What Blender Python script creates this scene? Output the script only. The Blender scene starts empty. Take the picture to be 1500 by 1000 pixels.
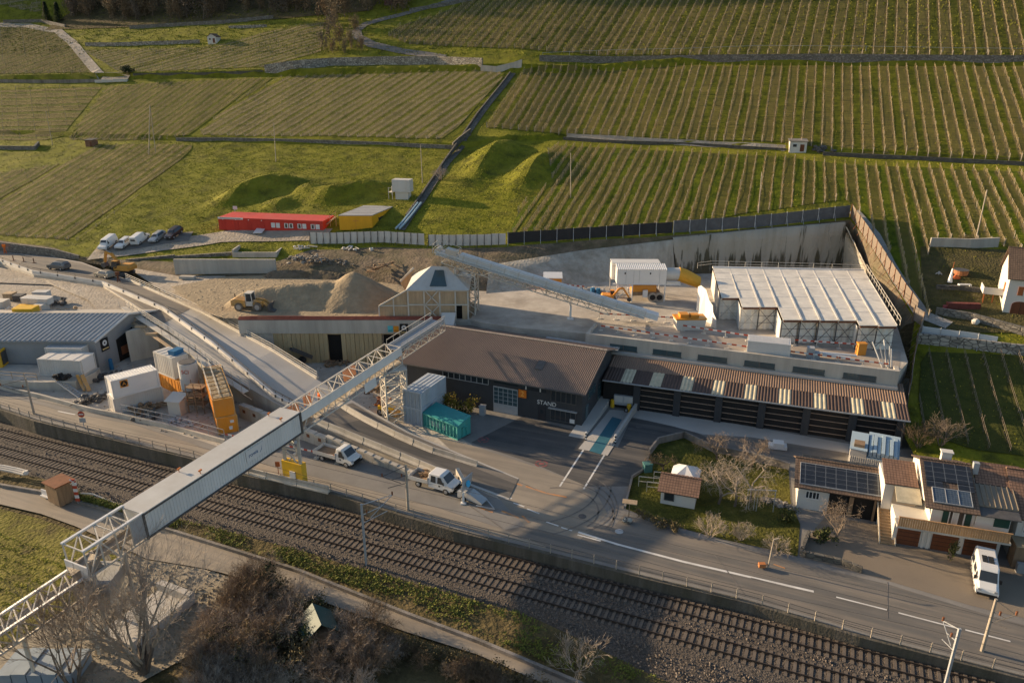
import bpy,math,random
import numpy as np
from mathutils import Vector,Matrix
from mathutils.geometry import delaunay_2d_cdt
rng=random.Random(11)
S=bpy.context.scene
COL=S.collection
R=math.radians
FPX,TH,H=1100.0,R(20.5),44.0
CT,ST=math.cos(TH),math.sin(TH)
cam=bpy.data.cameras.new('camera');camo=bpy.data.objects.new('camera',cam);COL.objects.link(camo)
camo.location=(0,0,H);camo.rotation_euler=(R(90)-TH,0,0)
cam.sensor_width=36;cam.lens=FPX/1500*36;cam.clip_end=3000;cam.clip_start=1
S.camera=camo
def ray(px,py):
 ox,oy=px-750,500-py
 return Vector((ox,FPX*CT+oy*ST,-FPX*ST+oy*CT))
def P(px,py,z=0.0):
 d=ray(px,py);t=(z-H)/d.z
 return Vector((d.x*t,d.y*t,z))
def Py(px,py,y):
 d=ray(px,py);t=y/d.y
 return Vector((d.x*t,y,H+d.z*t))
UX,UY=.325,.9457
def uv(x,y):return UX*x+UY*y,UY*x-UX*y
def xy(u,v):return UX*u+UY*v,UY*u-UX*v
def u1f(v):return np.interp(v,[-400,-161,-76,-51,48,200],[172,175,177,186,180,176])
def u2f(v):return np.interp(v,[-400,-260,-152,-60,-27,53,200],[203,205,211.5,217,223,221,219])
BUMPS=[]
DITCH=[]
def zbase(u,v):
 a,b=u1f(v),u2f(v)
 zl=-22.5+.26*u
 za=-22.5+.26*a
 st=np.clip((u-a)/.5,0,1)
 z2=za+1.1*st+.43*np.maximum(u-a-.5,0)
 zb_=za+1.1+.43*(b-a-.5)
 st2=np.clip((u-b)/.5,0,1)
 z3=zb_+2.0*st2+.45*np.maximum(u-b-4.5,0)
 return np.where(u<a,zl,np.where(u<b,z2,z3))
def hz(x,y,bumps=True):
 x=np.asarray(x,float);y=np.asarray(y,float)
 u,v=uv(x,y)
 z=zbase(u,v)
 if bumps:
  for(bu,bv,amp,ru,rv)in BUMPS:
   z=z+amp*np.exp(-((u-bu)/ru)**2-((v-bv)/rv)**2)
  z=z+.12*np.sin(u*.31+v*.17)*np.sin(v*.23-u*.11)
 return z
def HP(px,py,off=0.0,bumps=True):
 d=ray(px,py)
 f=lambda t:H+d.z*t-float(hz(d.x*t,d.y*t,bumps))
 t0=.04;t1=t0
 while t1<.7 and f(t1)>0:
  t0=t1;t1+=.002
 for _ in range(24):
  m=(t0+t1)/2
  if f(m)>0:t0=m
  else:t1=m
 x,y=d.x*t1,d.y*t1
 return Vector((x,y,float(hz(x,y,bumps))+off))
def bump(px,py,amp,ru,rv):
 p=HP(px,py,0,False);u,v=uv(p.x,p.y);BUMPS.append((u,v,amp,ru,rv))
bump(712,240,2.3,9,3.6);bump(735,222,1.6,6,4)
bump(785,248,2.6,8,3.4);bump(770,262,.8,6,3)
for px,py,a in[(330,297,1.2),(350,287,1.8),(375,279,2.1),(400,274,2.0),(425,272,1.8),(452,283,2.1),(478,290,2.0),(505,285,1.6),(530,278,1.8),(555,280,1.4)]:
 bump(px,py,a,3.2,3.4)
bump(408,300,1.4,3,3);BUMPS.append((330,-362,115,50,46))  # last bump: unseen spur off the left edge, added to shade the top slope
class MB:
 def __init__(s):s.v=[];s.f=[];s.m=[];s.uv=None
 def add(s,vs,fs,mi=0):
  n=len(s.v);s.v.extend([tuple(v)for v in vs])
  for f in fs:s.f.append(tuple(i+n for i in f));s.m.append(mi)
 def box(s,x0,y0,z0,x1,y1,z1,mi=0):
  vs=[(x0,y0,z0),(x1,y0,z0),(x1,y1,z0),(x0,y1,z0),(x0,y0,z1),(x1,y0,z1),(x1,y1,z1),(x0,y1,z1)]
  s.add(vs,[(0,3,2,1),(4,5,6,7),(0,1,5,4),(1,2,6,5),(2,3,7,6),(3,0,4,7)],mi);return s
 def poly(s,pts,mi=0):s.add(pts,[tuple(range(len(pts)))],mi);return s
 def extr(s,pts,vec,mi=0):
  n=len(pts);vec=Vector(vec);a=[Vector(p)for p in pts];b=[p+vec for p in a]
  s.add(a+b,[tuple(range(n))[::-1],tuple(range(n,2*n))]+[(i,(i+1)%n,n+(i+1)%n,n+i)for i in range(n)],mi);return s
 def prism(s,pts,z0,z1,mi=0):return s.extr([(p[0],p[1],z0)for p in pts],(0,0,z1-z0),mi)
 def beam(s,p,q,w,h=None,mi=0,up=(0,0,1)):
  p,q=Vector(p),Vector(q);h=h or w;d=(q-p)
  if d.length<1e-6:return s
  d.normalize();up=Vector(up)
  if abs(d.dot(up))>.98:up=Vector((0,1,0))
  a=d.cross(up).normalized()*(w/2);b=a.cross(d).normalized()*(h/2)
  vs=[c+o for c in(p,q)for o in(-a-b,a-b,a+b,-a+b)]
  s.add(vs,[(0,1,2,3),(7,6,5,4),(0,4,5,1),(1,5,6,2),(2,6,7,3),(3,7,4,0)],mi);return s
 def tube(s,p,q,r0,r1=None,n=6,mi=0,cap=True):
  p,q=Vector(p),Vector(q);r1=r0 if r1 is None else r1;d=(q-p)
  if d.length<1e-6:return s
  d.normalize();up=Vector((0,0,1))if abs(d.z)<.95 else Vector((1,0,0))
  a=d.cross(up).normalized();b=d.cross(a)
  vs=[]
  for c,r in((p,r0),(q,r1)):
   for i in range(n):
    t=2*math.pi*i/n;vs.append(c+a*(math.cos(t)*r)+b*(math.sin(t)*r))
  fs=[(i,n+i,n+(i+1)%n,(i+1)%n)for i in range(n)]
  if cap:fs+=[tuple(range(n)),tuple(range(2*n-1,n-1,-1))]
  s.add(vs,fs,mi);return s
 def path(s,pts,r,n=6,mi=0):
  for a,b in zip(pts,pts[1:]):s.tube(a,b,r,r,n,mi)
  return s
 def loft(s,rings,cap=True,mi=0):
  n=len(rings[0]);vs=[p for r in rings for p in r];fs=[]
  for k in range(len(rings)-1):
   for i in range(n):fs.append((k*n+i,k*n+(i+1)%n,(k+1)*n+(i+1)%n,(k+1)*n+i))
  if cap:fs+=[tuple(range(n))[::-1],tuple(range((len(rings)-1)*n,len(rings)*n))]
  s.add(vs,fs,mi);return s
 def blob(s,c,rx,ry,rz,n=8,k=5,jit=.15,mi=0,rnd=rng):
  rings=[]
  for j in range(1,k):
   ph=math.pi*j/k;ring=[]
   for i in range(n):
    t=2*math.pi*i/n;q=1+rnd.uniform(-jit,jit)
    ring.append((c[0]+rx*q*math.sin(ph)*math.cos(t),c[1]+ry*q*math.sin(ph)*math.sin(t),c[2]-rz*q*math.cos(ph)))
   rings.append(ring)
  return s.loft(rings,True,mi)
 def corr(s,o,eu,ev,n,amp,up=(0,0,1),mi=0,flat=.5):
  0
  o,eu,ev=Vector(o),Vector(eu),Vector(ev);nrm=eu.cross(ev).normalized()
  if nrm.dot(Vector(up))<0:nrm=-nrm
  prof=[]
  for i in range(n):
   for a,h in((0,0),(.5*flat,0),(.5,1),(.5+.5*flat,1)):prof.append(((i+a)/n,h))
  prof.append((1,0));vs=[]
  for a,h in prof:
   b=o+eu*a+nrm*(h*amp);vs+=[b,b+ev]
  s.add(vs,[(2*i,2*i+2,2*i+3,2*i+1)for i in range(len(prof)-1)],mi);return s
 def build(s,name,mat,parent=None,smooth=False,off=None):
  me=bpy.data.meshes.new(name)
  v=s.v
  if off is not None:v=[(a[0]-off[0],a[1]-off[1],a[2]-off[2])for a in v]
  me.from_pydata(v,[],s.f)
  mats=mat if isinstance(mat,(list,tuple))else[mat]
  for m in mats:me.materials.append(m)
  if any(s.m):me.polygons.foreach_set('material_index',s.m)
  if smooth:me.polygons.foreach_set('use_smooth',[True]*len(me.polygons))
  if s.uv is not None:
   l=me.uv_layers.new(name='row');li=np.empty(len(me.loops),int);me.loops.foreach_get('vertex_index',li)
   l.data.foreach_set('uv',np.asarray(s.uv,float)[li].ravel())
  me.update()
  o=bpy.data.objects.new(name,me);COL.objects.link(o)
  if parent is not None:o.parent=parent
  return o
def tag(o,label,cat=None,group=None,kind=None):
 if label:o['label']=label
 if cat:o['category']=cat
 if group:o['group']=group
 if kind:o['kind']=kind
 return o
def struct(name,mb,mat,kind='structure',smooth=False):
 o=mb.build(name,mat,smooth=smooth);o['kind']=kind;return o
def single(name,label,cat,mb,mat,loc=(0,0,0),rz=0,group=None,smooth=False):
 o=mb.build(name,mat,smooth=smooth);o.location=loc;o.rotation_euler=(0,0,rz);return tag(o,label,cat,group)
def wsingle(name,label,cat,mb,mat,group=None,smooth=False):
 0
 a=np.array(mb.v);c=((a[:,0].min()+a[:,0].max())/2,(a[:,1].min()+a[:,1].max())/2,a[:,2].min())
 o=mb.build(name,mat,smooth=smooth,off=c);o.location=c;return tag(o,label,cat,group)
def thing(name,label,cat,loc=(0,0,0),rz=0,group=None):
 o=bpy.data.objects.new(name,None);COL.objects.link(o);o.empty_display_size=.3
 o.location=loc;o.rotation_euler=(0,0,rz);return tag(o,label,cat,group)
def dup(root,loc=None,rz=None,label=None,group=None,scale=None):
 r=root.copy();COL.objects.link(r)
 if loc is not None:r.location=loc
 if rz is not None:r.rotation_euler=(0,0,rz)
 if scale is not None:r.scale=(scale,)*3 if not hasattr(scale,'__len__')else scale
 if label:r['label']=label
 if group:r['group']=group
 for ch in list(root.children):
  c=ch.copy();COL.objects.link(c);c.parent=r
  for g in ch.children:
   d=g.copy();COL.objects.link(d);d.parent=c
 return r
def frame(A,B):
 0
 A,B=Vector(A),Vector(B);d=B-A
 return A,math.atan2(d.y,d.x),math.hypot(d.x,d.y)
def text(body,size,mat,parent,loc,rot,name='lettering',ext=.015,ax='CENTER'):
 cu=bpy.data.curves.new(name,'FONT');cu.body=body;cu.size=size;cu.extrude=ext;cu.align_x=ax;cu.align_y='CENTER'
 cu.materials.append(mat);o=bpy.data.objects.new(name,cu);COL.objects.link(o)
 dg=bpy.context.evaluated_depsgraph_get();me=bpy.data.meshes.new_from_object(o.evaluated_get(dg));bpy.data.objects.remove(o);me.name=name
 o=bpy.data.objects.new(name,me);COL.objects.link(o)
 if not me.materials:me.materials.append(mat)
 o.parent=parent;o.location=loc;o.rotation_euler=rot;return o
def M(name,col,rough=.85,var=.18,sc=1.5,bump=0.0,bsc=12,metal=0,dirt=None,damt=.5,dsc=.25,streak=False,spec=.3,road=False):
 m=bpy.data.materials.new(name);m.use_nodes=True;nt=m.node_tree;N=nt.nodes;L=nt.links
 bs=N['Principled BSDF'];bs.inputs['Roughness'].default_value=rough;bs.inputs['Metallic'].default_value=metal
 bs.inputs['Specular IOR Level'].default_value=spec
 g=N.new('ShaderNodeNewGeometry')
 src=g.outputs['Position']
 if streak:
  mp=N.new('ShaderNodeMapping');mp.inputs['Scale'].default_value=(1,1,.12);L.new(src,mp.inputs[0]);src2=mp.outputs[0]
 else:src2=src
 n1=N.new('ShaderNodeTexNoise');n1.inputs['Scale'].default_value=sc;n1.inputs['Detail'].default_value=6;n1.inputs['Roughness'].default_value=.65;L.new(src2,n1.inputs['Vector'])
 r=N.new('ShaderNodeValToRGB');r.color_ramp.elements[0].position=.3;r.color_ramp.elements[1].position=.7
 r.color_ramp.elements[0].color=[c*(1-var)for c in col]+[1];r.color_ramp.elements[1].color=[min(1,c*(1+var))for c in col]+[1]
 L.new(n1.outputs['Fac'],r.inputs[0]);out=r.outputs[0]
 if dirt:
  n2=N.new('ShaderNodeTexNoise');n2.inputs['Scale'].default_value=dsc;n2.inputs['Detail'].default_value=8;n2.inputs['Roughness'].default_value=.7;L.new(src2,n2.inputs['Vector'])
  if road:
   ma,mb_=N.new('ShaderNodeMapping'),N.new('ShaderNodeMapping');ma.inputs['Rotation'].default_value=(0,0,R(22.8));mb_.inputs['Scale'].default_value=(.1,1.7,1);L.new(src,ma.inputs[0]);L.new(ma.outputs[0],mb_.inputs[0]);L.new(mb_.outputs[0],n2.inputs['Vector'])
  r2=N.new('ShaderNodeValToRGB');r2.color_ramp.elements[0].position=.42;r2.color_ramp.elements[1].position=.68
  r2.color_ramp.elements[0].color=(0,0,0,1);r2.color_ramp.elements[1].color=(damt,)*3+(1,);L.new(n2.outputs['Fac'],r2.inputs[0])
  mx=N.new('ShaderNodeMixRGB');mx.inputs[2].default_value=list(dirt)+[1];L.new(r2.outputs[0],mx.inputs[0]);L.new(out,mx.inputs[1]);out=mx.outputs[0]
 L.new(out,bs.inputs['Base Color'])
 if bump:
  n3=N.new('ShaderNodeTexNoise');n3.inputs['Scale'].default_value=bsc;n3.inputs['Detail'].default_value=4;L.new(src,n3.inputs['Vector'])
  b=N.new('ShaderNodeBump');b.inputs['Strength'].default_value=min(1,bump);b.inputs['Distance'].default_value=max(.1,bump*.2);L.new(n3.outputs['Fac'],b.inputs['Height']);L.new(b.outputs[0],bs.inputs['Normal'])
 return m
def grassmat(name,cols,sc=.5,bump=.8,bsc=3.0):
 0
 m=bpy.data.materials.new(name);m.use_nodes=True;nt=m.node_tree;N=nt.nodes;L=nt.links
 bs=N['Principled BSDF'];bs.inputs['Roughness'].default_value=.95;bs.inputs['Specular IOR Level'].default_value=.095
 g=N.new('ShaderNodeNewGeometry')
 n1=N.new('ShaderNodeTexNoise');n1.inputs['Scale'].default_value=sc;n1.inputs['Detail'].default_value=9;n1.inputs['Roughness'].default_value=.72;L.new(g.outputs['Position'],n1.inputs['Vector'])
 r=N.new('ShaderNodeValToRGB');e=r.color_ramp.elements;e[0].position=.34;e[0].color=list(cols[0])+[1];e[1].position=.54;e[1].color=list(cols[1])+[1]
 x=e.new(.72);x.color=list(cols[2])+[1];L.new(n1.outputs['Fac'],r.inputs[0])
 n2=N.new('ShaderNodeTexNoise');n2.inputs['Scale'].default_value=.09;n2.inputs['Detail'].default_value=5;L.new(g.outputs['Position'],n2.inputs['Vector'])
 r2=N.new('ShaderNodeValToRGB');r2.color_ramp.elements[0].position=.4;r2.color_ramp.elements[1].position=.75;r2.color_ramp.elements[1].color=(.6,.6,.6,1);L.new(n2.outputs['Fac'],r2.inputs[0])
 mx=N.new('ShaderNodeMixRGB');L.new(r2.outputs[0],mx.inputs[0]);L.new(r.outputs[0],mx.inputs[1]);mx.inputs[2].default_value=list(cols[2])+[1]
 L.new(mx.outputs[0],bs.inputs['Base Color'])
 n3=N.new('ShaderNodeTexNoise');n3.inputs['Scale'].default_value=bsc;n3.inputs['Detail'].default_value=6;L.new(g.outputs['Position'],n3.inputs['Vector'])
 b=N.new('ShaderNodeBump');b.inputs['Strength'].default_value=bump;b.inputs['Distance'].default_value=.35;L.new(n3.outputs['Fac'],b.inputs['Height']);L.new(b.outputs[0],bs.inputs['Normal'])
 return m
def stripemat(name,g1,g2,soil,dry,w=.2,alt=.6,bsc=3.0):
 0
 m=bpy.data.materials.new(name);m.use_nodes=True;nt=m.node_tree;N=nt.nodes;L=nt.links
 bs=N['Principled BSDF'];bs.inputs['Roughness'].default_value=.95;bs.inputs['Specular IOR Level'].default_value=.095
 def math_(op,a,b=None):
  n=N.new('ShaderNodeMath');n.operation=op
  for i,q in enumerate((a,b)):
   if q is None:continue
   if isinstance(q,(int,float)):n.inputs[i].default_value=q
   else:L.new(q,n.inputs[i])
  return n.outputs[0]
 g=N.new('ShaderNodeNewGeometry');uvn=N.new('ShaderNodeUVMap');uvn.uv_map='row'
 sp=N.new('ShaderNodeSeparateXYZ');L.new(uvn.outputs[0],sp.inputs[0])
 def noise(s,d=6,ro=.7):
  n=N.new('ShaderNodeTexNoise');n.inputs['Scale'].default_value=s;n.inputs['Detail'].default_value=d;n.inputs['Roughness'].default_value=ro;L.new(g.outputs['Position'],n.inputs['Vector']);return n.outputs['Fac']
 nf=noise(1.1);nb=noise(.12,4);nm=noise(.5,7)
 uj=math_('ADD',sp.outputs[0],math_('MULTIPLY',math_('SUBTRACT',nf,.5),.5))
 fr=math_('FRACT',uj);d=math_('ABSOLUTE',math_('SUBTRACT',fr,.5))
 soilf=N.new('ShaderNodeMapRange');soilf.inputs[1].default_value=.5-w-.08;soilf.inputs[2].default_value=.5-w+.08;L.new(d,soilf.inputs[0])
 par=math_('LESS_THAN',math_('FRACT',math_('MULTIPLY',sp.outputs[0],.5)),.5)
 rp=N.new('ShaderNodeValToRGB');rp.color_ramp.elements[0].position=.35;rp.color_ramp.elements[1].position=.65
 rp.color_ramp.elements[0].color=list(g1)+[1];rp.color_ramp.elements[1].color=list(g2)+[1];L.new(nm,rp.inputs[0])
 m1=N.new('ShaderNodeMixRGB');m1.inputs[2].default_value=list(dry)+[1];L.new(rp.outputs[0],m1.inputs[1])
 L.new(math_('MULTIPLY',par,math_('MULTIPLY',alt,math_('ADD',.3,nb))),m1.inputs[0])
 rs=N.new('ShaderNodeValToRGB');rs.color_ramp.elements[0].position=.35;rs.color_ramp.elements[1].position=.65
 rs.color_ramp.elements[0].color=[c*.6 for c in soil]+[1];rs.color_ramp.elements[1].color=[c*1.25 for c in soil]+[1];L.new(nf,rs.inputs[0])
 m2=N.new('ShaderNodeMixRGB');L.new(m1.outputs[0],m2.inputs[1]);L.new(rs.outputs[0],m2.inputs[2]);L.new(math_('MULTIPLY',soilf.outputs[0],.85),m2.inputs[0])
 L.new(m2.outputs[0],bs.inputs['Base Color'])
 n3=noise(bsc,5);b=N.new('ShaderNodeBump');b.inputs['Strength'].default_value=.8;b.inputs['Distance'].default_value=.3;L.new(n3,b.inputs['Height']);L.new(b.outputs[0],bs.inputs['Normal'])
 return m
def stonemat(name,c1,c2,sc=1.6,mortar=(.1,.09,.08)):
 m=bpy.data.materials.new(name);m.use_nodes=True;nt=m.node_tree;N=nt.nodes;L=nt.links
 bs=N['Principled BSDF'];bs.inputs['Roughness'].default_value=.95
 g=N.new('ShaderNodeNewGeometry');mp=N.new('ShaderNodeMapping');mp.inputs['Scale'].default_value=(1,1,1.7);L.new(g.outputs['Position'],mp.inputs[0])
 v=N.new('ShaderNodeTexVoronoi');v.inputs['Scale'].default_value=sc;L.new(mp.outputs[0],v.inputs['Vector'])
 v2=N.new('ShaderNodeTexVoronoi');v2.feature='DISTANCE_TO_EDGE';v2.inputs['Scale'].default_value=sc;L.new(mp.outputs[0],v2.inputs['Vector'])
 hs=N.new('ShaderNodeSeparateColor');L.new(v.outputs['Color'],hs.inputs[0])
 mx=N.new('ShaderNodeMixRGB');mx.inputs[1].default_value=list(c1)+[1];mx.inputs[2].default_value=list(c2)+[1];L.new(hs.outputs[0],mx.inputs[0])
 r=N.new('ShaderNodeMapRange');r.inputs[1].default_value=.02;r.inputs[2].default_value=.09;L.new(v2.outputs['Distance'],r.inputs[0])
 m2=N.new('ShaderNodeMixRGB');m2.inputs[1].default_value=list(mortar)+[1];L.new(r.outputs[0],m2.inputs[0]);L.new(mx.outputs[0],m2.inputs[2]);L.new(m2.outputs[0],bs.inputs['Base Color'])
 b=N.new('ShaderNodeBump');b.inputs['Strength'].default_value=.8;b.inputs['Distance'].default_value=.15;L.new(r.outputs[0],b.inputs['Height']);L.new(b.outputs[0],bs.inputs['Normal'])
 return m
def tilemat(name,c1,c2,sx=3.5,sy=3.0,bumpd=.06):
 0
 m=bpy.data.materials.new(name);m.use_nodes=True;nt=m.node_tree;N=nt.nodes;L=nt.links
 bs=N['Principled BSDF'];bs.inputs['Roughness'].default_value=.85
 t=N.new('ShaderNodeTexCoord');mp=N.new('ShaderNodeMapping');mp.inputs['Scale'].default_value=(sx,sy,0);L.new(t.outputs['Object'],mp.inputs[0])
 b=N.new('ShaderNodeTexBrick');b.offset=0;b.inputs['Scale'].default_value=1;b.inputs['Brick Width'].default_value=1;b.inputs['Row Height'].default_value=1;b.inputs['Mortar Size'].default_value=.09
 b.inputs['Color1'].default_value=list(c1)+[1];b.inputs['Color2'].default_value=list(c2)+[1];b.inputs['Mortar'].default_value=[c*.35 for c in c1]+[1]
 L.new(mp.outputs[0],b.inputs['Vector'])
 g=N.new('ShaderNodeNewGeometry');n=N.new('ShaderNodeTexNoise');n.inputs['Scale'].default_value=.8;n.inputs['Detail'].default_value=6;L.new(g.outputs['Position'],n.inputs['Vector'])
 mr=N.new('ShaderNodeMapRange');mr.inputs[3].default_value=.65;mr.inputs[4].default_value=1.35;L.new(n.outputs['Fac'],mr.inputs[0])
 mx=N.new('ShaderNodeMixRGB');mx.blend_type='MULTIPLY';mx.inputs[0].default_value=1;L.new(b.outputs['Color'],mx.inputs[1]);L.new(mr.outputs[0],mx.inputs[2]);L.new(mx.outputs[0],bs.inputs['Base Color'])
 bb=N.new('ShaderNodeBump');bb.inputs['Strength'].default_value=.7;bb.inputs['Distance'].default_value=bumpd;bb.invert=True;L.new(b.outputs['Fac'],bb.inputs['Height']);L.new(bb.outputs[0],bs.inputs['Normal'])
 return m
def panelmat(name,col,line,nx,ny,msize=.03,rough=.35):
 m=bpy.data.materials.new(name);m.use_nodes=True;nt=m.node_tree;N=nt.nodes;L=nt.links
 bs=N['Principled BSDF'];bs.inputs['Roughness'].default_value=rough
 t=N.new('ShaderNodeTexCoord');mp=N.new('ShaderNodeMapping');mp.inputs['Scale'].default_value=(nx,ny,0);L.new(t.outputs['Object'],mp.inputs[0])
 b=N.new('ShaderNodeTexBrick');b.offset=0;b.inputs['Scale'].default_value=1;b.inputs['Brick Width'].default_value=1;b.inputs['Row Height'].default_value=1;b.inputs['Mortar Size'].default_value=msize
 b.inputs['Color1'].default_value=list(col)+[1];b.inputs['Color2'].default_value=[c*.75 for c in col]+[1];b.inputs['Mortar'].default_value=list(line)+[1]
 L.new(mp.outputs[0],b.inputs['Vector']);L.new(b.outputs['Color'],bs.inputs['Base Color']);return m
K={}
K['concrete']=M('concrete',(.42,.39,.34),.9,.14,.8,.25,9,dirt=(.22,.2,.17),damt=.5,streak=True)
K['concrete_deck']=M('concrete_deck',(.40,.385,.36),.9,.1,.5,.15,9,dirt=(.25,.23,.2),damt=.5)
K['concrete_dark']=M('concrete_dark',(.22,.2,.18),.9,.25,.7,.3,8,dirt=(.07,.065,.05),damt=.8,dsc=.4,streak=True)
K['pale_floor']=M('pale_floor',(.42,.38,.325),.95,.15,.5,.5,4,dirt=(.23,.2,.165),damt=.75,dsc=.22)
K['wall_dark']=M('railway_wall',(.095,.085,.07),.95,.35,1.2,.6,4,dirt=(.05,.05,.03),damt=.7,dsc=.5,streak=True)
K['dust']=M('dust',(.31,.275,.23),.95,.22,.6,.9,2.2,dirt=(.2,.16,.11),damt=.6,dsc=.12)
K['sand']=M('sand',(.285,.225,.145),.97,.2,.6,.8,2.0,dirt=(.2,.155,.1),damt=.6,dsc=.4)
K['earth']=M('earth',(.13,.1,.068),.97,.45,.6,.9,2.0,dirt=(.05,.055,.02),damt=.7,dsc=.2)
K['asphalt']=M('asphalt',(.115,.11,.103),.9,.12,.35,.2,9,dirt=(.235,.2,.16),damt=.8,dsc=.5,road=True)
K['asphalt_dusty']=M('asphalt_dusty',(.255,.22,.175),.9,.12,.25,.2,9,dirt=(.15,.135,.115),damt=.75,dsc=.5,road=True)
K['asphalt_dark']=M('asphalt_dark',(.062,.062,.062),.85,.15,.4,.2,9,dirt=(.15,.135,.12),damt=.7,dsc=.5,road=True)
K['forecourt']=M('forecourt',(.2,.19,.175),.9,.12,.3,.2,9,dirt=(.12,.115,.11),damt=.7,dsc=.13)
K['white']=M('white_paint',(.52,.51,.485),.55,.06,1.2,dirt=(.35,.3,.24),damt=.45,dsc=.6,streak=True)
K['blue_white']=M('blue_white',(.40,.45,.50),.55,.06,1.2,dirt=(.28,.27,.25),damt=.45,dsc=.6,streak=True)
K['clean_white']=M('clean_white',(.60,.595,.58),.35,.03,1,spec=.5)
K['plaster']=M('plaster',(.56,.54,.50),.9,.05,1.2,.1,12,dirt=(.42,.38,.32),damt=.4,dsc=.6,streak=True)
K['gallery']=M('gallery_sheet',(.42,.42,.405),.6,.06,.5,dirt=(.3,.27,.23),damt=.35,dsc=.4,streak=True)
K['gal_side']=M('gallery_side',(.64,.64,.62),.5,.06,.6,dirt=(.3,.29,.27),damt=.3,streak=True)
K['steel']=M('pale_steel',(.52,.49,.43),.55,.12,2,dirt=(.3,.24,.17),damt=.5,dsc=1)
K['galv']=M('galvanised',(.36,.37,.38),.5,.1,2,metal=.2)
K['dark_steel']=M('dark_steel',(.07,.07,.072),.6,.2,2,dirt=(.15,.12,.09),damt=.4)
K['orange']=M('orange_paint',(.60,.235,.022),.5,.1,1.2,dirt=(.35,.2,.08),damt=.55,dsc=.6)
K['machine']=M('machine_yellow',(.50,.26,.06),.6,.15,2,dirt=(.36,.28,.19),damt=.8,dsc=1)
K['yellow']=M('yellow_paint',(.68,.40,.02),.5,.08,1.5,dirt=(.4,.27,.08),damt=.4,dsc=.8)
K['red']=M('red_paint',(.50,.035,.022),.5,.1,1,dirt=(.3,.06,.04),damt=.4,streak=True)
K['red_roof']=M('red_roof',(.52,.06,.045),.55,.08,1,dirt=(.35,.12,.09),damt=.4)
K['teal']=M('teal_paint',(.045,.27,.25),.5,.12,1.2,dirt=(.12,.2,.17),damt=.5,dsc=.7,streak=True)
K['blue']=M('blue_paint',(.02,.12,.25),.5,.1,1)
K['brown_roof']=M('brown_roof',(.20,.145,.115),.75,.12,.6,dirt=(.14,.105,.085),damt=.5,dsc=.3)
K['shed_roof']=M('shed_roof',(.25,.165,.115),.75,.1,.6,dirt=(.17,.12,.09),damt=.5,dsc=.3)
K['shed_front']=M('shed_front',(.085,.056,.045),.75,.12,.6)
K['translucent']=M('translucent_sheet',(.52,.45,.31),.6,.12,1.5,dirt=(.24,.22,.15),damt=.5,dsc=.8)
K['grey_roof']=M('grey_roof',(.34,.34,.335),.5,.06,.7,dirt=(.22,.2,.18),damt=.4)
K['grey_wall']=M('grey_wall',(.25,.255,.26),.6,.05,.6,dirt=(.17,.165,.155),damt=.35,streak=True)
K['anthracite']=M('anthracite',(.042,.044,.048),.75,.1,1,.1,10)
K['black']=M('black_panel',(.016,.015,.015),.7,.2,1)
K['void']=M('dark_interior',(.012,.011,.01),.9,.2,1)
K['glass']=M('window_glass',(.03,.035,.04),.08,.1,1,spec=.6)
K['glass_blue']=M('strip_glass',(.045,.075,.085),.12,.1,1,spec=.6)
K['wood']=M('weathered_wood',(.24,.16,.095),.85,.25,3,dirt=(.13,.1,.07),damt=.5,dsc=1,streak=True)
K['board']=M('new_boards',(.40,.29,.18),.8,.2,3,streak=True)
K['brown_door']=M('brown_door',(.13,.045,.02),.6,.15,3,streak=True)
K['shutter']=M('orange_shutter',(.30,.095,.03),.6,.1,3)
K['green_shutter']=M('green_shutter',(.012,.05,.04),.6,.1,3)
K['rust']=M('rust',(.17,.065,.03),.85,.25,2)
K['rail']=M('rail_steel',(.055,.043,.036),.5,.2,2,metal=.3)
K['sleeper']=M('sleeper_concrete',(.13,.108,.088),.95,.2,1.2,dirt=(.1,.075,.055),damt=.5,dsc=.3)
K['bark']=M('bark',(.12,.095,.075),.95,.3,3)
K['twig']=M('twig',(.20,.155,.115),.95,.3,1.5)
K['twig_pale']=M('twig_pale',(.31,.255,.2),.95,.25,1.5)
K['twig_red']=M('twig_red',(.15,.105,.065),.95,.3,1.5)
K['vine']=M('vine_wood',(.46,.36,.19),.95,.3,1.2)
K['post']=M('post_wood',(.31,.27,.22),.9,.2,1)
K['leafy']=M('leafy',(.06,.07,.02),.9,.4,.8)
K['leaf_yellow']=M('leaf_yellow',(.20,.15,.02),.9,.3,1)
K['leaf_dark']=M('leaf_dark',(.02,.035,.015),.9,.3,1)
K['leaf_dry']=M('leaf_dry',(.125,.10,.05),.95,.35,.8)
K['rubber']=M('rubber',(.02,.02,.02),.9,.2,2,dirt=(.15,.12,.09),damt=.4,dsc=2)
K['silver']=M('silver_paint',(.34,.34,.34),.3,.05,1,metal=.3,spec=.5)
K['car_grey']=M('car_grey',(.16,.155,.15),.3,.05,1,metal=.3,spec=.5)
K['car_dark']=M('car_dark',(.045,.035,.035),.3,.05,1,metal=.2,spec=.5)
K['line']=M('road_paint',(.62,.61,.58),.8,.1,2,dirt=(.3,.28,.25),damt=.6,dsc=1)
K['line_orange']=M('road_paint_orange',(.45,.2,.07),.8,.15,2,dirt=(.28,.22,.17),damt=.8,dsc=1)
K['line_red']=M('road_paint_red',(.20,.07,.07),.8,.15,2)
K['tarp']=M('tarp',(.52,.49,.44),.8,.06,1,dirt=(.45,.4,.33),damt=.4,dsc=.5)
K['sheet_roof']=M('scaffold_sheet',(.60,.575,.52),.7,.1,.7,dirt=(.3,.3,.29),damt=.5,dsc=.4)
K['skin']=M('skin',(.4,.25,.18),.7,.05)
K['hivis']=M('orange_workwear',(.75,.16,.02),.8,.08)
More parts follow.
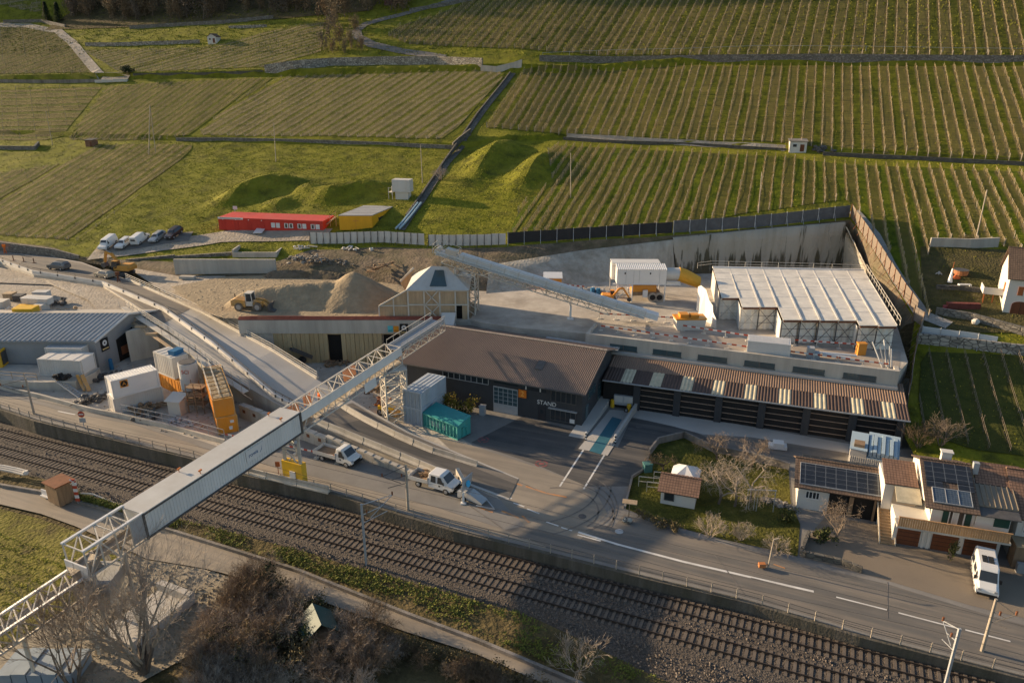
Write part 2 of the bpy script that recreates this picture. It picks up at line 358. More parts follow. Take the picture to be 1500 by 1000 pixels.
def wallstain():
 m=K['shotcrete'].copy();m.name='shotcrete_damp';nt=m.node_tree;N=nt.nodes;L=nt.links;bs=N['Principled BSDF'];old=bs.inputs['Base Color'].links[0].from_socket
 g=N.new('ShaderNodeNewGeometry');mp=N.new('ShaderNodeMapping');mp.inputs['Scale'].default_value=(1.0,1.0,.06);L.new(g.outputs['Position'],mp.inputs[0]);n=N.new('ShaderNodeTexNoise');n.inputs['Scale'].default_value=1;n.inputs['Detail'].default_value=5;n.inputs['Roughness'].default_value=.6;L.new(mp.outputs[0],n.inputs['Vector'])
 s=N.new('ShaderNodeSeparateXYZ');L.new(g.outputs['Position'],s.inputs[0]);r=N.new('ShaderNodeMapRange');r.inputs[1].default_value=6.8;r.inputs[2].default_value=11.8;r.inputs[3].default_value=.10;r.inputs[4].default_value=-.14;L.new(s.outputs[2],r.inputs[0])
 a=N.new('ShaderNodeMath');a.operation='ADD';L.new(n.outputs['Fac'],a.inputs[0]);L.new(r.outputs[0],a.inputs[1]);r2=N.new('ShaderNodeMapRange');r2.inputs[1].default_value=.455;r2.inputs[2].default_value=.52;r2.inputs[4].default_value=.88;L.new(a.outputs[0],r2.inputs[0])
 mx=N.new('ShaderNodeMixRGB');mx.inputs[2].default_value=(.06,.052,.028,1);L.new(r2.outputs[0],mx.inputs[0]);L.new(old,mx.inputs[1]);L.new(mx.outputs[0],bs.inputs['Base Color']);return m
K['stain']=M('wet_stain',(.085,.07,.045),.95,.4,1.0,dirt=(.05,.06,.025),damt=.6,dsc=.5)
K['shotcrete']=M('shotcrete',(.39,.36,.305),.95,.2,.7,.9,2,dirt=(.17,.145,.10),damt=.75,dsc=.35,streak=True)
K['damp']=wallstain()
K['ballast']=M('ballast',(.082,.07,.06),.97,.6,5,1.0,6,dirt=(.055,.043,.032),damt=.5,dsc=.25)
K['gold']=M('portal_wall',(.42,.33,.19),.9,.12,.7,.3,4,dirt=(.27,.2,.1),damt=.6,streak=True)
K['rowwall']=stonemat('terrace_stone',(.25,.23,.2),(.13,.12,.1),1.5)
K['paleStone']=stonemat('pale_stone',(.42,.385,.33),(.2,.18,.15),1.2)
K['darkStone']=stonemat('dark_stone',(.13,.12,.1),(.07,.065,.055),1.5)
K['solar']=panelmat('solar_cells',(.02,.024,.032),(.10,.11,.12),1,1.6,.035)
K['solar_blue']=panelmat('solar_blue',(.05,.075,.11),(.16,.18,.2),4,4,.03)
K['tile_brown']=tilemat('tile_brown',(.155,.10,.068),(.115,.075,.05))
K['tile_red']=tilemat('tile_red',(.23,.13,.085),(.18,.10,.065))
SUN_DIR=Vector((1,-.45,0)).normalized();SUN_EL=R(13.3)
w=bpy.data.worlds.new('World');S.world=w;w.use_nodes=True
nt=w.node_tree;bg=nt.nodes['Background'];sky=nt.nodes.new('ShaderNodeTexSky');sky.sky_type='NISHITA';sky.sun_disc=False
sky.sun_elevation=SUN_EL;sky.dust_density=2.0;sky.altitude=500
az=math.atan2(-SUN_DIR.x,-SUN_DIR.y)
sky.sun_rotation=az
nt.links.new(sky.outputs[0],bg.inputs[0]);bg.inputs[1].default_value=.095
sl=bpy.data.lights.new('sun','SUN');sl.energy=5.0;sl.angle=R(.6);sl.color=(1,.74,.46)
so=bpy.data.objects.new('sun',sl);COL.objects.link(so);so.location=(-120,60,90)
trav=Vector((SUN_DIR.x*math.cos(SUN_EL),SUN_DIR.y*math.cos(SUN_EL),-math.sin(SUN_EL)))
so.rotation_euler=trav.to_track_quat('-Z','Y').to_euler()
S.view_settings.view_transform='Standard';S.view_settings.look='None';S.view_settings.gamma=1;S.view_settings.exposure=1.16
PLAT=6.8
CUT=[((-330,350),(-330,368,6.0)),((-120,349),(-120,366,6.0)),((0,352),(0,369,6.0)),((80,363),(80,376,6.0)),((118,376),(120,382,6.0)),((186,381),(186,391,6.0)),((257,384),(257,402,6.3)),((300,383),(300,402,6.5)),((405,383),(405,401,6.8)),((455,366),(470,408,6.8)),((560,362),(560,415,6.8)),((640,364),(640,425,6.8)),((742,362),(713,428,6.8)),((850,353),(850,415,6.8)),((985,345),(990,401,6.8)),((1245,322),(1232,397,6.8)),((1268,350),(1250,412,6.8)),((1340,470),(1318,482,6.8))]
HEDGE=[HP(*a)for a,b in CUT]
FOOT=[P(*b)for a,b in CUT]
low=[HP(1332,520),HP(1334,560),HP(1328,610)]
e=HP(1325,640);low.append(e)
hole=[(p.x,p.y)for p in HEDGE+low]+[(e.x-1,60),(-260,60),(-260,HEDGE[0].y)]
def inpoly(x,y,poly):
 x=np.asarray(x);y=np.asarray(y);c=np.zeros(x.shape,bool);n=len(poly)
 for i in range(n):
  x0,y0=poly[i];x1,y1=poly[(i+1)%n]
  if y0==y1:continue
  t=((y0>y)!=(y1>y))&(x<(x1-x0)*(y-y0)/(y1-y0)+x0);c^=t
 return c
def densify(poly,step):
 out=[]
 for i in range(len(poly)):
  a,b=Vector(poly[i]),Vector(poly[(i+1)%len(poly)]);n=max(1,int((b-a).length/step))
  for k in range(n):out.append(tuple(a+(b-a)*(k/n)))
 return out
def us_grid():
 us=list(np.arange(80,172,1.5))+list(np.arange(172,188,.7))+list(np.arange(188,202,2))+list(np.arange(202,230,.8))+list(np.arange(230,330,3))+list(np.arange(330,470,14))
 return us
def build_hill():
 us=us_grid();vs=list(np.arange(-660,-200,7))+list(np.arange(-200,90,1.6))+list(np.arange(90,200,6))
 U,Vv=np.meshgrid(us,vs);X,Y=xy(U.ravel(),Vv.ravel())
 hd=densify(hole,2.0)
 keep=~inpoly(X,Y,hole)
 hx=np.array(hd);m=np.ones(X.shape,bool)
 idx=np.where(keep)[0]
 for i0 in range(0,len(idx),4000):
  ii=idx[i0:i0+4000];d2=((X[ii,None]-hx[None,:,0])**2+(Y[ii,None]-hx[None,:,1])**2).min(1);m[ii]=d2>.35
 keep&=m
 pts=[Vector((float(a),float(b)))for a,b in zip(X[keep],Y[keep])]
 n0=len(pts);pts+=[Vector(p)for p in hd];n=len(hd)
 edges=[(n0+i,n0+(i+1)%n)for i in range(n)]
 vo,eo,fo,*_=delaunay_2d_cdt(pts,edges,[],0,1e-4)
 vx=np.array([(p.x,p.y)for p in vo]);fa=[f for f in fo]
 cx=np.array([vx[list(f)].mean(0)for f in fa]);ins=inpoly(cx[:,0],cx[:,1],hole)
 zz=hz(vx[:,0],vx[:,1])
 mb=MB();mb.v=[(float(a),float(b),float(c))for(a,b),c in zip(vx,zz)]
 mb.f=[tuple(f)for f,i in zip(fa,ins)if not i];mb.m=[0]*len(mb.f)
 return mb
K['meadow']=grassmat('meadow',[(.045,.052,.010),(.155,.158,.012),(.20,.18,.03)],.3,.45,2.2)
K['grass']=grassmat('garden_grass',[(.03,.036,.010),(.075,.078,.014),(.14,.12,.035)],.6,.9,3)
K['scrub']=grassmat('scrub_ground',[(.035,.03,.016),(.085,.07,.03),(.16,.12,.065)],.5,1.0,2)
hill=struct('hillside',build_hill(),K['meadow'])
g=MB();g.poly([(-700,-80,-2.6),(500,-80,-2.6),(500,260,-2.6),(-700,260,-2.6)]);struct('valley_ground',g,K['scrub'])
WALL=[(-60,583),(0,597),(54,615),(284,670),(350,692),(480,718),(560,743),(667,775),(700,783),(967,849),(1100,880),(1260,929),(1500,990),(1600,1018)]
WL=[P(*q)for q in WALL]
y0=[(p.x,p.y)for p in WL]+[(75,60),(75,100),(-160,130),(-160,WL[0].y+25)]
g=MB();g.poly([(a,b,0)for a,b in y0]);struct('yard_ground',g,K['forecourt'])
def sheet(name,pts,mat,dz=.004,kind='structure'):
 g=MB();g.poly([(p[0],p[1],p[2]+dz)for p in pts]);return struct(name,g,mat,kind)
def sheetpx(name,px,mat,z=0,dz=.004):return sheet(name,[P(a,b,z)for a,b in px],mat,dz)
ROADTOP=[(-60,560),(0,577),(100,603),(200,622),(300,656),(430,690),(540,716),(640,742),(740,775),(800,765),(900,770),(915,752),(1000,782),(1100,806),(1160,822),(1300,855),(1420,892),(1500,915),(1600,942)]
ROADBOT=[(1600,1012),(1500,985),(1260,924),(1100,875),(967,844),(700,778),(560,738),(480,713),(350,687),(284,665),(54,610),(0,592),(-60,578)]
def strip(name,top,bot,mat,dz=.004,kind='structure'):
 g=MB();n=len(top)
 g.add([(p[0],p[1],p[2]+dz)for p in top]+[(p[0],p[1],p[2]+dz)for p in bot],[(i,i+1,n+i+1,n+i)for i in range(n-1)]);return struct(name,g,mat,kind)
sheet('road',[P(a,b)for a,b in ROADTOP[:9]]+[P(a,b)for a,b in ROADBOT if a<=760]if False else[P(a,b)for a,b in ROADTOP]+[P(a,b)for a,b in ROADBOT],K['asphalt'],.004)
sheetpx('road',[(-60,561),(0,578),(100,604),(200,623),(300,657),(430,691),(540,717),(640,743),(735,774),(800,800),(800,803),(700,777),(560,737),(480,712),(350,686),(284,664),(54,609),(0,591),(-60,577)],K['asphalt_dusty'],0,.008)
sheetpx('sunlit_dusty_pavement',[(640,640),(690,652),(790,685),(870,715),(890,752),(850,790),(770,770),(740,740),(700,695)],K['asphalt_dusty'],0,.006)  # sunlight on the junction painted as paler pavement, ending at the shadow line
sheetpx('loading_yard_pavement',[(420,520),(660,520),(640,620),(690,650),(740,735),(640,690),(560,640),(470,570)],K['pale_floor'],0,.004)
sheetpx('works_yard_pavement',[(-40,520),(240,500),(400,590),(430,640),(340,660),(230,625),(120,600),(-40,560)],K['pale_floor'],0,.006)
sheetpx('shaded_asphalt',[(690,648),(765,610),(850,632),(905,655),(925,612),(1000,625),(1035,640),(1045,662),(985,655),(960,690),(935,712),(860,712),(785,680)],K['asphalt_dark'],0,.010)  # shade over the workshop yard painted as darker asphalt, edged on the shadow line
sheetpx('concrete_apron',[(930,598),(1000,607),(1245,650),(1245,664),(1100,640),(1030,636),(985,624),(927,611)],K['concrete_deck'],0,.014)
sheetpx('access_lane',[(1045,663),(1100,668),(1240,690),(1240,660),(1120,643),(1035,638)],K['asphalt'],0,.007)
def linepx(pts,w,mat=None,dz=.016,name='road_marking',z=0):
 g=MB();q=[P(a,b,z)for a,b in pts]
 for a,b in zip(q,q[1:]):
  d=(b-a).normalized();n=Vector((-d.y,d.x,0))*(w/2)
  g.poly([(p.x,p.y,z+dz)for p in(a-n,b-n,b+n,a+n)])
 return struct(name,g,mat or K['line'])
linepx([(847,779),(905,797),(1000,822),(1100,845),(1192,866)],.28)
linepx([(846,783),(880,792)],.18)
for a,b,c,d in[(1225,874,1300,893),(1316,897,1400,919),(1414,922,1480,939),(733,724,750,730),(752,736,768,742),(772,745,790,752),(800,764,818,770),(822,772,838,777)]:linepx([(a,b),(c,d)],.16)
linepx([(120,599),(190,612)],.2);linepx([(85,602),(110,607)],.2)
linepx([(855,658),(820,712)],.2);linepx([(886,665),(855,716)],.2)
for a,b,c,d in[(715,693,735,701),(742,703,765,711),(770,712,800,722),(690,690,708,697),(800,722,830,728),(700,742,722,750),(735,748,760,758),(765,755,775,765)]:linepx([(a,b),(c,d)],.25,K['line_orange'],.018)
linepx([(1133,826),(1150,832)],.16,K['line_orange'],.02)
def ringmark(px,py,r):
 p=P(px,py);g=MB()
 for k in range(16):
  if k%4==3:continue
  a0,a1=2*math.pi*k/16,2*math.pi*(k+1)/16
  g.poly([(p.x+r*q*math.cos(t),p.y+r*q*math.sin(t),.02)for q,t in((.72,a0),(1,a0),(1,a1),(.72,a1))])
 g.box(p.x-r*.35,p.y-r*.3,.018,p.x+r*.35,p.y+r*.3,.02)
 struct('road_marking',g,K['line_red'])
ringmark(708,644,.75);ringmark(793,679,.8)
for i,(a,b)in enumerate([(907,778),(853,756),(679,697),(945,656),(924,628),(936,625)]):
 p=P(a,b);g=MB();g.tube((0,0,-.02),(0,0,.02),.42,.42,16)
 single('manhole_cover',['round pale manhole cover set in the main road below the garden corner','dark manhole cover beside the tyre-marked road junction','small dark manhole cover in the ramp lane end','faint manhole cover on the dark asphalt beside the garden wall','nearer of two faint manhole covers right of the weighbridge','farther of two faint manhole covers right of the weighbridge'][i],'manhole cover',g,K['galv']if i==0 else K['dark_steel'],(p.x,p.y,.01))
K['tyre']=M('tyre_mark',(.145,.132,.118),.9,.3,1.5)
def arcmark(px,py,r,a0,a1,w=.16):
 c=P(px,py);g=MB();n=14
 for k in range(n):
  t0,t1=R(a0+(a1-a0)*k/n),R(a0+(a1-a0)*(k+1)/n);g.poly([(c.x+q*math.cos(t),c.y+q*math.sin(t),.022)for q,t in((r,t0),(r+w,t0),(r+w,t1),(r,t1))])
 struct('road_marking',g,K['tyre'])
for q in((818,745,4.1,-50,100),(828,738,5.0,-70,60),(810,750,6.2,-30,80),(800,735,7.4,-40,40),(760,700,9,-70,-10),(755,705,10.5,-70,-5)):arcmark(*q)
linepx([(1046,812),(1058,826),(1092,872)],.1,K['tyre']);linepx([(735,773),(690,742),(640,706)],.1,K['tyre'],.03);linepx([(1300,852),(1300,905)],.09,K['tyre']);linepx([(1100,846),(1330,902),(1500,948)],.07,K['tyre']);linepx([(740,697),(785,716)],.14,K['tyre'],.024)
def offs(line,d):
 out=[]
 for i,p in enumerate(line):
  a=line[max(0,i-1)];b=line[min(len(line)-1,i+1)];t=(b-a).normalized();n=Vector((t.y,-t.x,0));out.append(p+n*d)
 return out
RZ=-1.6
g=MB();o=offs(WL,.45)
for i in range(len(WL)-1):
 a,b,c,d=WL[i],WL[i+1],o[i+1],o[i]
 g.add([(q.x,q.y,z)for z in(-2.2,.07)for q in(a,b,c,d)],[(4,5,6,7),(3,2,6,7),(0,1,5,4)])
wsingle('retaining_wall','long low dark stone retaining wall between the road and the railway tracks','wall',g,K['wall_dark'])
def rzf(x):return float(np.interp(x,[-60,38],[-1.75,-.8]))
def PR(a,b,off=0):
 z=-1.3
 for _ in range(8):p=P(a,b,z+off);z=rzf(p.x)
 return P(a,b,z+off)
def fitq(px):
 q=[PR(a,b)for a,b in px];c=np.polyfit([p.x for p in q],[p.y for p in q],2);return lambda x:float(c[0]*x*x+c[1]*x+c[2])
qn=fitq([(60,675.3),(214,716),(1050,944.5),(1230,996.5)]);qf=fitq([(105,660),(240,694),(700,811),(1050,905),(1357,986)])
VERGE=[(-80,668),(0,690),(64,699),(112,721),(180,740),(300,768),(450,808),(520,830),(600,847),(700,880),(760,893),(850,935),(950,985),(1060,1030)]
VG=[PR(a,b,-.3)for a,b in VERGE]
xs=list(np.arange(-78,62,1.0));g=MB();prof=[]
wx=np.array([p.x for p in WL]);wy=np.array([p.y for p in WL]);vx_=np.array([p.x for p in VG]);vy_=np.array([p.y for p in VG])
for x in xs:
 a=float(np.interp(x,wx,wy))-.3;b=float(np.interp(x,vx_,vy_));f,n_=qf(x),qn(x)
 r_=rzf(x);row=[(x,a,r_-.1),(x,max(a-.5,f+1.6),r_-.08),(x,f+1.5,r_-.03),(x,f-1.5,r_-.03),(x,(f+n_)/2,r_-.13),(x,n_+1.5,r_-.03),(x,n_-1.5,r_-.03),(x,n_-2.4,r_-.25),(x,min(b,n_-2.6),r_-.4)]
 prof.append(row)
k=len(prof[0])
for r in prof:g.v+=r
for i in range(len(prof)-1):
 for j in range(k-1):g.f.append((i*k+j,(i+1)*k+j,(i+1)*k+j+1,i*k+j+1));g.m.append(0)
struct('rail_bed',g,K['ballast'],smooth=True)
g=MB();rr=random.Random(3)
for _ in range(9000):
 x=rr.uniform(-70,44);a=float(np.interp(x,wx,wy))-.5;b=float(np.interp(x,vx_,vy_));y=rr.uniform(b,a);f,n_=qf(x),qn(x)
 if abs(y-f)<1.25 or abs(y-n_)<1.25:continue
 z=rzf(x)-(.1 if n_-1.6<y<f+1.6 else .22);s=rr.uniform(.06,.17);t=rr.uniform(0,6.3)
 pts=[(x+s*math.cos(t+q),y+s*math.sin(t+q),z+(rr.uniform(-.02,.05)))for q in(0,2.1,4.2)]+[(x,y,z+s*rr.uniform(.6,1.2))]
 g.add(pts,[(0,1,3),(1,2,3),(2,0,3)])
st=g.build('gravel',M('ballast_stone',(.13,.108,.09),.95,.5,3));tag(st,'dark grey ballast gravel heaped around the railway tracks','gravel',kind='stuff')
def track(fn,label,seed):
 rr=random.Random(seed)
 T_=thing('railway_track',label,'railway track',(0,fn(0),0));oy=fn(0)
 for sgn in(-1,1):
  g=MB();pts=[]
  for x in np.arange(-76,60,2.0):
   d=Vector((1,(fn(x+.5)-fn(x-.5)),0)).normalized();n=Vector((-d.y,d.x,0));pts.append(Vector((x,fn(x)-oy,.1+rzf(x)))+n*(sgn*.68))
  for a,b in zip(pts,pts[1:]):
   g.beam(a+Vector((0,0,.06)),b+Vector((0,0,.06)),.075,.05);g.beam(a-Vector((0,0,.02)),b-Vector((0,0,.02)),.03,.12);g.beam(a-Vector((0,0,.075)),b-Vector((0,0,.075)),.14,.02)
  g.build('rail',K['rail'],T_)
 m=MB();m.box(-.13,-1.2,-.12,.13,1.2,.015);m.box(-.1,-.75,.015,.1,-.55,.05);m.box(-.1,.55,.015,.1,.75,.05)
 base=m.build('sleeper',K['sleeper'],T_)
 x=-73.0;spots=[]
 while x<58:
  spots.append(x);sl_=fn(x+.5)-fn(x-.5);x+=.62/math.hypot(1,sl_)
 ranked=sorted(spots,key=lambda q:abs(q-6));near_=[q for q in ranked if q>-60][:100];rest=[q for q in spots if q not in near_]
 for i,q in enumerate(near_):
  o=base if i==0 else base.copy()
  if i:COL.objects.link(o);o.parent=T_
  o.location=(q,fn(q)-oy,rzf(q));o.rotation_euler=(0,0,math.atan(fn(q+.5)-fn(q-.5))+rr.uniform(-.012,.012))
 g=MB()
 for q in rest:
  t=math.atan(fn(q+.5)-fn(q-.5));c_,s_=math.cos(t),math.sin(t)
  vs=[(q+vx*c_-vy*s_,fn(q)-oy+vx*s_+vy*c_,vz+rzf(q))for vx,vy,vz in m.v];g.add(vs,m.f)
 o=g.build('sleeper',K['sleeper'],T_);o['kind']='stuff'
 return T_
track(qf,'railway track running beside the dark retaining wall, the one closer to the road',1)
track(qn,'railway track on the verge side, the one farther from the road',2)
PT=[(-80,690),(0,712),(60,722),(100,733),(150,746),(200,763),(300,794),(433,836),(593,900),(700,940),(830,995),(920,1035)]
PB=[(-80,715),(0,738),(60,752),(110,770),(160,792),(215,818),(300,832),(433,866),(593,924),(700,958),(800,1002),(880,1040)]
PTW=[P(a,b,-2.4)for a,b in PT];PBW=[P(a,b,-2.4)for a,b in PB]
strip('path',PTW,PBW,K['asphalt_dusty'],0)
def resamp(line,n):
 line=[Vector(p)for p in line];L_=[0]
 for a,b in zip(line,line[1:]):L_.append(L_[-1]+(b-a).length)
 out=[]
 for i in range(n):
  d=L_[-1]*i/(n-1);j=max(0,min(len(line)-2,int(np.searchsorted(L_,d))-1));t=(d-L_[j])/max(1e-6,L_[j+1]-L_[j]);out.append(line[j].lerp(line[j+1],t))
 return out
A_=resamp(VG,120);B_=resamp(PTW,120);g=MB()
for i in range(120):
 a,b=A_[i],B_[i]
 for j in range(6):
  q=a.lerp(b,j/5);z=a.z-.07+(-2.12-a.z+.07)*j/5+(rng.uniform(-.06,.06)if 0<j<5 else 0);g.v.append((q.x,q.y,z))
for i in range(119):
 for j in range(5):g.f.append((i*6+j,i*6+j+1,(i+1)*6+j+1,(i+1)*6+j));g.m.append(0)
struct('verge',g,K['scrub'],smooth=True)
g=MB()
for a,b in zip(B_,B_[1:]):g.beam((a.x,a.y,-2.25),(b.x,b.y,-2.25),.3,.4)
wsingle('edging_wall','low dark concrete edging between the green verge and the lane','edging',g,K['concrete_dark'])
def leafpatch(pts,n,s,h,seed):
 rr=random.Random(seed);g=MB()
 for _ in range(n):
  c=pts(rr)
  if c is None:continue
  k=rr.randint(4,8)
  for _ in range(k):
   a=rr.uniform(0,6.3);e_=rr.uniform(.1,1.1);q=s*rr.uniform(.6,1.3);ox,oy_,oz=rr.gauss(0,s*.8),rr.gauss(0,s*.8),rr.uniform(0,h)
   dx,dy=math.cos(a)*q,math.sin(a)*q;p0=Vector((c[0]+ox,c[1]+oy_,c[2]+oz));w_=Vector((-dy,dx,0))*.35;d_=Vector((dx,dy,q*e_))
   g.poly([p0,p0+d_*.5+w_,p0+d_,p0+d_*.5-w_])
 return g
def onverge(rr):
 i=rr.randint(28,112);t=rr.random();q=A_[i].lerp(A_[i+1],rr.random()).lerp(B_[i],.06+.8*t)
 if(math.sin(q.x*.8)+math.sin(q.y*1.3+q.x*.37)+rr.uniform(-1,1))<-.1-(.4 if q.x<2 else-.5):return None
 return(q.x,q.y,A_[i].z-.07+(-2.05-A_[i].z)*(.06+.8*t))
K['cover']=M('cover_leaf',(.115,.125,.02),.9,.4,1.2)
tag(leafpatch(onverge,3300,.16,.22,5).build('ground_cover',K['cover']),'yellow green ground cover growing on the railway verge','ground cover',kind='stuff')
FLD=[(-120,728),(0,745),(60,760),(120,782),(168,812),(190,835),(130,870),(0,950),(-160,1040)]
sheet('field',[P(a,b,-2.45)for a,b in FLD],grassmat('field_ground',[(.06,.05,.02),(.15,.14,.025),(.2,.165,.07)],.5,.6,3),.01)
g=MB();rr=random.Random(8);fp=[P(a,b,-2.44)for a,b in FLD];fpoly=[(p.x,p.y)for p in fp]
d=Vector((.92,-.39));n_=Vector((.39,.92));c0=Vector((-42,44))
for k in range(-14,15):
 for _ in range(420):
  q=c0+n_*(k*1.15+rr.gauss(0,.16))+d*rr.uniform(-40,30)
  if not inpoly(np.array([q.x]),np.array([q.y]),fpoly)[0]:continue
  for _ in range(3):
   a=rr.uniform(0,6.3);s=rr.uniform(.06,.16);x,y=q.x+rr.gauss(0,.15),q.y+rr.gauss(0,.15)
   g.poly([(x,y,-2.44),(x+s*math.cos(a),y+s*math.sin(a),-2.44+s*.5),(x+s*1.4*math.cos(a+.5),y+s*1.4*math.sin(a+.5),-2.44+s*.9),(x+s*math.cos(a+1),y+s*math.sin(a+1),-2.44+s*.4)])
tag(g.build('grass',M('field_tuft',(.24,.23,.02),.9,.35,.5)),'tufted grass growing in strips on the lower left field','grass',kind='stuff')
K['gravelly']=M('gravelly',(.28,.245,.19),.97,.25,1.2,.4,5,dirt=(.2,.17,.11),damt=.8,dsc=.3)
sheet('gravel_ground',[P(a,b,-2.5)for a,b in[(150,795),(215,820),(300,834),(352,850),(325,930),(250,975),(60,1080),(-80,1010),(100,880)]],K['gravelly'],.03)
PF=[(-60,470),(190,469),(362,469),(430,469),(560,469),(690,468),(705,472),(760,480),(858,488),(955,498),(1100,517),(1317,545)]
PFW=[P(a,b,PLAT)for a,b in PF]
back=[FOOT[i]for i in range(8,len(FOOT))]
lb=P(290,432,PLAT);lb2=P(330,412,PLAT)
top=[(p.x,p.y)for p in PFW[2:]]+[(P(1330,530,PLAT).x,P(1330,530,PLAT).y)]+[(p.x,p.y+.6)for p in back[::-1]]+[(lb2.x,lb2.y),(lb.x,lb.y)]
g=MB();g.prism([(a,b)for a,b in top],-.5,PLAT);struct('works_platform',g,K['pale_floor'])
SY=5.0
g=MB();st_=[P(a,b,SY)for a,b in[(-160,478),(0,474),(195,474),(262,470),(330,466)]]+[P(a,b,SY)for a,b in[(330,430),(230,425),(100,405),(-160,400)]]
g.prism([(p.x,p.y)for p in st_],-.5,SY);struct('storage_yard_ground',g,K['dust'])
g=MB();n=len(CUT)
MIDS={10:P(560,398,8.0),11:P(640,396,9.3),12:P(716,388,9.6),13:P(850,367,11.0),14:P(985,351,13.0)}
mid=[MIDS.get(i,HEDGE[i].lerp(FOOT[i],.55)+Vector((0,0,.2)))for i in range(n)]
def dens(line,k):
 out=[]
 for a,b in zip(line,line[1:]):out+=[a.lerp(b,j/k)for j in range(k)]
 return out+[line[-1]]
H3,M3,F3=dens(HEDGE,8),dens(mid,8),dens(FOOT,8);nn=len(H3)
H3=[Vector((p.x,p.y,float(hz(p.x,p.y))+.02))for p in H3]
rows=[H3,[a.lerp(b,.5)+Vector((rng.uniform(-.3,.3),rng.uniform(-.3,.3),rng.uniform(-.2,.35)))for a,b in zip(H3,M3)],M3,[a.lerp(b,.5)for a,b in zip(M3,F3)],[p-Vector((0,0,.3))for p in F3]]
for r in rows:g.v+=[tuple(p)for p in r]
for j in range(4):
 for i in range(nn-1):g.f.append((j*nn+i,(j+1)*nn+i,(j+1)*nn+i+1,j*nn+i+1));g.m.append(0)
struct('cut_slope',g,K['earth'],smooth=True)
RR=[(-330,368,6.0),(-120,367,6.0),(0,369,6.0),(80,377,6.0),(120,384,6.0),(173,404,6.0),(235,431,5.7),(297,458,5.2),(400,514,3.9),(465,556,2.6),(540,600,1.25),(600,633,.65),(660,658,.25),(760,700,.02)]
RL=[(-330,384,6.0),(-120,383,6.0),(0,385,6.0),(49,402,6.0),(100,409,6.0),(151,418,5.9),(196,447,5.5),(250,487,4.9),(330,548,3.6),(410,594,2.3),(458,620,1.45),(540,652,.8),(610,681,.4),(745,732,.02)]
rw=[P(a,b,c_)for a,b,c_ in RR];lw=[P(a,b,c_)for a,b,c_ in RL]
rw=dens(rw,4);lw=dens(lw,4);n=len(rw);g=MB()
g.v=[tuple(p)for p in rw]+[tuple(p)for p in lw]+[(p.x,p.y,-.3)for p in rw]+[(p.x,p.y,-.3)for p in lw]
for i in range(n-1):
 g.f+=[(i,n+i,n+i+1,i+1),(2*n+i,i,i+1,2*n+i+1),(n+i,3*n+i,3*n+i+1,n+i+1)];g.m+=[0,1,1]
struct('ramp_road',g,[K['concrete_deck'],K['concrete']])
def ramp_at(t,side):
 i=min(n-2,int(t));f=t-i;return rw[i].lerp(rw[i+1],f).lerp(lw[i].lerp(lw[i+1],f),side)
def rampsheet(i0,i1,s0,s1,mat,dz):
 g=MB();k=i1-i0+1
 g.add([tuple(rw[i].lerp(lw[i],s0)+Vector((0,0,dz)))for i in range(i0,i1+1)]+[tuple(rw[i].lerp(lw[i],s1)+Vector((0,0,dz)))for i in range(i0,i1+1)],[(i,k+i,k+i+1,i+1)for i in range(k-1)]);return struct('road',g,mat)
rampsheet(0,27,.04,.96,K['asphalt_dusty'],.015)
rampsheet(10,27,.08,.86,K['asphalt'],.03)
rampsheet(39,n-1,.06,.92,K['asphalt'],.02)
rampsheet(41,n-1,.3,.7,K['asphalt_dark'],.03)
LB1=[(-200,398,5.6),(0,392,5.6),(60,405,5.6),(151,421,5.5),(205,452,5.25),(240,474,5.05)]
LB0=[(-200,420,5.2),(0,414,5.2),(75,417,5.2),(130,440,5.2),(150,462,5.1),(215,474,5.03)]
strip('road',dens([P(*q)for q in LB1],4),dens([P(*q)for q in LB0],4),K['dust'],.01)
sheetpx('sand_ground',[(250,420),(330,405),(420,402),(560,408),(640,428),(700,445),(690,466),(400,467),(330,466),(300,452)],K['sand'],PLAT,.006)
sheetpx('concrete_pad',[(715,430),(850,417),(900,440),(935,470),(860,486),(770,479),(712,471),(707,455)],K['pale_floor'],PLAT,.010)
sheetpx('grey_deck',[(880,480),(1000,482),(1090,495),(1320,515),(1317,543),(1100,515),(955,497),(875,488)],M('deck_sheet',(.30,.26,.22),.9,.12,.4,dirt=(.4,.33,.25),damt=.6),PLAT,.012)
g=MB();g.poly([P(186,391,6.0),P(260,404,6.3),P(330,404,6.6),P(345,430,6.79),P(330,466,6.79),P(300,458,6.4),P(240,428,5.9)]);struct('sand_track',g,K['dust'])
def mound(name,label,cat,pts,zbase,peakline,hgt,mat,seed,wid,n=46):
 0
 rr=random.Random(seed);g=MB();cl=resamp(peakline,24)
 xs_=[p.x for p in cl];ys_=[p.y for p in cl];x0,x1,y0_,y1=min(xs_)-wid,max(xs_)+wid,min(ys_)-wid,max(ys_)+wid
 nx=n;ny=max(12,int(n*(y1-y0_)/(x1-x0)));V_=[]
 for j in range(ny+1):
  for i in range(nx+1):
   x=x0+(x1-x0)*i/nx;y=y0_+(y1-y0_)*j/ny;best=0
   for p in cl:
    d_=math.hypot(x-p.x,y-p.y);best=max(best,p.z-d_*.66)
   z=best+(rr.uniform(-.12,.12)if best>.05 else 0);V_.append((x,y,zbase+(z if best>0 else-.15)))
 g.v=V_
 for j in range(ny):
  for i in range(nx):
   f=(j*(nx+1)+i,j*(nx+1)+i+1,(j+1)*(nx+1)+i+1,(j+1)*(nx+1)+i)
   if any(V_[q][2]>zbase-.1 for q in f):g.f.append(f);g.m.append(0)
 return wsingle(name,label,cat,g,mat,smooth=True)
def crest(l):return[Vector((P(a,b,PLAT).x,P(a,b,PLAT).y,h))for a,b,h in l]
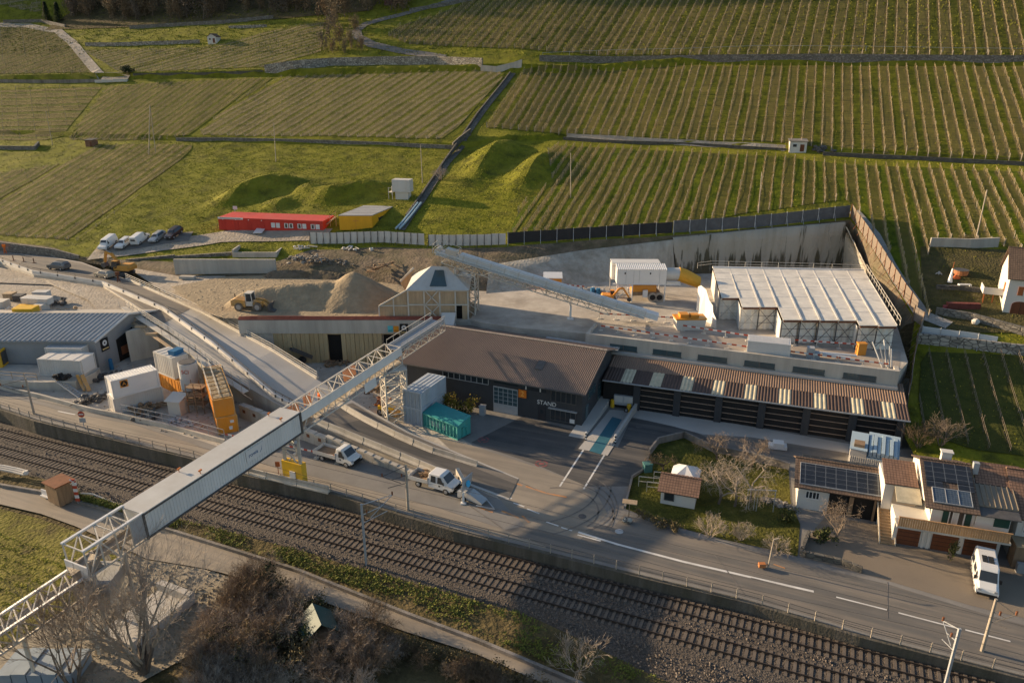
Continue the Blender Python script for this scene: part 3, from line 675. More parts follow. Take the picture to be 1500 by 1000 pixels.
mound('sand_heap','large beige sand heap with a pointed peak beside the gabled hopper shed','sand heap',None,PLAT,[Vector(q)for q in((-43,117.5,2.5),(-36,118.4,3.3),(-30.5,118.6,3.5),(-28.5,119,3.3),(-26,119.5,5.1),(-22.5,118,2.6))],0,K['sand'],2,7)
mound('sand_heap','long low sand bank along the upper bench behind the pointed heap','sand heap',None,PLAT+.2,crest([(400,404,.9),(460,404,1.1),(500,407,.8)]),0,K['earth'],5,4)
DRY=(.15,.115,.062)
SM={'lush':stripemat('vineyard_floor_lush',(.045,.07,.006),(.125,.15,.010),(.21,.165,.07),(.115,.10,.03),.11,.9),'mid':stripemat('vineyard_floor_mid',(.05,.062,.008),(.13,.138,.013),(.22,.17,.085),(.15,.12,.045),.13,.8),'plain':stripemat('vineyard_floor_shaded',(.04,.05,.012),(.075,.08,.018),(.06,.06,.018),(.07,.07,.02),.1,.3),'left':stripemat('vineyard_floor_left',(.05,.06,.008),(.13,.135,.014),(.22,.17,.09),(.15,.12,.045),.12,.5),'bare':stripemat('vineyard_floor_bare',(.055,.065,.010),(.135,.138,.018),(.25,.2,.12),(.17,.14,.065),.16,.6),'dim':stripemat('vineyard_floor_dim',(.045,.053,.009),(.105,.108,.015),(.17,.13,.065),(.14,.11,.05),.13,.6),}  # plain is darkened, its colours carry the shade over the plot behind the houses
def vine_mesh(g,p,d,h,rr,dens,th=1):
 0
 x,y,z=p
 t=rr.uniform(-.08,.08);w_=.035+rr.random()*.02
 g.add([(x-w_,y,z-.1),(x+w_,y,z-.1),(x,y+w_,z-.1),(x+t,y+t*.5,z+h*.62)],[(0,1,3),(1,2,3),(2,0,3)])
 for _ in range(dens):
  a=rr.uniform(-.55,.55);q=h*rr.uniform(.3,.7);b=Vector((x+rr.uniform(-.08,.08),y+rr.uniform(-.08,.08),z+h*rr.uniform(.12,.6)))
  e_=b+Vector((d.x*a+rr.uniform(-.22,.22),d.y*a+rr.uniform(-.22,.22),q));s=(.026+rr.random()*.022)*th;o=Vector((-d.y,d.x,0))*s;u_=Vector((d.x,d.y,0))*s
  g.poly([b-o,b+o,e_+o*.6,e_-o*.6]);g.poly([b-u_,b+u_,e_+u_*.6,e_-u_*.6])
NROWS=0
def parcel(px,rowpx,spacing,mat,label,group,h=1.15,step=1.1,dens=4,seed=1,stuff=None,posts=True,pad=0,zoff=.09,vmat=None,jitter=0,th=1):
 global NROWS
 rr=random.Random(seed)
 poly=[(q.x,q.y)for q in(HP(a,b,0,False)for a,b in px)]
 a,b=HP(*rowpx[0],0,False),HP(*rowpx[1],0,False);d=Vector((b.x-a.x,b.y-a.y,0)).normalized();n=Vector((-d.y,d.x,0))
 cs=[n.x*x+n.y*y for x,y in poly];c0,c1=min(cs),max(cs)
 def span(c):
  ts=[]
  for i in range(len(poly)):
   (x0,y0_),(x1,y1_)=poly[i],poly[(i+1)%len(poly)];e0=n.x*x0+n.y*y0_-c;e1=n.x*x1+n.y*y1_-c
   if(e0>0)!=(e1>0):
    t=e0/(e0-e1);x,y=x0+(x1-x0)*t,y0_+(y1_-y0_)*t;ts.append(d.x*x+d.y*y)
  ts.sort();return[(ts[i],ts[i+1])for i in range(0,len(ts)-1,2)if ts[i+1]-ts[i]>.6]
 g=MB();g.uv=[];prev=[];NS=44;cc=c0+.02
 while cc<c1:
  now=[]
  for s in span(cc):
   cur=len(g.v)
   for j in range(NS+1):
    t=s[0]+(s[1]-s[0])*j/NS;q=d*t+n*cc;g.v.append((q.x,q.y,float(hz(q.x,q.y))+zoff));g.uv.append(((cc-c0)/spacing,t))
   for ps,pc in prev:
    if abs(ps[0]-s[0])<9 and abs(ps[1]-s[1])<9:
     for j in range(NS):g.f.append((pc+j,pc+j+1,cur+j+1,cur+j));g.m.append(0)
   now.append((s,cur))
  prev=now;cc+=spacing*.5
 struct('vineyard_ground',g,SM[mat])
 big=MB();k=0;out=[]
 nrow=int((c1-c0)/spacing)
 for k in range(1,nrow+1):
  c=c0+k*spacing
  for s in span(c):
   if s[1]-s[0]<3:continue
   g=big if stuff else MB();t=s[0]+.4;i=0
   bend=rr.uniform(-1,1)*jitter
   while t<s[1]-.3:
    q=d*t+n*(c+bend*math.sin(t*.08)+rr.gauss(0,.05));z=float(hz(q.x,q.y))+.05
    if rr.random()>.06:vine_mesh(g,(q.x,q.y,z),d,h*rr.uniform(.85,1.15),rr,dens,th)
    if posts and i%5==0:
     hh=h*1.25+rr.uniform(-.1,.15);g.beam((q.x,q.y,z-.2),(q.x+rr.gauss(0,.05),q.y+rr.gauss(0,.05),z+hh),.075,.075,1)
    t+=step;i+=1
   if posts:
    q=d*s[0]+n*c;z=float(hz(q.x,q.y));g.beam((q.x,q.y,z-.2),(q.x-d.x*.3,q.y-d.y*.3,z+h*1.35),.09,.09,1)
   if len(g.v)>20:
    for hw in(.55,.95):
     wp=[]
     for j in range(int((s[1]-s[0])/3)+2):
      tt=min(s[0]+j*3,s[1]);q=d*tt+n*(c+bend*math.sin(tt*.08));wp.append(Vector((q.x,q.y,float(hz(q.x,q.y))+.05+h*hw)))
     for wa,wb in zip(wp,wp[1:]):g.beam(wa,wb,.03)
   if not stuff and len(g.v)>20:
    q=d*s[0]+n*c;o=(q.x,q.y,float(hz(q.x,q.y)))
    ob=g.build('vine_row',[vmat or K['vine'],K['post']],off=o);ob.location=o;tag(ob,label,'vine row',group);NROWS+=1
 if stuff:tag(big.build('vineyard_vines',[vmat or K['vine'],K['post']]),stuff,'vines',kind='stuff')
UP=((900,300),(930,235))
def updir(px,py):
 p=HP(px,py,0,False);return((px,py),None)
def rowdir(px,py,dv=0.0):
 0
 p=HP(px,py,0,False);q=p+Vector((UX+UY*dv,UY-UX*dv,0))*10
 q.z=float(hz(q.x,q.y,False));v=q-Vector((0,0,H));fx=FPX
 yc=v.y*CT-v.z*ST*1.0;up=v.y*ST+v.z*CT
 return((px,py),(750+fx*v.x/yc,500-fx*up/yc))
def rd(px,py,dv=0):
 a,b=rowdir(px,py,dv);return(a,b)
parcel([(800,222),(822,213),(900,217),(1140,230),(1225,240),(1500,252),(1580,258),(1580,372),(1500,372),(1470,360),(1368,352),(1348,400),(1366,470),(1350,462),(1310,385),(1262,318),(1240,292),(1100,312),(985,334),(850,342),(745,344),(765,300),(810,268)],rd(1000,290),2.0,'lush','bare vine row in the terrace vineyard directly above the black fence','vine rows above the black fence',1.05,.9,5,21)
parcel([(765,103),(850,99),(1000,97),(1250,97),(1500,98),(1590,100),(1590,240),(1500,235),(1330,228),(1215,222),(1140,208),(1000,205),(850,197),(712,188)],rd(1000,150),2.1,'mid','bare vine row on the wide upper right slope between the two stone walls','vine rows on the upper right slope',1.0,1.05,5,22)
parcel([(412,113),(500,109),(700,103),(742,108),(655,204),(480,200),(350,200),(290,197),(330,160)],((455,198),(602,99)),2.6,'bare','bare vine row on the middle slope left of the dark drainage channel','vine rows left of the drainage channel',.62,1.2,1,23,th=.8)
parcel([(100,205),(158,128),(215,122),(405,114),(330,160),(276,199),(180,206)],((190,190),(260,142)),2.6,'left','bare vine row on the left slope between the contour plot and the middle slope','vine rows left of the middle slope',.55,1.2,1,44,th=.8)
parcel([(-60,262),(95,240),(140,213),(235,212),(285,214),(272,228),(130,352),(100,352),(-60,340),(-90,285)],((80,350),(277,215)),2.7,'left','bare vine row on the lower left slope above the parked cars','vine rows above the parked cars',.55,1.2,1,24,th=.8)
parcel([(640,22),(760,-30),(1000,-60),(1560,-60),(1590,84),(1450,83),(1000,81),(800,76),(700,70),(600,65),(566,52),(585,38)],rd(1000,50,.06),2.6,'dim','','',1.05,1.4,3,25,stuff='rows of staked bare vines on the topmost slope above the hillside road')
parcel([(-20,127),(150,127),(95,196),(60,207),(-20,208)],((0,160),(140,156)),2.3,'mid','bare vine row following the contour in the small plot at the left edge','contour vine rows',.6,1.2,2,26)
parcel([(-30,40),(60,43),(95,55),(140,106),(-30,109)],((20,84),(95,58)),2.6,'dim','','',0.8,1.5,2,27,stuff='thin bare vines on the upper left field beside the field track')
parcel([(122,74),(300,70),(400,45),(475,32),(470,78),(400,98),(200,106),(175,106)],((200,103),(293,77)),2.5,'bare','','',0.8,1.5,2,28,stuff='thin bare vines on the plot below the little white hut')
parcel([(-40,0),(62,0),(62,26),(-40,28)],((0,20),(60,6)),3,'bare','','',1.1,2,3,29,stuff='thin bare vines on the far field at the upper left corner')
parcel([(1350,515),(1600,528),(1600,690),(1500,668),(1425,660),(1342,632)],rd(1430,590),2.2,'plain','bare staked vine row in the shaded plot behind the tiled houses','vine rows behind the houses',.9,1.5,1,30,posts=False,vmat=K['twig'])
print('vine rows',NROWS)
def hillwall(name,label,px,h,mat,th=.5,sink=.6,cat='stone wall',slopecap=None):
 g=MB();pts=dens([HP(a,b)for a,b in px],6);rr=random.Random(len(px))
 for a,b in zip(pts,pts[1:]):
  ha=h*rr.uniform(.9,1.1);d=(b-a);d.z=0;n=Vector((d.y,-d.x,0)).normalized()
  if n.y>0:n=-n
  o=-n*th
  vs=[a+Vector((0,0,-sink)),b+Vector((0,0,-sink)),b+o+Vector((0,0,-sink)),a+o+Vector((0,0,-sink)),a+Vector((0,0,h)),b+Vector((0,0,h)),b+o+Vector((0,0,h*.98)),a+o+Vector((0,0,h*.98))]
  g.add(vs,[(0,1,5,4),(4,5,6,7),(2,3,7,6),(0,4,7,3),(1,2,6,5)])
 return wsingle(name,label,cat,g,mat)
def hillstrip(name,px,w,mat,off=.14,kind='structure'):
 g=MB();pts=dens([HP(a,b)for a,b in px],6);n=len(pts)
 L_,R_=[],[]
 for i,p in enumerate(pts):
  a,b=pts[max(0,i-1)],pts[min(n-1,i+1)];d=(b-a);d.z=0;d.normalize();o=Vector((-d.y,d.x,0))*(w/2)
  for lst,q in((L_,p+o),(R_,p-o)):lst.append((q.x,q.y,float(hz(q.x,q.y))+off))
 g.add(L_+R_,[(i,i+1,n+i+1,n+i)for i in range(n-1)]);return struct(name,g,mat,kind)
hillwall('terrace_wall','thin grey terrace wall along the top of the meadow behind the red cabins',[(258,207),(330,207),(450,210),(560,214),(664,219)],1.0,K['rowwall'])
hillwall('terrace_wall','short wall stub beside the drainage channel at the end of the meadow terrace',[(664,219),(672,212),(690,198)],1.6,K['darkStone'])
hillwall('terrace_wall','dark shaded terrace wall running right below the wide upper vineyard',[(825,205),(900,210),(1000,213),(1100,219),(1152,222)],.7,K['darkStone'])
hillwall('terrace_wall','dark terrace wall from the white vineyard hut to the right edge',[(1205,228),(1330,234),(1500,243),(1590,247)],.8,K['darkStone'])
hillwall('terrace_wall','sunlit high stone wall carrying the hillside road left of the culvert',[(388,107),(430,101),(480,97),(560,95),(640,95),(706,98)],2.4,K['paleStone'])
hillwall('terrace_wall','long stone wall under the top vineyard right of the culvert',[(790,90),(900,92),(1050,90),(1200,89),(1350,91),(1590,93)],1.7,K['rowwall'])
hillwall('terrace_wall','grey concrete wall under the field track at the left edge',[(-20,121),(80,122),(145,121)],1.1,K['concrete_dark'])
hillwall('terrace_wall','thin dark wall between the field track and the stone road wall',[(195,110),(290,109),(385,106)],.55,K['darkStone'])
hillwall('terrace_wall','low pale wall of the small contour plot at the left edge',[(-20,219),(50,220),(56,213)],1.1,K['rowwall'])
hillwall('terrace_wall','pale stone wall left of the little white hut',[(125,68),(170,68),(230,66),(292,64)],1.3,K['paleStone'])
hillwall('terrace_wall','upper pale stone wall above the little white hut',[(190,43),(260,39),(330,35),(400,28)],1.3,K['rowwall'])
hillwall('terrace_wall','broken pale wall right of the upper stone wall by the bushes',[(335,42),(390,40)],.9,K['paleStone'])
hillwall('terrace_wall','rubble wall beside the track bend under the far conifers',[(5,34),(60,33),(95,41)],1.2,K['rowwall'])
hillwall('terrace_wall','rubble wall along the curving road near the upper shed',[(600,18),(650,10),(700,0)],1.2,K['rowwall'])
hillwall('culvert_wall','pale concrete culvert head where the drainage channel meets the hillside road',[(704,104),(727,106),(752,100),(764,96)],1.6,K['concrete'],.8,cat='culvert')
hillstrip('field_track',[(-20,37),(40,38),(85,46),(105,62),(130,92),(150,111)],3.0,K['dust'])
hillstrip('field_track',[(150,111),(165,111),(190,110)],3.0,K['dust'])
hillstrip('hillside_road',[(690,-8),(640,8),(580,24),(535,36),(522,46),(524,55),(545,66),(590,76),(650,85)],3.2,K['asphalt'])
hillstrip('hillside_path',[(830,203),(930,207),(1060,213),(1150,218)],1.0,K['dust'],.1)
hillstrip('drainage_channel',[(752,108),(735,130),(705,168),(680,205),(655,240),(625,285),(600,320),(588,338)],1.5,K['darkStone'],.16)
hillwall('channel_wall','dark stone side wall along the left of the drainage channel',[(748,108),(731,130),(700,168),(675,205),(650,240),(620,285),(596,318)],.55,K['darkStone'],.35,.5,'stone wall')
g=MB();pts=[HP(a,b,.45)for a,b in[(612,300),(598,318),(588,330),(580,338)]];g.path(pts,.22,6)
pts=[p+Vector((.7,0,0))for p in pts];g.path(pts,.22,6);wsingle('pipe','pair of pale blue pipes running down beside the drainage channel','pipe',g,M('pipe_blue',(.3,.4,.45),.5))
g=MB();pts=dens([HP(a,b,.1)for a,b in[(795,84),(900,80),(1000,78),(1110,74),(1250,75),(1400,78),(1590,80)]],8)
for i,p in enumerate(pts):
 if i%3==0:g.beam(p,p+Vector((0,0,1.2)),.07)
for a,b in zip(pts,pts[1:]):g.beam(a+Vector((0,0,1.15)),b+Vector((0,0,1.15)),.07)
wsingle('railing','thin pale pipe railing on top of the long upper stone wall','railing',g,K['galv'])
def hut(name,label,base,w,dp,h,rz,wallm,roofm,kind='gable',win=True,door=True,cat='hut',rh=.9):
 t=thing(name,label,cat,base,rz);g=MB();g.box(-w/2,0,-.5,w/2,dp,h)
 if kind=='gable':
  g.extr([(-w/2,0,h),(w/2,0,h),(0,0,h+rh)],(0,dp,0))
 g.build('wall',wallm,t);r=MB()
 if kind=='gable':
  for s in(-1,1):r.extr([(0,-.25,h+rh+.02),(s*(w/2+.25),-.25,h-.18+.02),(s*(w/2+.25),-.25,h-.06),(0,-.25,h+rh+.14)],(0,dp+.5,0))
 else:r.extr([(-w/2-.2,-.25,h+.02),(-w/2-.2,dp+.25,h+.3),(-w/2-.2,dp+.25,h+.42),(-w/2-.2,-.25,h+.14)],(w+.4,0,0))
 r.build('roof',roofm,t)
 if win:
  f=MB();f.box(-w*.34,-.05,h*.42,-w*.06,.02,h*.78);q=f.build('window',K['clean_white'],t);f=MB();f.box(-w*.31,-.07,h*.46,-w*.09,-.045,h*.74);f.build('pane',K['glass'],q)
 if door:f=MB();f.box(w*.12,-.05,0,w*.36,.02,h*.72);f.build('door',K['brown_door'],t)
 return t
hut('vineyard_hut','tiny white hut with brown gabled roof under the dark wood at upper left',HP(311,65,.4),3.2,3.4,2.1,R(-8),K['plaster'],K['tile_brown'])
hut('vineyard_hut','square pale hut with flat roof on the terrace wall at right',HP(1168,224,.3),3.6,2.8,2.1,R(-14),K['plaster'],K['concrete_dark'],'flat')
hut('tool_shed','small brown brick shed with flat roof between the left vine rows',HP(131,215,.0),2.3,2.3,1.7,R(-10),M('brick_shed',(.2,.11,.07),.9,.25,2),K['dark_steel'],'flat',False,True)
hut('hill_shed','dark red shed beside the curving hillside road at the top',HP(572,8,.0),4.5,4,2.6,R(-10),M('red_shed',(.12,.05,.045),.9,.2,2),K['tile_brown'],'flat',False,False)
g=MB();rr=random.Random(4)
for i in range(14):p=HP(1205+rr.uniform(-15,18),221+rr.uniform(-4,3));g.blob((p.x,p.y,p.z+.3),rr.uniform(.3,.8),rr.uniform(.3,.7),rr.uniform(.3,.6),6,4,.3)
wsingle('woodpile','heap of dark logs and junk beside the square pale hut','woodpile',g,K['dark_steel'])
g=MB()
for i in range(5):
 p=HP(146+i*9,121-i*.4,.3);g.box(p.x-1.3,p.y-.6,p.z-.4,p.x+1.2,p.y+.6,p.z+.5+.1*(i%2))
wsingle('pallet_stack','row of pale wrapped pallets at the fork of the left field track','pallets',g,K['tarp'])
p=HP(588,293);t=thing('control_container','small white container on a white stand above the yellow cabin','container',p,R(-12))
g=MB();g.box(-2,0,1.7,2,2.4,4.3);g.build('body',K['white'],t)
g=MB();g.box(-1.4,.2,-.8,1.5,2.2,1.69);g.build('base',K['tarp'],t)
g=MB()
for x in(-2.9,-2.05):g.beam((x,.1,-.6),(x,.1,2.6),.1);g.beam((x,2,-.6),(x,2,2.6),.1)
g.beam((-2.95,.1,2.5),(-2,.1,2.5),.08);g.box(-3,0,1.5,-2.02,2.2,1.6);g.build('landing',K['steel'],t)
def pole(label,base,top,r=.13,cat='pole',mat='post',name='utility_pole',arm=0):
 g=MB();g.tube((0,0,-.6),tuple(Vector(top)-Vector(base)),r,r*.7,7)
 return single(name,label,cat,g,K[mat],base)
def uprightpole(label,pxb,pxt,ground=None,r=.13,**k):
 b=ground if ground is not None else HP(*pxb);t=Py(pxt[0],pxt[1],b.y);return pole(label,b,(t.x,b.y,t.z),r,**k)
uprightpole('leaning wooden pole in the lower right vineyard above the house terrace',(1429,353),(1446,278))
uprightpole('slim wooden pole in the left part of the terrace vineyard by the grass mounds',(836,290),(836,224),r=.1)
uprightpole('slim pole rising from the black fence line among the terrace vines',(1111,312),(1116,252),r=.1)
uprightpole('thin pole standing in the meadow behind the red cabins',(404,237),(401,180),r=.1)
uprightpole('thin pole beside the bushes left of the drainage channel',(619,268),(616,212),r=.1)
uprightpole('thin grey pole leaning on the contour vine plot at left',(77,212),(67,162),r=.09)
g=MB();b=HP(218,227);tp=Py(219.5,155,b.y);b2=HP(228,222);tp=Vector((tp.x,b.y,tp.z));o=b
g.tube(b-o,tp-o,.13,.1,7);g.tube(b2-o,tp-o,.11,.09,6);single('utility_pole','double legged wooden pole standing in the left vine rows','pole',g,K['post'],o)
def building(name,label,cat,A,B):
 o,rz,w=frame(A,B);return thing(name,label,cat,o,rz),w
def windows(t,specs,y=-.03,fr=None,gl=None,z=None,bars=0,label=None):
 0
 for x0,x1,z0,z1 in specs:
  g=MB();f=.09
  for b in((x0,z0,x1,z0+f),(x0,z1-f,x1,z1),(x0,z0+f,x0+f,z1-f),(x1-f,z0+f,x1,z1-f)):g.box(b[0],y-.05,b[1],b[2],y+.03,b[3])
  for k in range(1,bars+1):x=x0+(x1-x0)*k/(bars+1);g.box(x-.04,y-.05,z0+f,x+.04,y+.03,z1-f)
  o=g.build('window',fr or K['clean_white'],t)
  g=MB();g.box(x0+f,y-.015,z0+f,x1-f,y+.005,z1-f);g.build('pane',gl or K['glass'],o)
A=Vector((8.9,86.2,0));ang=R(-23.5);W=25.6
o0=A+Vector((-math.cos(ang)*W,-math.sin(ang)*W,0))
o0+=Vector((-math.sin(ang),math.cos(ang),0))*.0
t=thing('workshop_building','dark grey two storey workshop with brown corrugated gable roof and STAND lettering','building',o0,ang)
DP,EZ,RZD,RDZ,BZ=12.6,5.25,7.9,7.85,6.3
g=MB();g.box(0,0,-.1,W,DP,EZ-.25)
g.extr([(W-.02,0,EZ-.25),(W-.02,DP,EZ-.25),(W-.02,DP,BZ-.2),(W-.02,RZD,RDZ-.25)],(-W+.04,0,0));g.build('wall',K['anthracite'],t)
ex0,ex1=-1.2,W+.7
g=MB();lw_=ex1-ex0
g.corr((ex0,-.9,EZ-.18),(lw_,0,0),(0,RZD+.9,RDZ-EZ+.18),110,.07);g.corr((ex0,DP+.7,BZ-.1),(lw_,0,0),(0,RZD-DP-.7,RDZ-BZ+.1),110,.07)
for s0,s1 in(((-.9,EZ-.26),(RZD,RDZ-.06)),((DP+.7,BZ-.18),(RZD,RDZ-.06))):
 g.extr([(ex0,s0[0],s0[1]),(ex0,s1[0],s1[1]),(ex0,s1[0],s1[1]+.06),(ex0,s0[0],s0[1]+.07)],(lw_,0,0))
rf=g.build('roof',K['brown_roof'],t)
g=MB();
for i in range(52):x=ex0+lw_*i/52;g.box(x,RZD-.22,RDZ+.0,x+lw_/52-.06,RZD+.22,RDZ+.13)
g.build('ridge_cap',M('ridge_cap',(.30,.25,.21),.8,.2,2),rf)
g=MB();sx=W-7.4
def onroof(x,s,lift):return(x,-.9+(RZD+.9)*s,EZ-.18+(RDZ-EZ+.18)*s+lift)
g.extr([onroof(sx,.34,.09),onroof(sx+1.0,.34,.09),onroof(sx+1.0,.54,.09),onroof(sx,.54,.09)],(0,0,.08));g.build('skylight',K['dark_steel'],rf)
g=MB();g.box(ex0,-1.05,EZ-.3,ex1,-.9,EZ-.16);g.build('gutter',K['dark_steel'],t)
g=MB();g.box(1.0,DP+.2,BZ-.55,12,DP+3.2,BZ-.4);g.build('lean_to_roof',K['asphalt'],t)
g=MB();g.box(W-10.5,DP+.75,BZ-.5,W+.6,DP+2.2,BZ-.36);g.build('back_canopy',K['galv'],t)
X=lambda d:W-d
def wx(px,z=2.6):
 a,b=-3.0,30.0
 for _ in range(30):
  m=(a+b)/2;q=A+Vector((-math.cos(ang)*m,-math.sin(ang)*m,z));yc=q.y*CT-(q.z-H)*ST
  if 750+FPX*q.x/yc>px:a=m
  else:b=m
 return W-a
g=MB();gx=wx(723,1.9);gw=wx(758.5,1.9)-gx;g.box(gx,-.06,0,gx+gw,.02,3.7);dr=g.build('garage_door',K['galv'],t)
g=MB()
for i in range(5):
 for j in range(4):g.box(gx+gw*(.03+i*.195),-.085,1.3+j*.58,gx+gw*(.195+i*.195),-.055,1.8+j*.58)
g.build('door_glazing',K['glass_blue'],dr)
g=MB();g.box(wx(724,4.4),-.05,4.15,wx(759,4.4),.02,4.85);g.build('window_band',K['glass'],t)
g=MB();g.box(wx(763,4.4),-.05,3.95,wx(800,4.4),.02,4.85);g.build('window_band',K['glass'],t)
g=MB();g.box(wx(770,4.4),-.1,4.0,wx(771.5,4.4),-.04,4.8);g.box(wx(791,4.4),-.1,4.0,wx(792.5,4.4),-.04,4.8);g.build('mullion',K['clean_white'],t)
for x0 in(W-wx(649,4.1),W-wx(682,4.1)):
 g=MB();g.box(X(x0),-.05,3.75,X(x0-3.4),.02,4.45);wq=g.build('window',K['glass'],t)
 g=MB()
 for k in range(5):g.box(X(x0)+k*.85-.04,-.09,3.7,X(x0)+k*.85+.04,-.04,4.5)
 g.box(X(x0),-.09,3.66,X(x0-3.4),-.04,3.74);g.build('mullion',K['galv'],wq)
windows(t,[(wx(807,4),X(.8),3.0,4.85)],fr=K['dark_steel'],bars=4);windows(t,[(wx(806,1.2),X(.8),.35,1.95)],fr=K['dark_steel'],bars=4)
g=MB();g.box(wx(804,2),-.35,2.0,X(.6),.0,2.1);g.build('canopy',K['galv'],t)
g=MB();dx_=wx(788.5,1);g.box(dx_,-.06,0,dx_+1.0,.02,2.0);d_=g.build('door',M('stand_door',(.03,.03,.035),.5),t);g=MB();g.box(dx_+.3,-.08,1.0,dx_+.7,-.055,1.5);g.build('pane',K['glass'],d_)
g=MB();sx0=wx(760,3.3);g.box(sx0,-.14,2.75,sx0+1.1,-.02,3.85);sg=g.build('sign',M('sign_orange',(.62,.17,.02),.5,.05),t)
text('2',1.0,M('sign_yellow',(.85,.45,.1),.5,.02),sg,(sx0+.55,-.15,3.3),(R(90),0,0))
text('STAND',.82,K['clean_white'],t,(wx(801,2.55),-.05,2.52),(R(90),0,0),ext=.03)
g=MB();g.box(X(1.6),-.09,.4,X(.95),-.05,.95);g.build('notice',K['clean_white'],t)
g=MB()
for k in(12.2,9.3,6.6):g.box(X(k),-.3,4.98,X(k)+.22,-.05,5.15)
g.build('floodlight',K['clean_white'],t)
g=MB();g.box(W+.0,2.2,2.9,W+.05,5.4,4.0);g.box(W,6.6,.6,W+.05,11.2,3.2);g.box(W,1.4,.3,W+.05,2.5,2.4);g.build('side_window',K['glass_blue'],t)
g=MB();g.box(W-.3,.3,3.5,W+1.1,1.9,3.6);g.build('side_canopy',K['galv'],t)if False else None
A=Vector((9.4,93.6,0));A=P(930,601);B=P(1316,657);o_,rz,W=frame(A,B)
t=thing('long_shed','long low shed with black slatted front and brown roof of translucent strips','shed',o_,rz)
W2=W;D1,D2,E0,E1,E2=3.2,8.3,4.05,4.5,5.15
xl=-4.5
g=MB();g.box(xl,.35,-.1,W2,8.0,E0-.12);g.build('wall',K['black'],t)
NB=6;bw=(W2-.3)/NB
for i in range(NB+1):
 g=MB();x=.1+i*bw;g.box(x-.45,.0,0,x+.45,.4,E0-.1);g.build('pillar',K['anthracite'],t)
g=MB()
for i in range(NB):
 for k in range(4):g.box(.1+i*bw+.47,.18,.55+k*.82,.1+(i+1)*bw-.47,.26,.62+k*.82)
g.build('rail',M('shed_rail',(.33,.24,.18),.7),t)
g=MB();xs0=xl;n=8;per=(W2+.6-xl)/9.0;strips=[]
x=xl;edges=[]
cx=[-1.6,2.9,7.6,12.3,17.0,21.9,26.8,31.9,36.0]
cx=[c*(W2+.4)/38.4 for c in cx]
prev=xl
for c in cx+[None]:
 e_=(c-.75)if c is not None else W2+.6
 if e_-prev>.4:g.corr((prev,-.45,E0),(e_-prev,0,0),(0,D1+.45,E1-E0),max(2,int((e_-prev)/.36)),.07)
 if c is not None:strips.append((c-.75,c+.75));prev=c+.75
g.build('front_roof',K['shed_front'],t)
for a,b in strips:
 g=MB();g.corr((a,-.45,E0+.015),(b-a,0,0),(0,D1+.45,E1-E0),3,.06);g.build('translucent_strip',K['translucent'],t)
g=MB();g.corr((xl,D1,E1+.01),(W2+.6-xl,0,0),(0,D2-D1,E2-E1),120,.07);g.build('roof',K['shed_roof'],t)
g=MB();g.extr([(xl,-.4,E0-.12),(xl,D1,E1-.1),(xl,D2,E2-.1),(xl,D2,E2-.03),(xl,D1,E1-.03),(xl,-.4,E0-.03)],(W2+.55-xl,0,0));g.build('roof_deck',K['dark_steel'],t)
g=MB();g.box(xl,-.6,E0-.14,W2+.6,-.46,E0);g.build('gutter',K['galv'],t)
g=MB();g.box(W2+.02,.0,0,W2+.25,.4,E0-.1);g.build('corner_post',K['concrete'],t)
A=P(858,487,7.5);B=P(1318,545,7.25);A.z=B.z=0
o_,rz,W=frame(A,B)
t=thing('concrete_store','long pale concrete building with a row of strip windows above the shed roof','building',o_,rz)
g=MB();g.box(0,0,3.0,W,.5,7.35);g.box(0,.5,3,.4,5,7.3);g.box(W-.5,.5,0,W,2.0,7.3);g.build('wall',K['concrete'],t)
g=MB();g.box(0,-.7,5.0,W+.02,-.01,5.35);g.build('ledge',K['concrete_deck'],t)
for k in range(7):
 x=10.2-6.3+k*6.35 if False else 3.6+k*6.15
 if x+3.9>W:break
 g=MB();g.box(x,-.06,5.55,x+3.9,.02,6.3);q=g.build('strip_window',K['glass_blue'],t)
 g=MB();g.box(x-.1,-.09,5.45,x+4.0,-.02,5.545);g.box(x+1.9,-.09,5.55,x+2.0,-.065,6.3);g.build('frame',K['dark_steel'],q)
A=P(147,543);B=P(194,523)
c0=P(147,544);hz_e=Py(145,499,c0.y).z
t=thing('grey_hall','large grey metal hall with ribbed roof and an open door in its gable','hall',(c0.x,c0.y,0),R(0))
L_=46;DG=13.5;sk=.33
def hp(x,d,z):return(x+d*sk*0+d*.25,d,z)
rz_=6.9;ez_=hz_e
g=MB();g.extr([hp(0,0,-.1),hp(0,DG,-.1),hp(0,DG,ez_+.3),hp(0,DG*.52,rz_-.1),hp(0,0,ez_-.1)],(-L_,0,0));g.build('wall',K['grey_wall'],t)
g=MB();R0=Vector(hp(.35,-.3,ez_-.02));R1=Vector(hp(.35,DG*.52,rz_));R2=Vector(hp(.35,DG+.3,ez_+.3))
g.corr(R0,(-L_,0,0),R1-R0,62,.14);g.extr([R0-Vector((0,0,.12)),R1-Vector((0,0,.1)),R1-Vector((0,0,.03)),R0-Vector((0,0,.03))],(-L_,0,0));g.build('roof',K['grey_roof'],t)
g=MB();g.extr([R1,R2,R2+Vector((0,0,.1)),R1+Vector((0,0,.1))],(-L_,0,0));g.build('back_roof',M('hall_back_roof',(.36,.34,.31),.6,.1,.6),t)
g=MB();g.beam(R0+Vector((.02,0,-.1)),R1+Vector((.02,0,-.05)),.12,.3);g.beam(R1+Vector((.02,0,-.05)),R2+Vector((.02,0,0)),.12,.3);g.build('verge_trim',K['clean_white'],t)
g=MB();g.extr([hp(.03,4.0,0),hp(.03,8.8,0),hp(.03,8.8,3.9),hp(.03,8.2,4.6),hp(.03,4.0,3.6)],(.06,0,0));g.build('doorway',K['void'],t)
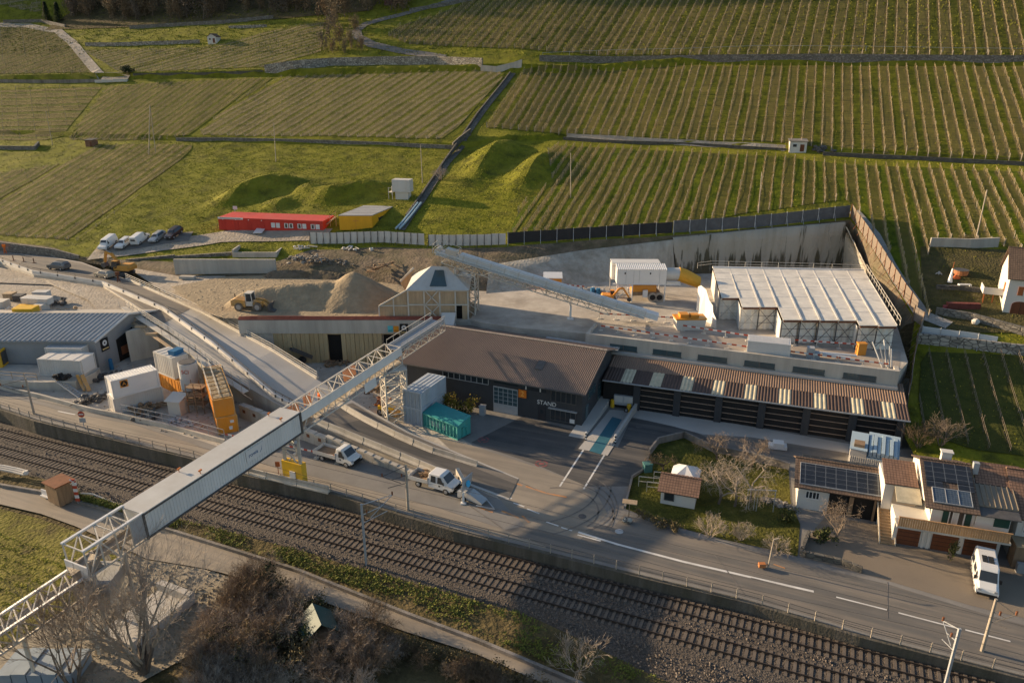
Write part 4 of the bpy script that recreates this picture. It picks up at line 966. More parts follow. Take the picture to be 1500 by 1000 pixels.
g=MB();g.extr([hp(.1,4.6,.9),hp(.1,7.6,.9),hp(.1,7.6,2.4),hp(.1,4.6,2.2)],(.05,0,0));g.build('stored_boards',K['rust'],t)
def roundsign(parent,c,ex,size,nrm,bar=True):
 0
 c,ex,nrm=Vector(c),Vector(ex).normalized(),Vector(nrm).normalized();ez=Vector((0,0,1))
 g=MB();pts=[c+ex*(a*size)+ez*(b*size*1.25)for a,b in((-.5,-.5),(.5,-.5),(.5,.5),(-.5,.5))];g.extr(pts,nrm*.06);s=g.build('sign',K['black'],parent)
 g=MB();q=c+nrm*.075+ez*(.16*size);n=16
 for k in range(n):
  a0,a1=2*math.pi*k/n,2*math.pi*(k+1)/n
  g.poly([q+ex*(r*size*math.cos(t_))+ez*(r*size*math.sin(t_))for r,t_ in((.1,a0),(.29,a0),(.29,a1),(.1,a1))])
 g.build('emblem',K['clean_white'],s)
 if bar:
  g=MB();q=c+nrm*.07-ez*(.42*size)
  g.poly([q+ex*(a*size)+ez*(b*size)for a,b in((-.4,-.06),(.4,-.06),(.4,.06),(-.4,.06))]);g.build('caption',M('caption_gold',(.6,.45,.2),.6,.1),s)
 return s
roundsign(t,hp(.06,1.7,3.75),(.24,1,0),1.55,(1,-.25,0))
A=P(416,523);B=P(662,522);y_=P(520,521).y-.05
x0,x1=P(412,522).x,P(668,522).x;yy=min(p.y for p in PFW[3:6])-.6
t=thing('tunnel_portal','yellowish ribbed portal wall with dark openings below the concrete edge of the platform','portal',(x0,yy,0),0)
W=x1-x0
def zx(px,py):q=Py(px,py,yy);return q.x-x0,q.z
zt_=zx(500,488)[1]
doors=[zx(479,520)[0],zx(501,520)[0],zx(564,520)[0],zx(609,520)[0]]
g=MB();n=40
for i in range(n):
 xa,xb=W*i/n,W*(i+1)/n;xm=(xa+xb)/2
 if doors[0]<xm<doors[1]or doors[2]<xm<doors[3]:continue
 g.box(xa+.02,(.0 if i%2 else .08),-.1,xb-.02,.5,zt_)
g.box(0,.3,zt_-.3,W,.41,zt_);g.build('ribbed_wall',K['gold'],t)
for i_ in(0,2):g=MB();g.box(doors[i_]-.1,.42,0,doors[i_+1]+.1,.5,zt_);g.build('opening',K['void'],t)
g=MB();g.box(-5,-.15,zt_,W,.55,PLAT+.25);g.build('beam',K['concrete'],t)
g=MB();g.box(-5,.1,-.1,-.02,.5,zt_);g.build('concrete_wall',K['concrete'],t)
for(pa,pb,pc,pd,mt,nm)in[(568,476.5,576,485.5,M('sign_turquoise',(.10,.42,.48),.5,.1),'sign'),(576.6,477,584.5,485.5,M('sign_amber',(.62,.25,.02),.5,.1),'sign')]:
 (xa,zb),(xb,za)=zx(pa,pb),zx(pc,pd);g=MB();g.box(xa,-.22,za,xb,-.155,zb);s=g.build(nm,mt,t)
 g=MB();g.box(xa+.12,-.23,za+.15,xb-.12,-.222,za+.32);g.build('caption',M(nm+'_caption',(.04,.2,.2)if pa<570 else(.3,.1,.01),.6,.05),s)
(xa,zb),(xb,za)=zx(585.5,474.8),zx(598.6,487)
roundsign(t,((xa+xb)/2,-.16,(za+zb)/2),(1,0,0),(xb-xa),(0,-1,0))
g=MB();zz_=PLAT+.35
for k in range(3):g.path([(x0-5,yy-.05+.25*k,zz_+.1*k),(x0-2,yy+.25*k,zz_+.16*k),(x0+8,yy+.25*k,zz_+.12*k),(x0+W-1,yy+.25*k,zz_+.12*k)],.11,6)
wsingle('pipe','bundle of rust red pipes along the platform edge above the portal','pipe',g,M('pipe_red',(.24,.07,.045),.6,.25,2))
y1=P(620,467,PLAT).y-.3
fx=lambda px,py,y=None:Py(px,py,y or y1)
L0,L1=fx(599,467).x,fx(686,467).x
t=thing('hopper_shed','pale timber clad hopper shed with a hipped white roof on a steel frame','shed',(L0,y1,PLAT),0)
W=L1-L0;ZE=fx(640,424.5).z-PLAT;ZA=7.4;DPT=8.5
g=MB();g.box(.1,.1,0,W*.80,DPT,ZE);g.box(W*.8,.1,ZE*.5,W-.1,DPT,ZE);g.box(W*.9,.1,0,W-.1,DPT,ZE*.5);g.build('board_wall',K['board'],t)
g=MB();g.extr([(W*.8,.5,0),(W*.9,.5,0),(W*.9,.5,ZE*.5),(W*.8,.5,ZE*.5)],(0,DPT-1,0));g.build('bay',K['void'],t)
g=MB();ap=(W*.56,DPT*.35,ZA);ap2=(W*.56,DPT*.75,ZA);e=.25
c=[(-e,-e,ZE),(W+e,-e,ZE),(W+e,DPT+e,ZE),(-e,DPT+e,ZE)]
a0,a1=(W*.36,DPT*.45,ZA),(W*.62,DPT*.45,ZA)
g.add(c+[a0,a1],[(0,1,5,4),(1,2,5),(2,3,4,5),(3,0,4),(3,2,1,0)]);g.build('roof',K['gallery'],t)
g=MB();f=lambda u,v:Vector(c[0]).lerp(Vector(c[1]),u).lerp(Vector(a0).lerp(Vector(a1),u),v)+Vector((0,-.04,.05))
g.extr([f(.36,.15),f(.66,.15),f(.72,.82),f(.36,.82)],(0,-.02,.05));g.build('roof_hatch',K['glass_blue'],t)
g=MB()
for q in(0,.27,.53,.79,1.0):g.box(W*q-.12,-.02,0,W*q+.12,.1,ZE)
g.box(-.1,-.06,ZE*.48,W,-.021,ZE*.48+.22);g.box(-.1,-.06,ZE-.24,W,-.021,ZE)
g.beam((W*.28,-.1,ZE*.5),(W*.52,-.1,ZE),.14);g.beam((W*.52,-.1,ZE*.5),(W*.28,-.1,ZE),.14);g.beam((W*.28,-.1,0),(W*.52,-.1,ZE*.5),.14);g.beam((W*.52,-.1,0),(W*.28,-.1,ZE*.5),.14)
g.build('frame',K['steel'],t)
xa=fx(556,467).x-L0
g=MB();g.extr([(xa,.2,0),(0.05,.2,0),(.05,.2,ZE*.98),(xa,.2,ZE*.43)],(0,.25,0));g.build('side_boards',K['board'],t);g=MB();g.extr([(xa+2.3,DPT-.5,ZE*.7),(.05,DPT-.5,0),(.05,DPT-.5,ZE*1.25),(xa+2.3,DPT-.5,ZE*.78)],(0,.2,0));g.build('side_boards',K['board'],t)
g=MB();
for u in(0,.5):g.box(xa+(0-xa)*u-.1,.05,0,xa+(0-xa)*u+.1,.19,ZE*(.43+.55*u))
g.beam((xa,.12,ZE*.45),(0,.12,ZE),.2);g.beam((xa,.12,ZE*.46),(0,.12,ZE*.46),.16);g.beam((xa+2.3,DPT-.55,ZE*.8),(0,DPT-.6,ZE*1.28),.3);g.build('side_frame',K['steel'],t)
cx_,cz=fx(656,480).x,0
g=MB();q=Py(656,492,y1-3.5);zc=q.z
t2=thing('feed_chute','white hooded chute box where the conveyor meets the hopper shed','chute',(q.x,y1-3.5,zc-.3),R(0))
g=MB();g.box(-1.25,-1.0,0,1.15,1.6,1.7);g.extr([(-.9,-.4,1.71),(.9,-.4,1.71),(1.1,2.6,2.9),(-1.1,2.6,2.9)],(0,0,.25));g.build('box',K['white'],t2)
g=MB();g.box(-1,1.65,.6,1,2.6,2.6);g.build('throat',K['galv'],t2)
g=MB()
for s in(-.9,.9):g=MB();g.beam((s,.4,0),(s,.4,-zc+.3),.18);g.build('leg',K['steel'],t2)
Z0=10.3
def tp(px,py,z=Z0):return P(px,py,z)
t=thing('scaffold_hall','large scaffold hall under pale roof sheets with stepped white front','hall',(tp(1046,470).x,tp(1046,470).y,PLAT),0)
ox,oy=t.location.x,t.location.y;Lc=lambda p:Vector((p.x-ox,p.y-oy,p.z-PLAT))
BK=[(1044,393.5),(1078,394.2),(1100,394.8),(1138,395.3),(1158,395.7),(1180,396),(1205,396.4),(1232,397),(1265,397.5)]
FR=[(1057,437),(1084,437),(1112,450.5),(1139,451.5),(1173,469.5),(1200,469.8),(1227,470.2),(1255,470.6),(1285,477.5),(1314,478.6)]
bl,br,fr_=tp(*BK[0]),tp(*BK[-1]),tp(*FR[-1])
dirv=(tp(1314,478.6)-br).normalized()
K['front_sheet']=M('front_sheet',(.80,.76,.68),.85,.06,1,dirt=(.5,.44,.35),damt=.4,dsc=.5);K['batten']=M('batten',(.56,.54,.5),.7,.08,1);NBAY=9;g=MB();frontpx=[437,450.5,450.5,469.3,469.6,470,470.3,477.5,478.5]
edge_b=[tp(1044,393.5).lerp(br,i/NBAY)for i in range(NBAY+1)]
ldir=(tp(1057,437)-bl).normalized();bays=[]
for i in range(NBAY+1):pass
for i in range(NBAY):
 b0,b1=edge_b[i],edge_b[i+1];d0=ldir.lerp(dirv,i/NBAY);d1=ldir.lerp(dirv,(i+1)/NBAY)
 yf=P(1200,frontpx[i],Z0).y;k0,k1=(yf-b0.y)/d0.y,(yf-b1.y)/d1.y
 bays.append((Lc(b0),Lc(b1),Lc(b1+d1*k1),Lc(b0+d0*k0)))
for i,(b0,b1,f1,f0)in enumerate(bays):
 g=MB();m=5
 dz=Vector((0,0,.0))
 for j in range(m):
  a0_,a1_=b0.lerp(f0,j/m),b1.lerp(f1,j/m);c0_,c1_=b0.lerp(f0,(j+1)/m),b1.lerp(f1,(j+1)/m);off=Vector((0,0,.03*(m-j)))
  g.extr([a0_+off,a1_+off,c1_+off,c0_+off],(0,0,.06))
 g.build('roof_sheet',K['sheet_roof'],t)
 g=MB();u_=Vector((0,0,.2));g.beam(b1+u_,f1+u_,.22,.06)if i<NBAY-1 and i%2==1 or i in(2,4,6)else g.beam(b1+u_,f1+u_,.1,.05)
 g.build('batten',K['sheet_roof']if i%2==0 else K['batten'],t)
g=MB();b0,b1=bays[0][0],bays[-1][1];g.beam(b0+Vector((0,.2,.2)),b1+Vector((0,.2,.2)),.5,.3);g.build('back_edge',K['clean_white'],t)
for i,(b0,b1,f1,f0)in enumerate(bays):
 g=MB();g.beam(f0+Vector((.1,-.05,-.12)),f1+Vector((-.1,-.05,-.12)),.1,.22);g.build('edge_board',K['rust'],t)
 fz=f0.z-.25;g=MB();n=8
 for k in range(n):
  p0,p1=f0.lerp(f1,k/n),f0.lerp(f1,(k+1)/n);w0,w1=.6+.12*math.sin(k*2.1+i),.6+.12*math.sin((k+1)*2.1+i)
  g.poly([(p0.x,p0.y+w0,-.0),(p1.x,p1.y+w1,0),(p1.x,p1.y+w1+.1,fz),(p0.x,p0.y+w0+.1,fz)])
 g.build('sheeting',K['front_sheet'],t)
 g=MB()
 if i not in(0,):g.beam((f0.x,f0.y+.25,0),(f0.x,f0.y+.25,fz),.13)
 g.beam((f0.x,f0.y+.3,fz),(f1.x,f1.y+.3,.3),.06);g.beam((f1.x,f1.y+.3,fz),(f0.x,f0.y+.3,.3),.06)
 for q in(.33,.66):g.beam((f0.x,f0.y+.32,fz*q),(f1.x,f1.y+.32,fz*q),.05)
 g.build('bracing',K['dark_steel']if i>1 else K['steel'],t)
 if i>0:
  pf=bays[i-1][2]
  if abs(pf.y-f0.y)>.5:
   g=MB();g.poly([(pf.x,pf.y+.5,0),(f0.x,f0.y+.6,0),(f0.x,f0.y+.7,fz),(pf.x,pf.y+.6,fz)]);g.build('side_sheeting',K['clean_white'],t)
rb,rf_=bays[-1][1],bays[-1][2]
g=MB();g.poly([(rb.x,rb.y,0),(rf_.x,rf_.y+.6,0),(rf_.x,rf_.y+.6,rf_.z-.2),(rb.x,rb.y,rb.z-.2)]);g.poly([(bays[0][0].x,bays[0][0].y,0),(bays[0][3].x,bays[0][3].y+.5,0),(bays[0][3].x,bays[0][3].y+.5,3.3),(bays[0][0].x,bays[0][0].y,3.3)]);g.poly([(bays[0][0].x,bays[0][0].y,0),(rb.x,rb.y,0),(rb.x,rb.y,3.3),(bays[0][0].x,bays[0][0].y,3.3)]);g.build('end_sheeting',K['tarp'],t)
def handrail(g,pts,h=1.05,step=2.0,r=.05,n=2):
 pts=[Vector(p)for p in pts]
 for a,b in zip(pts,pts[1:]):
  k=max(1,int((b-a).length/step))
  for i in range(k+1):q=a.lerp(b,i/k);g.beam(q,q+Vector((0,0,h)),r)
  for j in range(1,n+1):g.beam(a+Vector((0,0,h*j/n)),b+Vector((0,0,h*j/n)),r)
g=MB();handrail(g,[rb+Vector((.35,0,.2)),rf_+Vector((.35,0,.2))]);g.build('guard_rail',K['steel'],t)
g=MB();handrail(g,[bays[0][0]+Vector((-2.5,.6,-.1)),bays[0][0]+Vector((0,.6,.2)),bays[5][0]+Vector((0,.7,.1)),rb+Vector((-2,.7,0)),rb+Vector((0,.6,0))],1,2.4);g.build('back_rail',K['steel'],t)
g=MB();q0=P(1050,480,PLAT);tl=Lc(q0);n=10
for k in range(n):
 for sx_,hh in((0,0),):pass
p0=P(1020,455,PLAT);p1=P(1048,482,PLAT);hgt=[3.9,4.4,4.6,4.4,4.0,3.4,2.9,2.2,1.4]
for k in range(8):
 a,b=p0.lerp(p1,k/8),p0.lerp(p1,(k+1)/8);za,zb=hgt[k],hgt[k+1];o1=.35*math.sin(k*2.4);o2=.35*math.sin((k+1)*2.4)
 g.add([(a.x+o1,a.y,PLAT),(b.x+o2,b.y,PLAT),(b.x+o2*.4,b.y+.2,PLAT+zb),(a.x+o1*.4,a.y+.2,PLAT+za),(a.x+o1,a.y+.08,PLAT),(b.x+o2,b.y+.08,PLAT),(b.x+o2*.4,b.y+.28,PLAT+zb),(a.x+o1*.4,a.y+.28,PLAT+za)],[(0,1,2,3),(7,6,5,4),(3,2,6,7),(0,3,7,4),(1,5,6,2)])
wsingle('tarpaulin','white ragged tarpaulin hanging at the open left end of the scaffold hall','tarpaulin',g,K['clean_white'])
def wallthing(name,label,cat,bot,top,mat,th=.4,n=30,jit=.12,stains=None):
 t=thing(name,label,cat,bot[0]);o=Vector(bot[0]);B_,T_=resamp(bot,n),resamp(top,n);g=MB();rows=5
 for i in range(n):
  for j in range(rows):q=B_[i].lerp(T_[i],j/(rows-1))-o;g.v.append((q.x+rng.uniform(-jit,jit),q.y-th-rng.uniform(0,jit),q.z))
  q=T_[i]-o;g.v.append((q.x,q.y+.5,q.z))
 r=rows+1
 for i in range(n-1):
  for j in range(r-1):g.f.append((i*r+j,(i+1)*r+j,(i+1)*r+j+1,i*r+j+1));g.m.append(0)
 g.build('wall',mat,t,smooth=True)
 if stains:
  rr=random.Random(n);
  for(u0,u1,cnt,lo,hi)in stains:
   for k in range(cnt):
    u=u0+(u1-u0)*(k+rr.uniform(.1,.9))/cnt;i=min(n-2,int(u*(n-1)));f=u*(n-1)-i
    b=B_[i].lerp(B_[i+1],f)-o;tt=T_[i].lerp(T_[i+1],f)-o;w_=rr.uniform(.3,.85);v1=rr.uniform(lo,hi);g=MB();pts=[]
    for s,m_ in((-1,6),(1,6)):
     for j in range(m_):
      v=v1*j/(m_-1);v=v if s<0 else v1-v
      q=b.lerp(tt,v);ww=w_*(1-.55*(v/v1)**2)*rr.uniform(.7,1.15);pts.append((q.x+s*ww,q.y-th-jit-.06,q.z))
    g.poly(pts);g.build('damp_stain',K['stain'],t)
 return t
sc0=[P(712,429,PLAT),P(780,423,PLAT),P(850,415.5,PLAT),P(988,401.5,PLAT)]
wallthing('shotcrete_wall','stained grey shotcrete slope behind the inclined conveyor','wall',sc0,[MIDS[12],MIDS[12].lerp(MIDS[13],.5),MIDS[13],MIDS[14]],M('shotcrete_low',(.37,.34,.285),.95,.2,.6,.8,2,dirt=(.2,.165,.115),damt=.7,dsc=.5,streak=True),.3,30,.12)
tw=HP(985,345);te=HP(1243,322);
wallthing('shotcrete_wall','tall pale shotcrete wall with a row of dark damp streaks behind the scaffold hall','wall',[P(990,401,PLAT),P(1110,399,PLAT),P(1234,397,PLAT)],[Vector((tw.x,tw.y-.6,tw.z-.3)),Vector(((tw.x+te.x)/2,(tw.y+te.y)/2-.6,(tw.z+te.z)/2-.2)),Vector((te.x-.8,te.y-.8,te.z-.3))],K['damp'],.2,40,.1)
bw0,bw1=HP(1247,326),HP(1312,425)
fw=[P(1233,397,PLAT),P(1262,425,PLAT),P(1310,470,PLAT)]
wallthing('shotcrete_wall','sloping pale shotcrete wall running down the right side inside the brown fence','wall',fw,[Vector((bw0.x-1.2,bw0.y-1,bw0.z-.6)),Vector((60.5,124,10.8)),Vector((57.6,110,8.6))],K['shotcrete'],.1,24,.1)
def panelfence(name,label,px,h,step,mat,pm,cat='fence',lean=0,group=None,base=None,off=0):
 pts=[(HP(a,b)if base is None else P(a,b,base))for a,b in px]
 L_=sum((b-a).length for a,b in zip(pts,pts[1:]));n=max(2,int(L_/step));q=resamp(pts,n+1)
 t=thing(name,label,cat,q[0],0,group);o=Vector(q[0]);rr=random.Random(n)
 pb=MB()
 for i in range(n):
  a,b=q[i]-o,q[i+1]-o;d=(b-a).normalized();g_=.05;l1,l2=rr.uniform(-.06,.06),rr.uniform(-.06,.06);nn_=Vector((-d.y,d.x,0));a_,b_=a+d*g_,b-d*g_
  z1=Vector((0,0,h+rr.uniform(-.05,.05)));g=MB()
  g.add([a_,b_,b_+z1+nn_*l1,a_+z1+nn_*l2]+[p+nn_*.05 for p in(a_,b_,b_+z1+nn_*l1,a_+z1+nn_*l2)],[(0,1,2,3),(7,6,5,4),(3,2,6,7),(0,4,5,1),(0,3,7,4),(1,5,6,2)])
  g.build('panel',mat,t)
  g=MB();g.beam(a+Vector((0,0,-.4))-nn_*.05,a+Vector((0,0,h+.12))-nn_*.05,.1);g.beam(a-nn_*.06+Vector((0,0,h*.6)),a-nn_*1.0-Vector((0,0,.2)),.06);g.build('post',pm,t)
 return t
mesh_black=M('mesh_black',(.028,.028,.03),.8,.2,1);mesh_grey=M('mesh_grey',(.09,.093,.1),.8,.2,1)
panelfence('hoarding','hoarding of white panels along the slope below the red and yellow cabins',[(455,357),(500,357),(560,355),(622,359)],2.2,1.35,K['white'],K['dark_steel'],'hoarding')
panelfence('hoarding','shorter hoarding of white panels between the gate post and the black fence',[(628,360),(680,360),(741,358)],2.1,1.35,K['white'],K['dark_steel'],'hoarding')
panelfence('mesh_fence','long black mesh fence below the terrace vines, left of the grey panels',[(744,357),(850,350),(985,341)],2.1,2.9,mesh_black,K['galv'])
panelfence('mesh_fence','grey mesh fence along the top of the tall shotcrete wall',[(986,341),(1110,333),(1180,325),(1244,318)],2.2,2.9,mesh_grey,K['galv'])
bfence=M('fence_boards',(.16,.13,.105),.85,.15,1.5,dirt=(.15,.12,.09),damt=.4)
panelfence('board_fence','tall brown panel fence running down the right edge of the works',[(1246,318),(1275,360),(1300,400),(1322,435),(1342,462)],2.3,2.3,bfence,K['rust'])
panelfence('board_fence','weathered board fence bent round the lower right corner of the scaffold hall',[(1337,468),(1352,474),(1344,500),(1336,540),(1331,575),(1327,600)],2.1,2.2,K['tarp']if False else M('weathered_panel',(.2,.17,.145),.85,.2,1),K['wood'])
hillstrip('gravel_path',[(1250,310),(1280,345),(1300,385),(1325,425),(1350,462),(1390,478)],2.2,M('pale_gravel',(.3,.28,.25),.95,.3,3,.5),.2)
def conwall(name,label,px0,z0,hgt,mat,th=.4,cat='retaining wall'):
 g=MB();pts=[P(a,b,z0)for a,b in px0]
 for a,b in zip(pts,pts[1:]):g.beam(a+Vector((0,0,hgt/2-.2)),b+Vector((0,0,hgt/2-.2)),th,hgt+.4)
 return wsingle(name,label,cat,g,mat)
g=MB()
pa,pb=P(257,402,6.4),P(405,400,6.8);za=3.0
g.extr([pa,pb,pb+Vector((0,0,2.6)),pa+Vector((0,0,2.9))],(0,.45,0));wsingle('retaining_wall','grey concrete retaining wall below the stone bench, left of the rubble','retaining wall',g,K['concrete'])
g=MB();pts=[HP(186,381),HP(257,376),HP(341,372)]
for a,b in zip(pts,pts[1:]):g.extr([a-Vector((0,.6,1.5)),b-Vector((0,.6,1.5)),b+Vector((0,-.6,.5)),a+Vector((0,-.6,.25))],(0,.5,0))
wsingle('retaining_wall','sloping stone retaining wall under the parking bench of the five cars','retaining wall',g,K['rowwall'])
g=MB();p=HP(345,374);q=HP(405,374);g.extr([p-Vector((0,.8,1.2)),q-Vector((0,.8,1.2)),q+Vector((0,-.8,.8)),p+Vector((0,-.8,.8))],(0,.3,0));g.extr([q+Vector((0,-.8,-1.2)),q+Vector((0,3.2,-1.2)),q+Vector((0,3.2,.8)),q+Vector((0,-.8,.8))],(.3,0,0));g.extr([p+Vector((-.3,-.8,-1.2)),p+Vector((-.3,3.2,-1.2)),p+Vector((-.3,3.2,1.3)),p+Vector((-.3,-.8,1.3))],(.3,0,0))
wsingle('planter_wall','concrete box wall holding a patch of green ground below the red cabins','planter',g,K['concrete'])
g=MB();pts=[P(-330,367,6),P(-120,366,6),P(0,368.5,6.0),P(80,376,6.0),P(116,381,6.0)]
for a,b,ha,hb in zip(pts,pts[1:],(2.2,2.2,2.1,1.6),(2.2,2.1,1.6,.9)):g.extr([a-Vector((0,0,.3)),b-Vector((0,0,.3)),b+Vector((0,0,hb)),a+Vector((0,0,ha))],(0,.5,0))
wsingle('retaining_wall','dark stone retaining wall beside the upper road at the left edge','retaining wall',g,K['rowwall'])
hillstrip('parking_ground',[(135,372),(190,366),(260,357),(330,347),(420,345),(480,345)],5.5,K['dust'],.16)
hillstrip('parking_ground',[(150,365),(210,357),(280,347)],4.5,K['asphalt'],.2)
class Fr:
 def __init__(s,A,B,right=False):
  s.o=Vector(A);d=Vector(B)-s.o;s.L=d.length;s.ex=d.normalized();s.ey=Vector((0,0,1)).cross(s.ex).normalized();s.ez=s.ex.cross(s.ey)
 def __call__(s,x,y,z):return s.o+s.ex*x+s.ey*y+s.ez*z
 def box(s,g,x0,y0,z0,x1,y1,z1,mi=0):
  vs=[s(x0,y0,z0),s(x1,y0,z0),s(x1,y1,z0),s(x0,y1,z0),s(x0,y0,z1),s(x1,y0,z1),s(x1,y1,z1),s(x0,y1,z1)]
  g.add(vs,[(0,3,2,1),(4,5,6,7),(0,1,5,4),(1,2,6,5),(2,3,7,6),(3,0,4,7)],mi)
def truss(g,f,x0,x1,w,h,n,r=.09,z0=0,zig=True,lat=True):
 0
 for y in(0,w):
  for z in(z0,z0+h):g.beam(f(x0,y,z),f(x1,y,z),r*1.6)
  for i in range(n+1):
   x=x0+(x1-x0)*i/n;g.beam(f(x,y,z0),f(x,y,z0+h),r)
   if i<n:
    x2=x0+(x1-x0)*(i+1)/n
    if(i%2==0)==zig:g.beam(f(x,y,z0),f(x2,y,z0+h),r)
    else:g.beam(f(x,y,z0+h),f(x2,y,z0),r)
 if lat:
  for i in range(n+1):
   x=x0+(x1-x0)*i/n;g.beam(f(x,0,z0+h),f(x,w,z0+h),r);g.beam(f(x,0,z0),f(x,w,z0),r)
   if i<n:x2=x0+(x1-x0)*(i+1)/n;g.beam(f(x,0,z0+h),f(x2,w,z0+h),r*.8)
nL,nR=Vector((-31.3,54.7,8.0)),Vector((-22.8,72.7,8.7))
f=Fr(nL-Vector((0,0,2.45)),nR-Vector((0,0,2.45)));GL=f.L;GW=2.5;GH=2.45
base=Vector((-27,64,RZ));t=thing('conveyor_gallery','long covered grey conveyor gallery bridging the railway, with a small white sign on its side','conveyor',base)
g=MB();n=60
f.box(g,0,0,0,GL,GW,GH)
for i in range(n):f.box(g,GL*i/n+.02,-.035,.12,GL*(i+.55)/n,-.002,GH-.2)
g.build('wall',K['gal_side'],t,off=base)
g=MB();f.box(g,-.15,-.1,GH,GL+.12,GW+.1,GH+.09);g.build('roof',K['gallery'],t,off=base)
g=MB();f.box(g,-.1,-.14,GH-.16,GL+.1,-.04,GH-.005);f.box(g,-.1,-.12,-.08,GL+.1,-.03,.1);f.box(g,GL+.0,-.16,-.1,GL+.2,.1,GH+.05);f.box(g,-.2,-.16,-.1,.0,.1,GH+.05);g.build('edge_trim',K['dark_steel'],t,off=base)
xs_=GL*.595
g=MB();f.box(g,xs_,-.085,.75,xs_+2.5,-.038,2.0);sg=g.build('sign',K['clean_white'],t,off=base)
mt=M('sign_blue',(.04,.11,.22),.5,.05)
tx=text('rowa',.62,mt,sg,(0,0,0),(0,0,0),ext=.01)
mw=Matrix((f.ex,f.ez,-f.ey)).transposed().to_4x4();mw.translation=f(xs_+.95,-.095,1.36)-base;tx.matrix_local=mw
g=MB();pts=[f(xs_+1.85,-.092,1.0),f(xs_+2.12,-.092,1.25),f(xs_+2.22,-.092,1.75),f(xs_+2.06,-.092,1.3),f(xs_+1.82,-.092,1.05)];g.poly(pts);g.build('emblem',mt,sg,off=base)
lampm=K['machine']
for k,(x,y)in enumerate([(GL*.33,.25),(GL*.30,GW-.2),(GL*.88,.3),(GL*.9,GW-.2)]):
 g=MB();g.beam(f(x,y,GH+.08),f(x,y,GH+.4),.06);g.beam(f(x-.15,y,GH+.4),f(x+.2,y,GH+.42),.16,.12);g.build('lamp',M('lamp_orange',(.45,.14,.03),.5,.05)if k==0 else bpy.data.materials['lamp_orange'],t,off=base)
fl=Fr(f(0,0,0),f(-10.8,0,-.9))
base=Vector((-36,50,-2.4));t=thing('conveyor_truss','open pale steel truss with walkway at the lower left end of the covered gallery','conveyor',base)
fl=Fr(f(-5.6,0,0),f(0,0,0));g=MB();truss(g,fl,0,5.6,GW,GH,4,.1);g.build('truss',K['steel'],t,off=base)
g=MB();fl.box(g,.2,.55,.5,5.6,1.6,.62);fl.box(g,.2,.5,.62,5.6,.6,.9);fl.box(g,.2,1.55,.62,5.6,1.65,.9);g.build('belt',K['dust'],t,off=base)
g=MB();fl.box(g,.1,1.75,.2,5.6,2.4,.28);fl.box(g,4.2,-.08,.2,5.6,.0,GH);g.build('walkway',K['galv'],t,off=base)
g=MB();fl.box(g,-.1,-.1,GH,5.6,.12,GH+.14);fl.box(g,-.1,GW-.12,GH,5.6,GW+.1,GH+.14);fl.box(g,-.2,-.06,-.2,-.08,GW+.06,GH*.42);g.build('edge_beam',K['clean_white'],t,off=base)
base=Vector(fl(1.2,1.2,0));base.z=-2.4;t=thing('conveyor_support','pale steel trestle carrying the lower end of the open conveyor truss','trestle',base)
g=MB()
for x in(0.3,3.2):
 for y in(0,GW):q=fl(x,y,0);g.beam((q.x,q.y,-2.4),q,.22)
 a,b=fl(x,0,0),fl(x,GW,0);g.beam((a.x,a.y,-2.4),b,.1);g.beam((b.x,b.y,-2.4),a,.1);g.beam((a.x,a.y,1.5),(b.x,b.y,1.5),.1)
for y in(0,GW):a,b=fl(.3,y,0),fl(3.2,y,0);g.beam((a.x,a.y,-2.4),(b.x,b.y,1.5),.1);g.beam((a.x,a.y,1.5),b,.1)
g.build('frame',K['steel'],t,off=base)
g=MB();q=fl(1.5,1.2,0);g.loft([[(q.x+s*a,q.y+s_*b,z)for a,b in((-1,-1),(1,-1),(1,1),(-1,1))]for s,s_,z in((1.5,1.5,4.4),(1.4,1.4,3.4),(.6,.6,1.2))]);g.build('hopper',K['galv'],t,off=base)
pa,pb=P(-120,1010,1.5),P(122,848,5.2);fi=Fr(pa,pb);base=Vector((pb.x,pb.y,-2.4))
t=thing('inclined_conveyor','open truss conveyor climbing from the lower left corner under the gallery end','conveyor',base)
g=MB();truss(g,fi,0,fi.L,2.3,1.5,12,.1,-1.5);g.build('truss',K['steel'],t,off=base)
g=MB();fi.box(g,0,.5,-.5,fi.L+1.5,1.7,-.36);fi.box(g,fi.L-.5,.3,-.4,fi.L+1.6,1.9,.7);g.build('belt',K['dust'],t,off=base)
g=MB();fi.box(g,0,-.1,-.02,fi.L,.12,.14);fi.box(g,0,2.2,-.02,fi.L,2.42,.14);g.build('edge_beam',K['clean_white'],t,off=base)
g=MB()
for x in(fi.L*.55,fi.L*.95):
 for y in(.1,2.2):g=MB();q=fi(x,y,-1.5);g.beam((q.x,q.y,-2.4),q,.2);g.build('leg',K['steel'],t,off=base)
q0=Vector(nR);hd=f.ex.copy();hd.z=0;hd.normalize();nl=Vector((-hd.y,hd.x,0))
base=Vector((nR.x,nR.y,0))-hd*.5;t=thing('conveyor_tower','two legged steel tower on a yellow wrapped base under the right end of the gallery','tower',base)
A_0,A_1=base+nl*.15,base+nl*2.3;zt0=6.2
g=MB();g.beam(A_0+Vector((0,0,2.0)),A_0+Vector((0,0,zt0)),.3);g.beam(A_1+Vector((0,0,2.0)),A_1+Vector((0,0,zt0)),.3)
B_0,B_1=A_0+hd*1.2,A_1+hd*1.2
for z0,z1 in((2.2,4.2),(4.2,6.1)):g.beam(A_0+Vector((0,0,z0)),A_1+Vector((0,0,z1)),.13);g.beam(A_1+Vector((0,0,z0)),A_0+Vector((0,0,z1)),.13)
g.beam(A_0+Vector((0,0,4.2)),A_1+Vector((0,0,4.2)),.14);g.beam(A_0+Vector((0,0,6.1)),A_1+Vector((0,0,6.1)),.3);g.build('leg_frame',K['steel'],t,off=base)
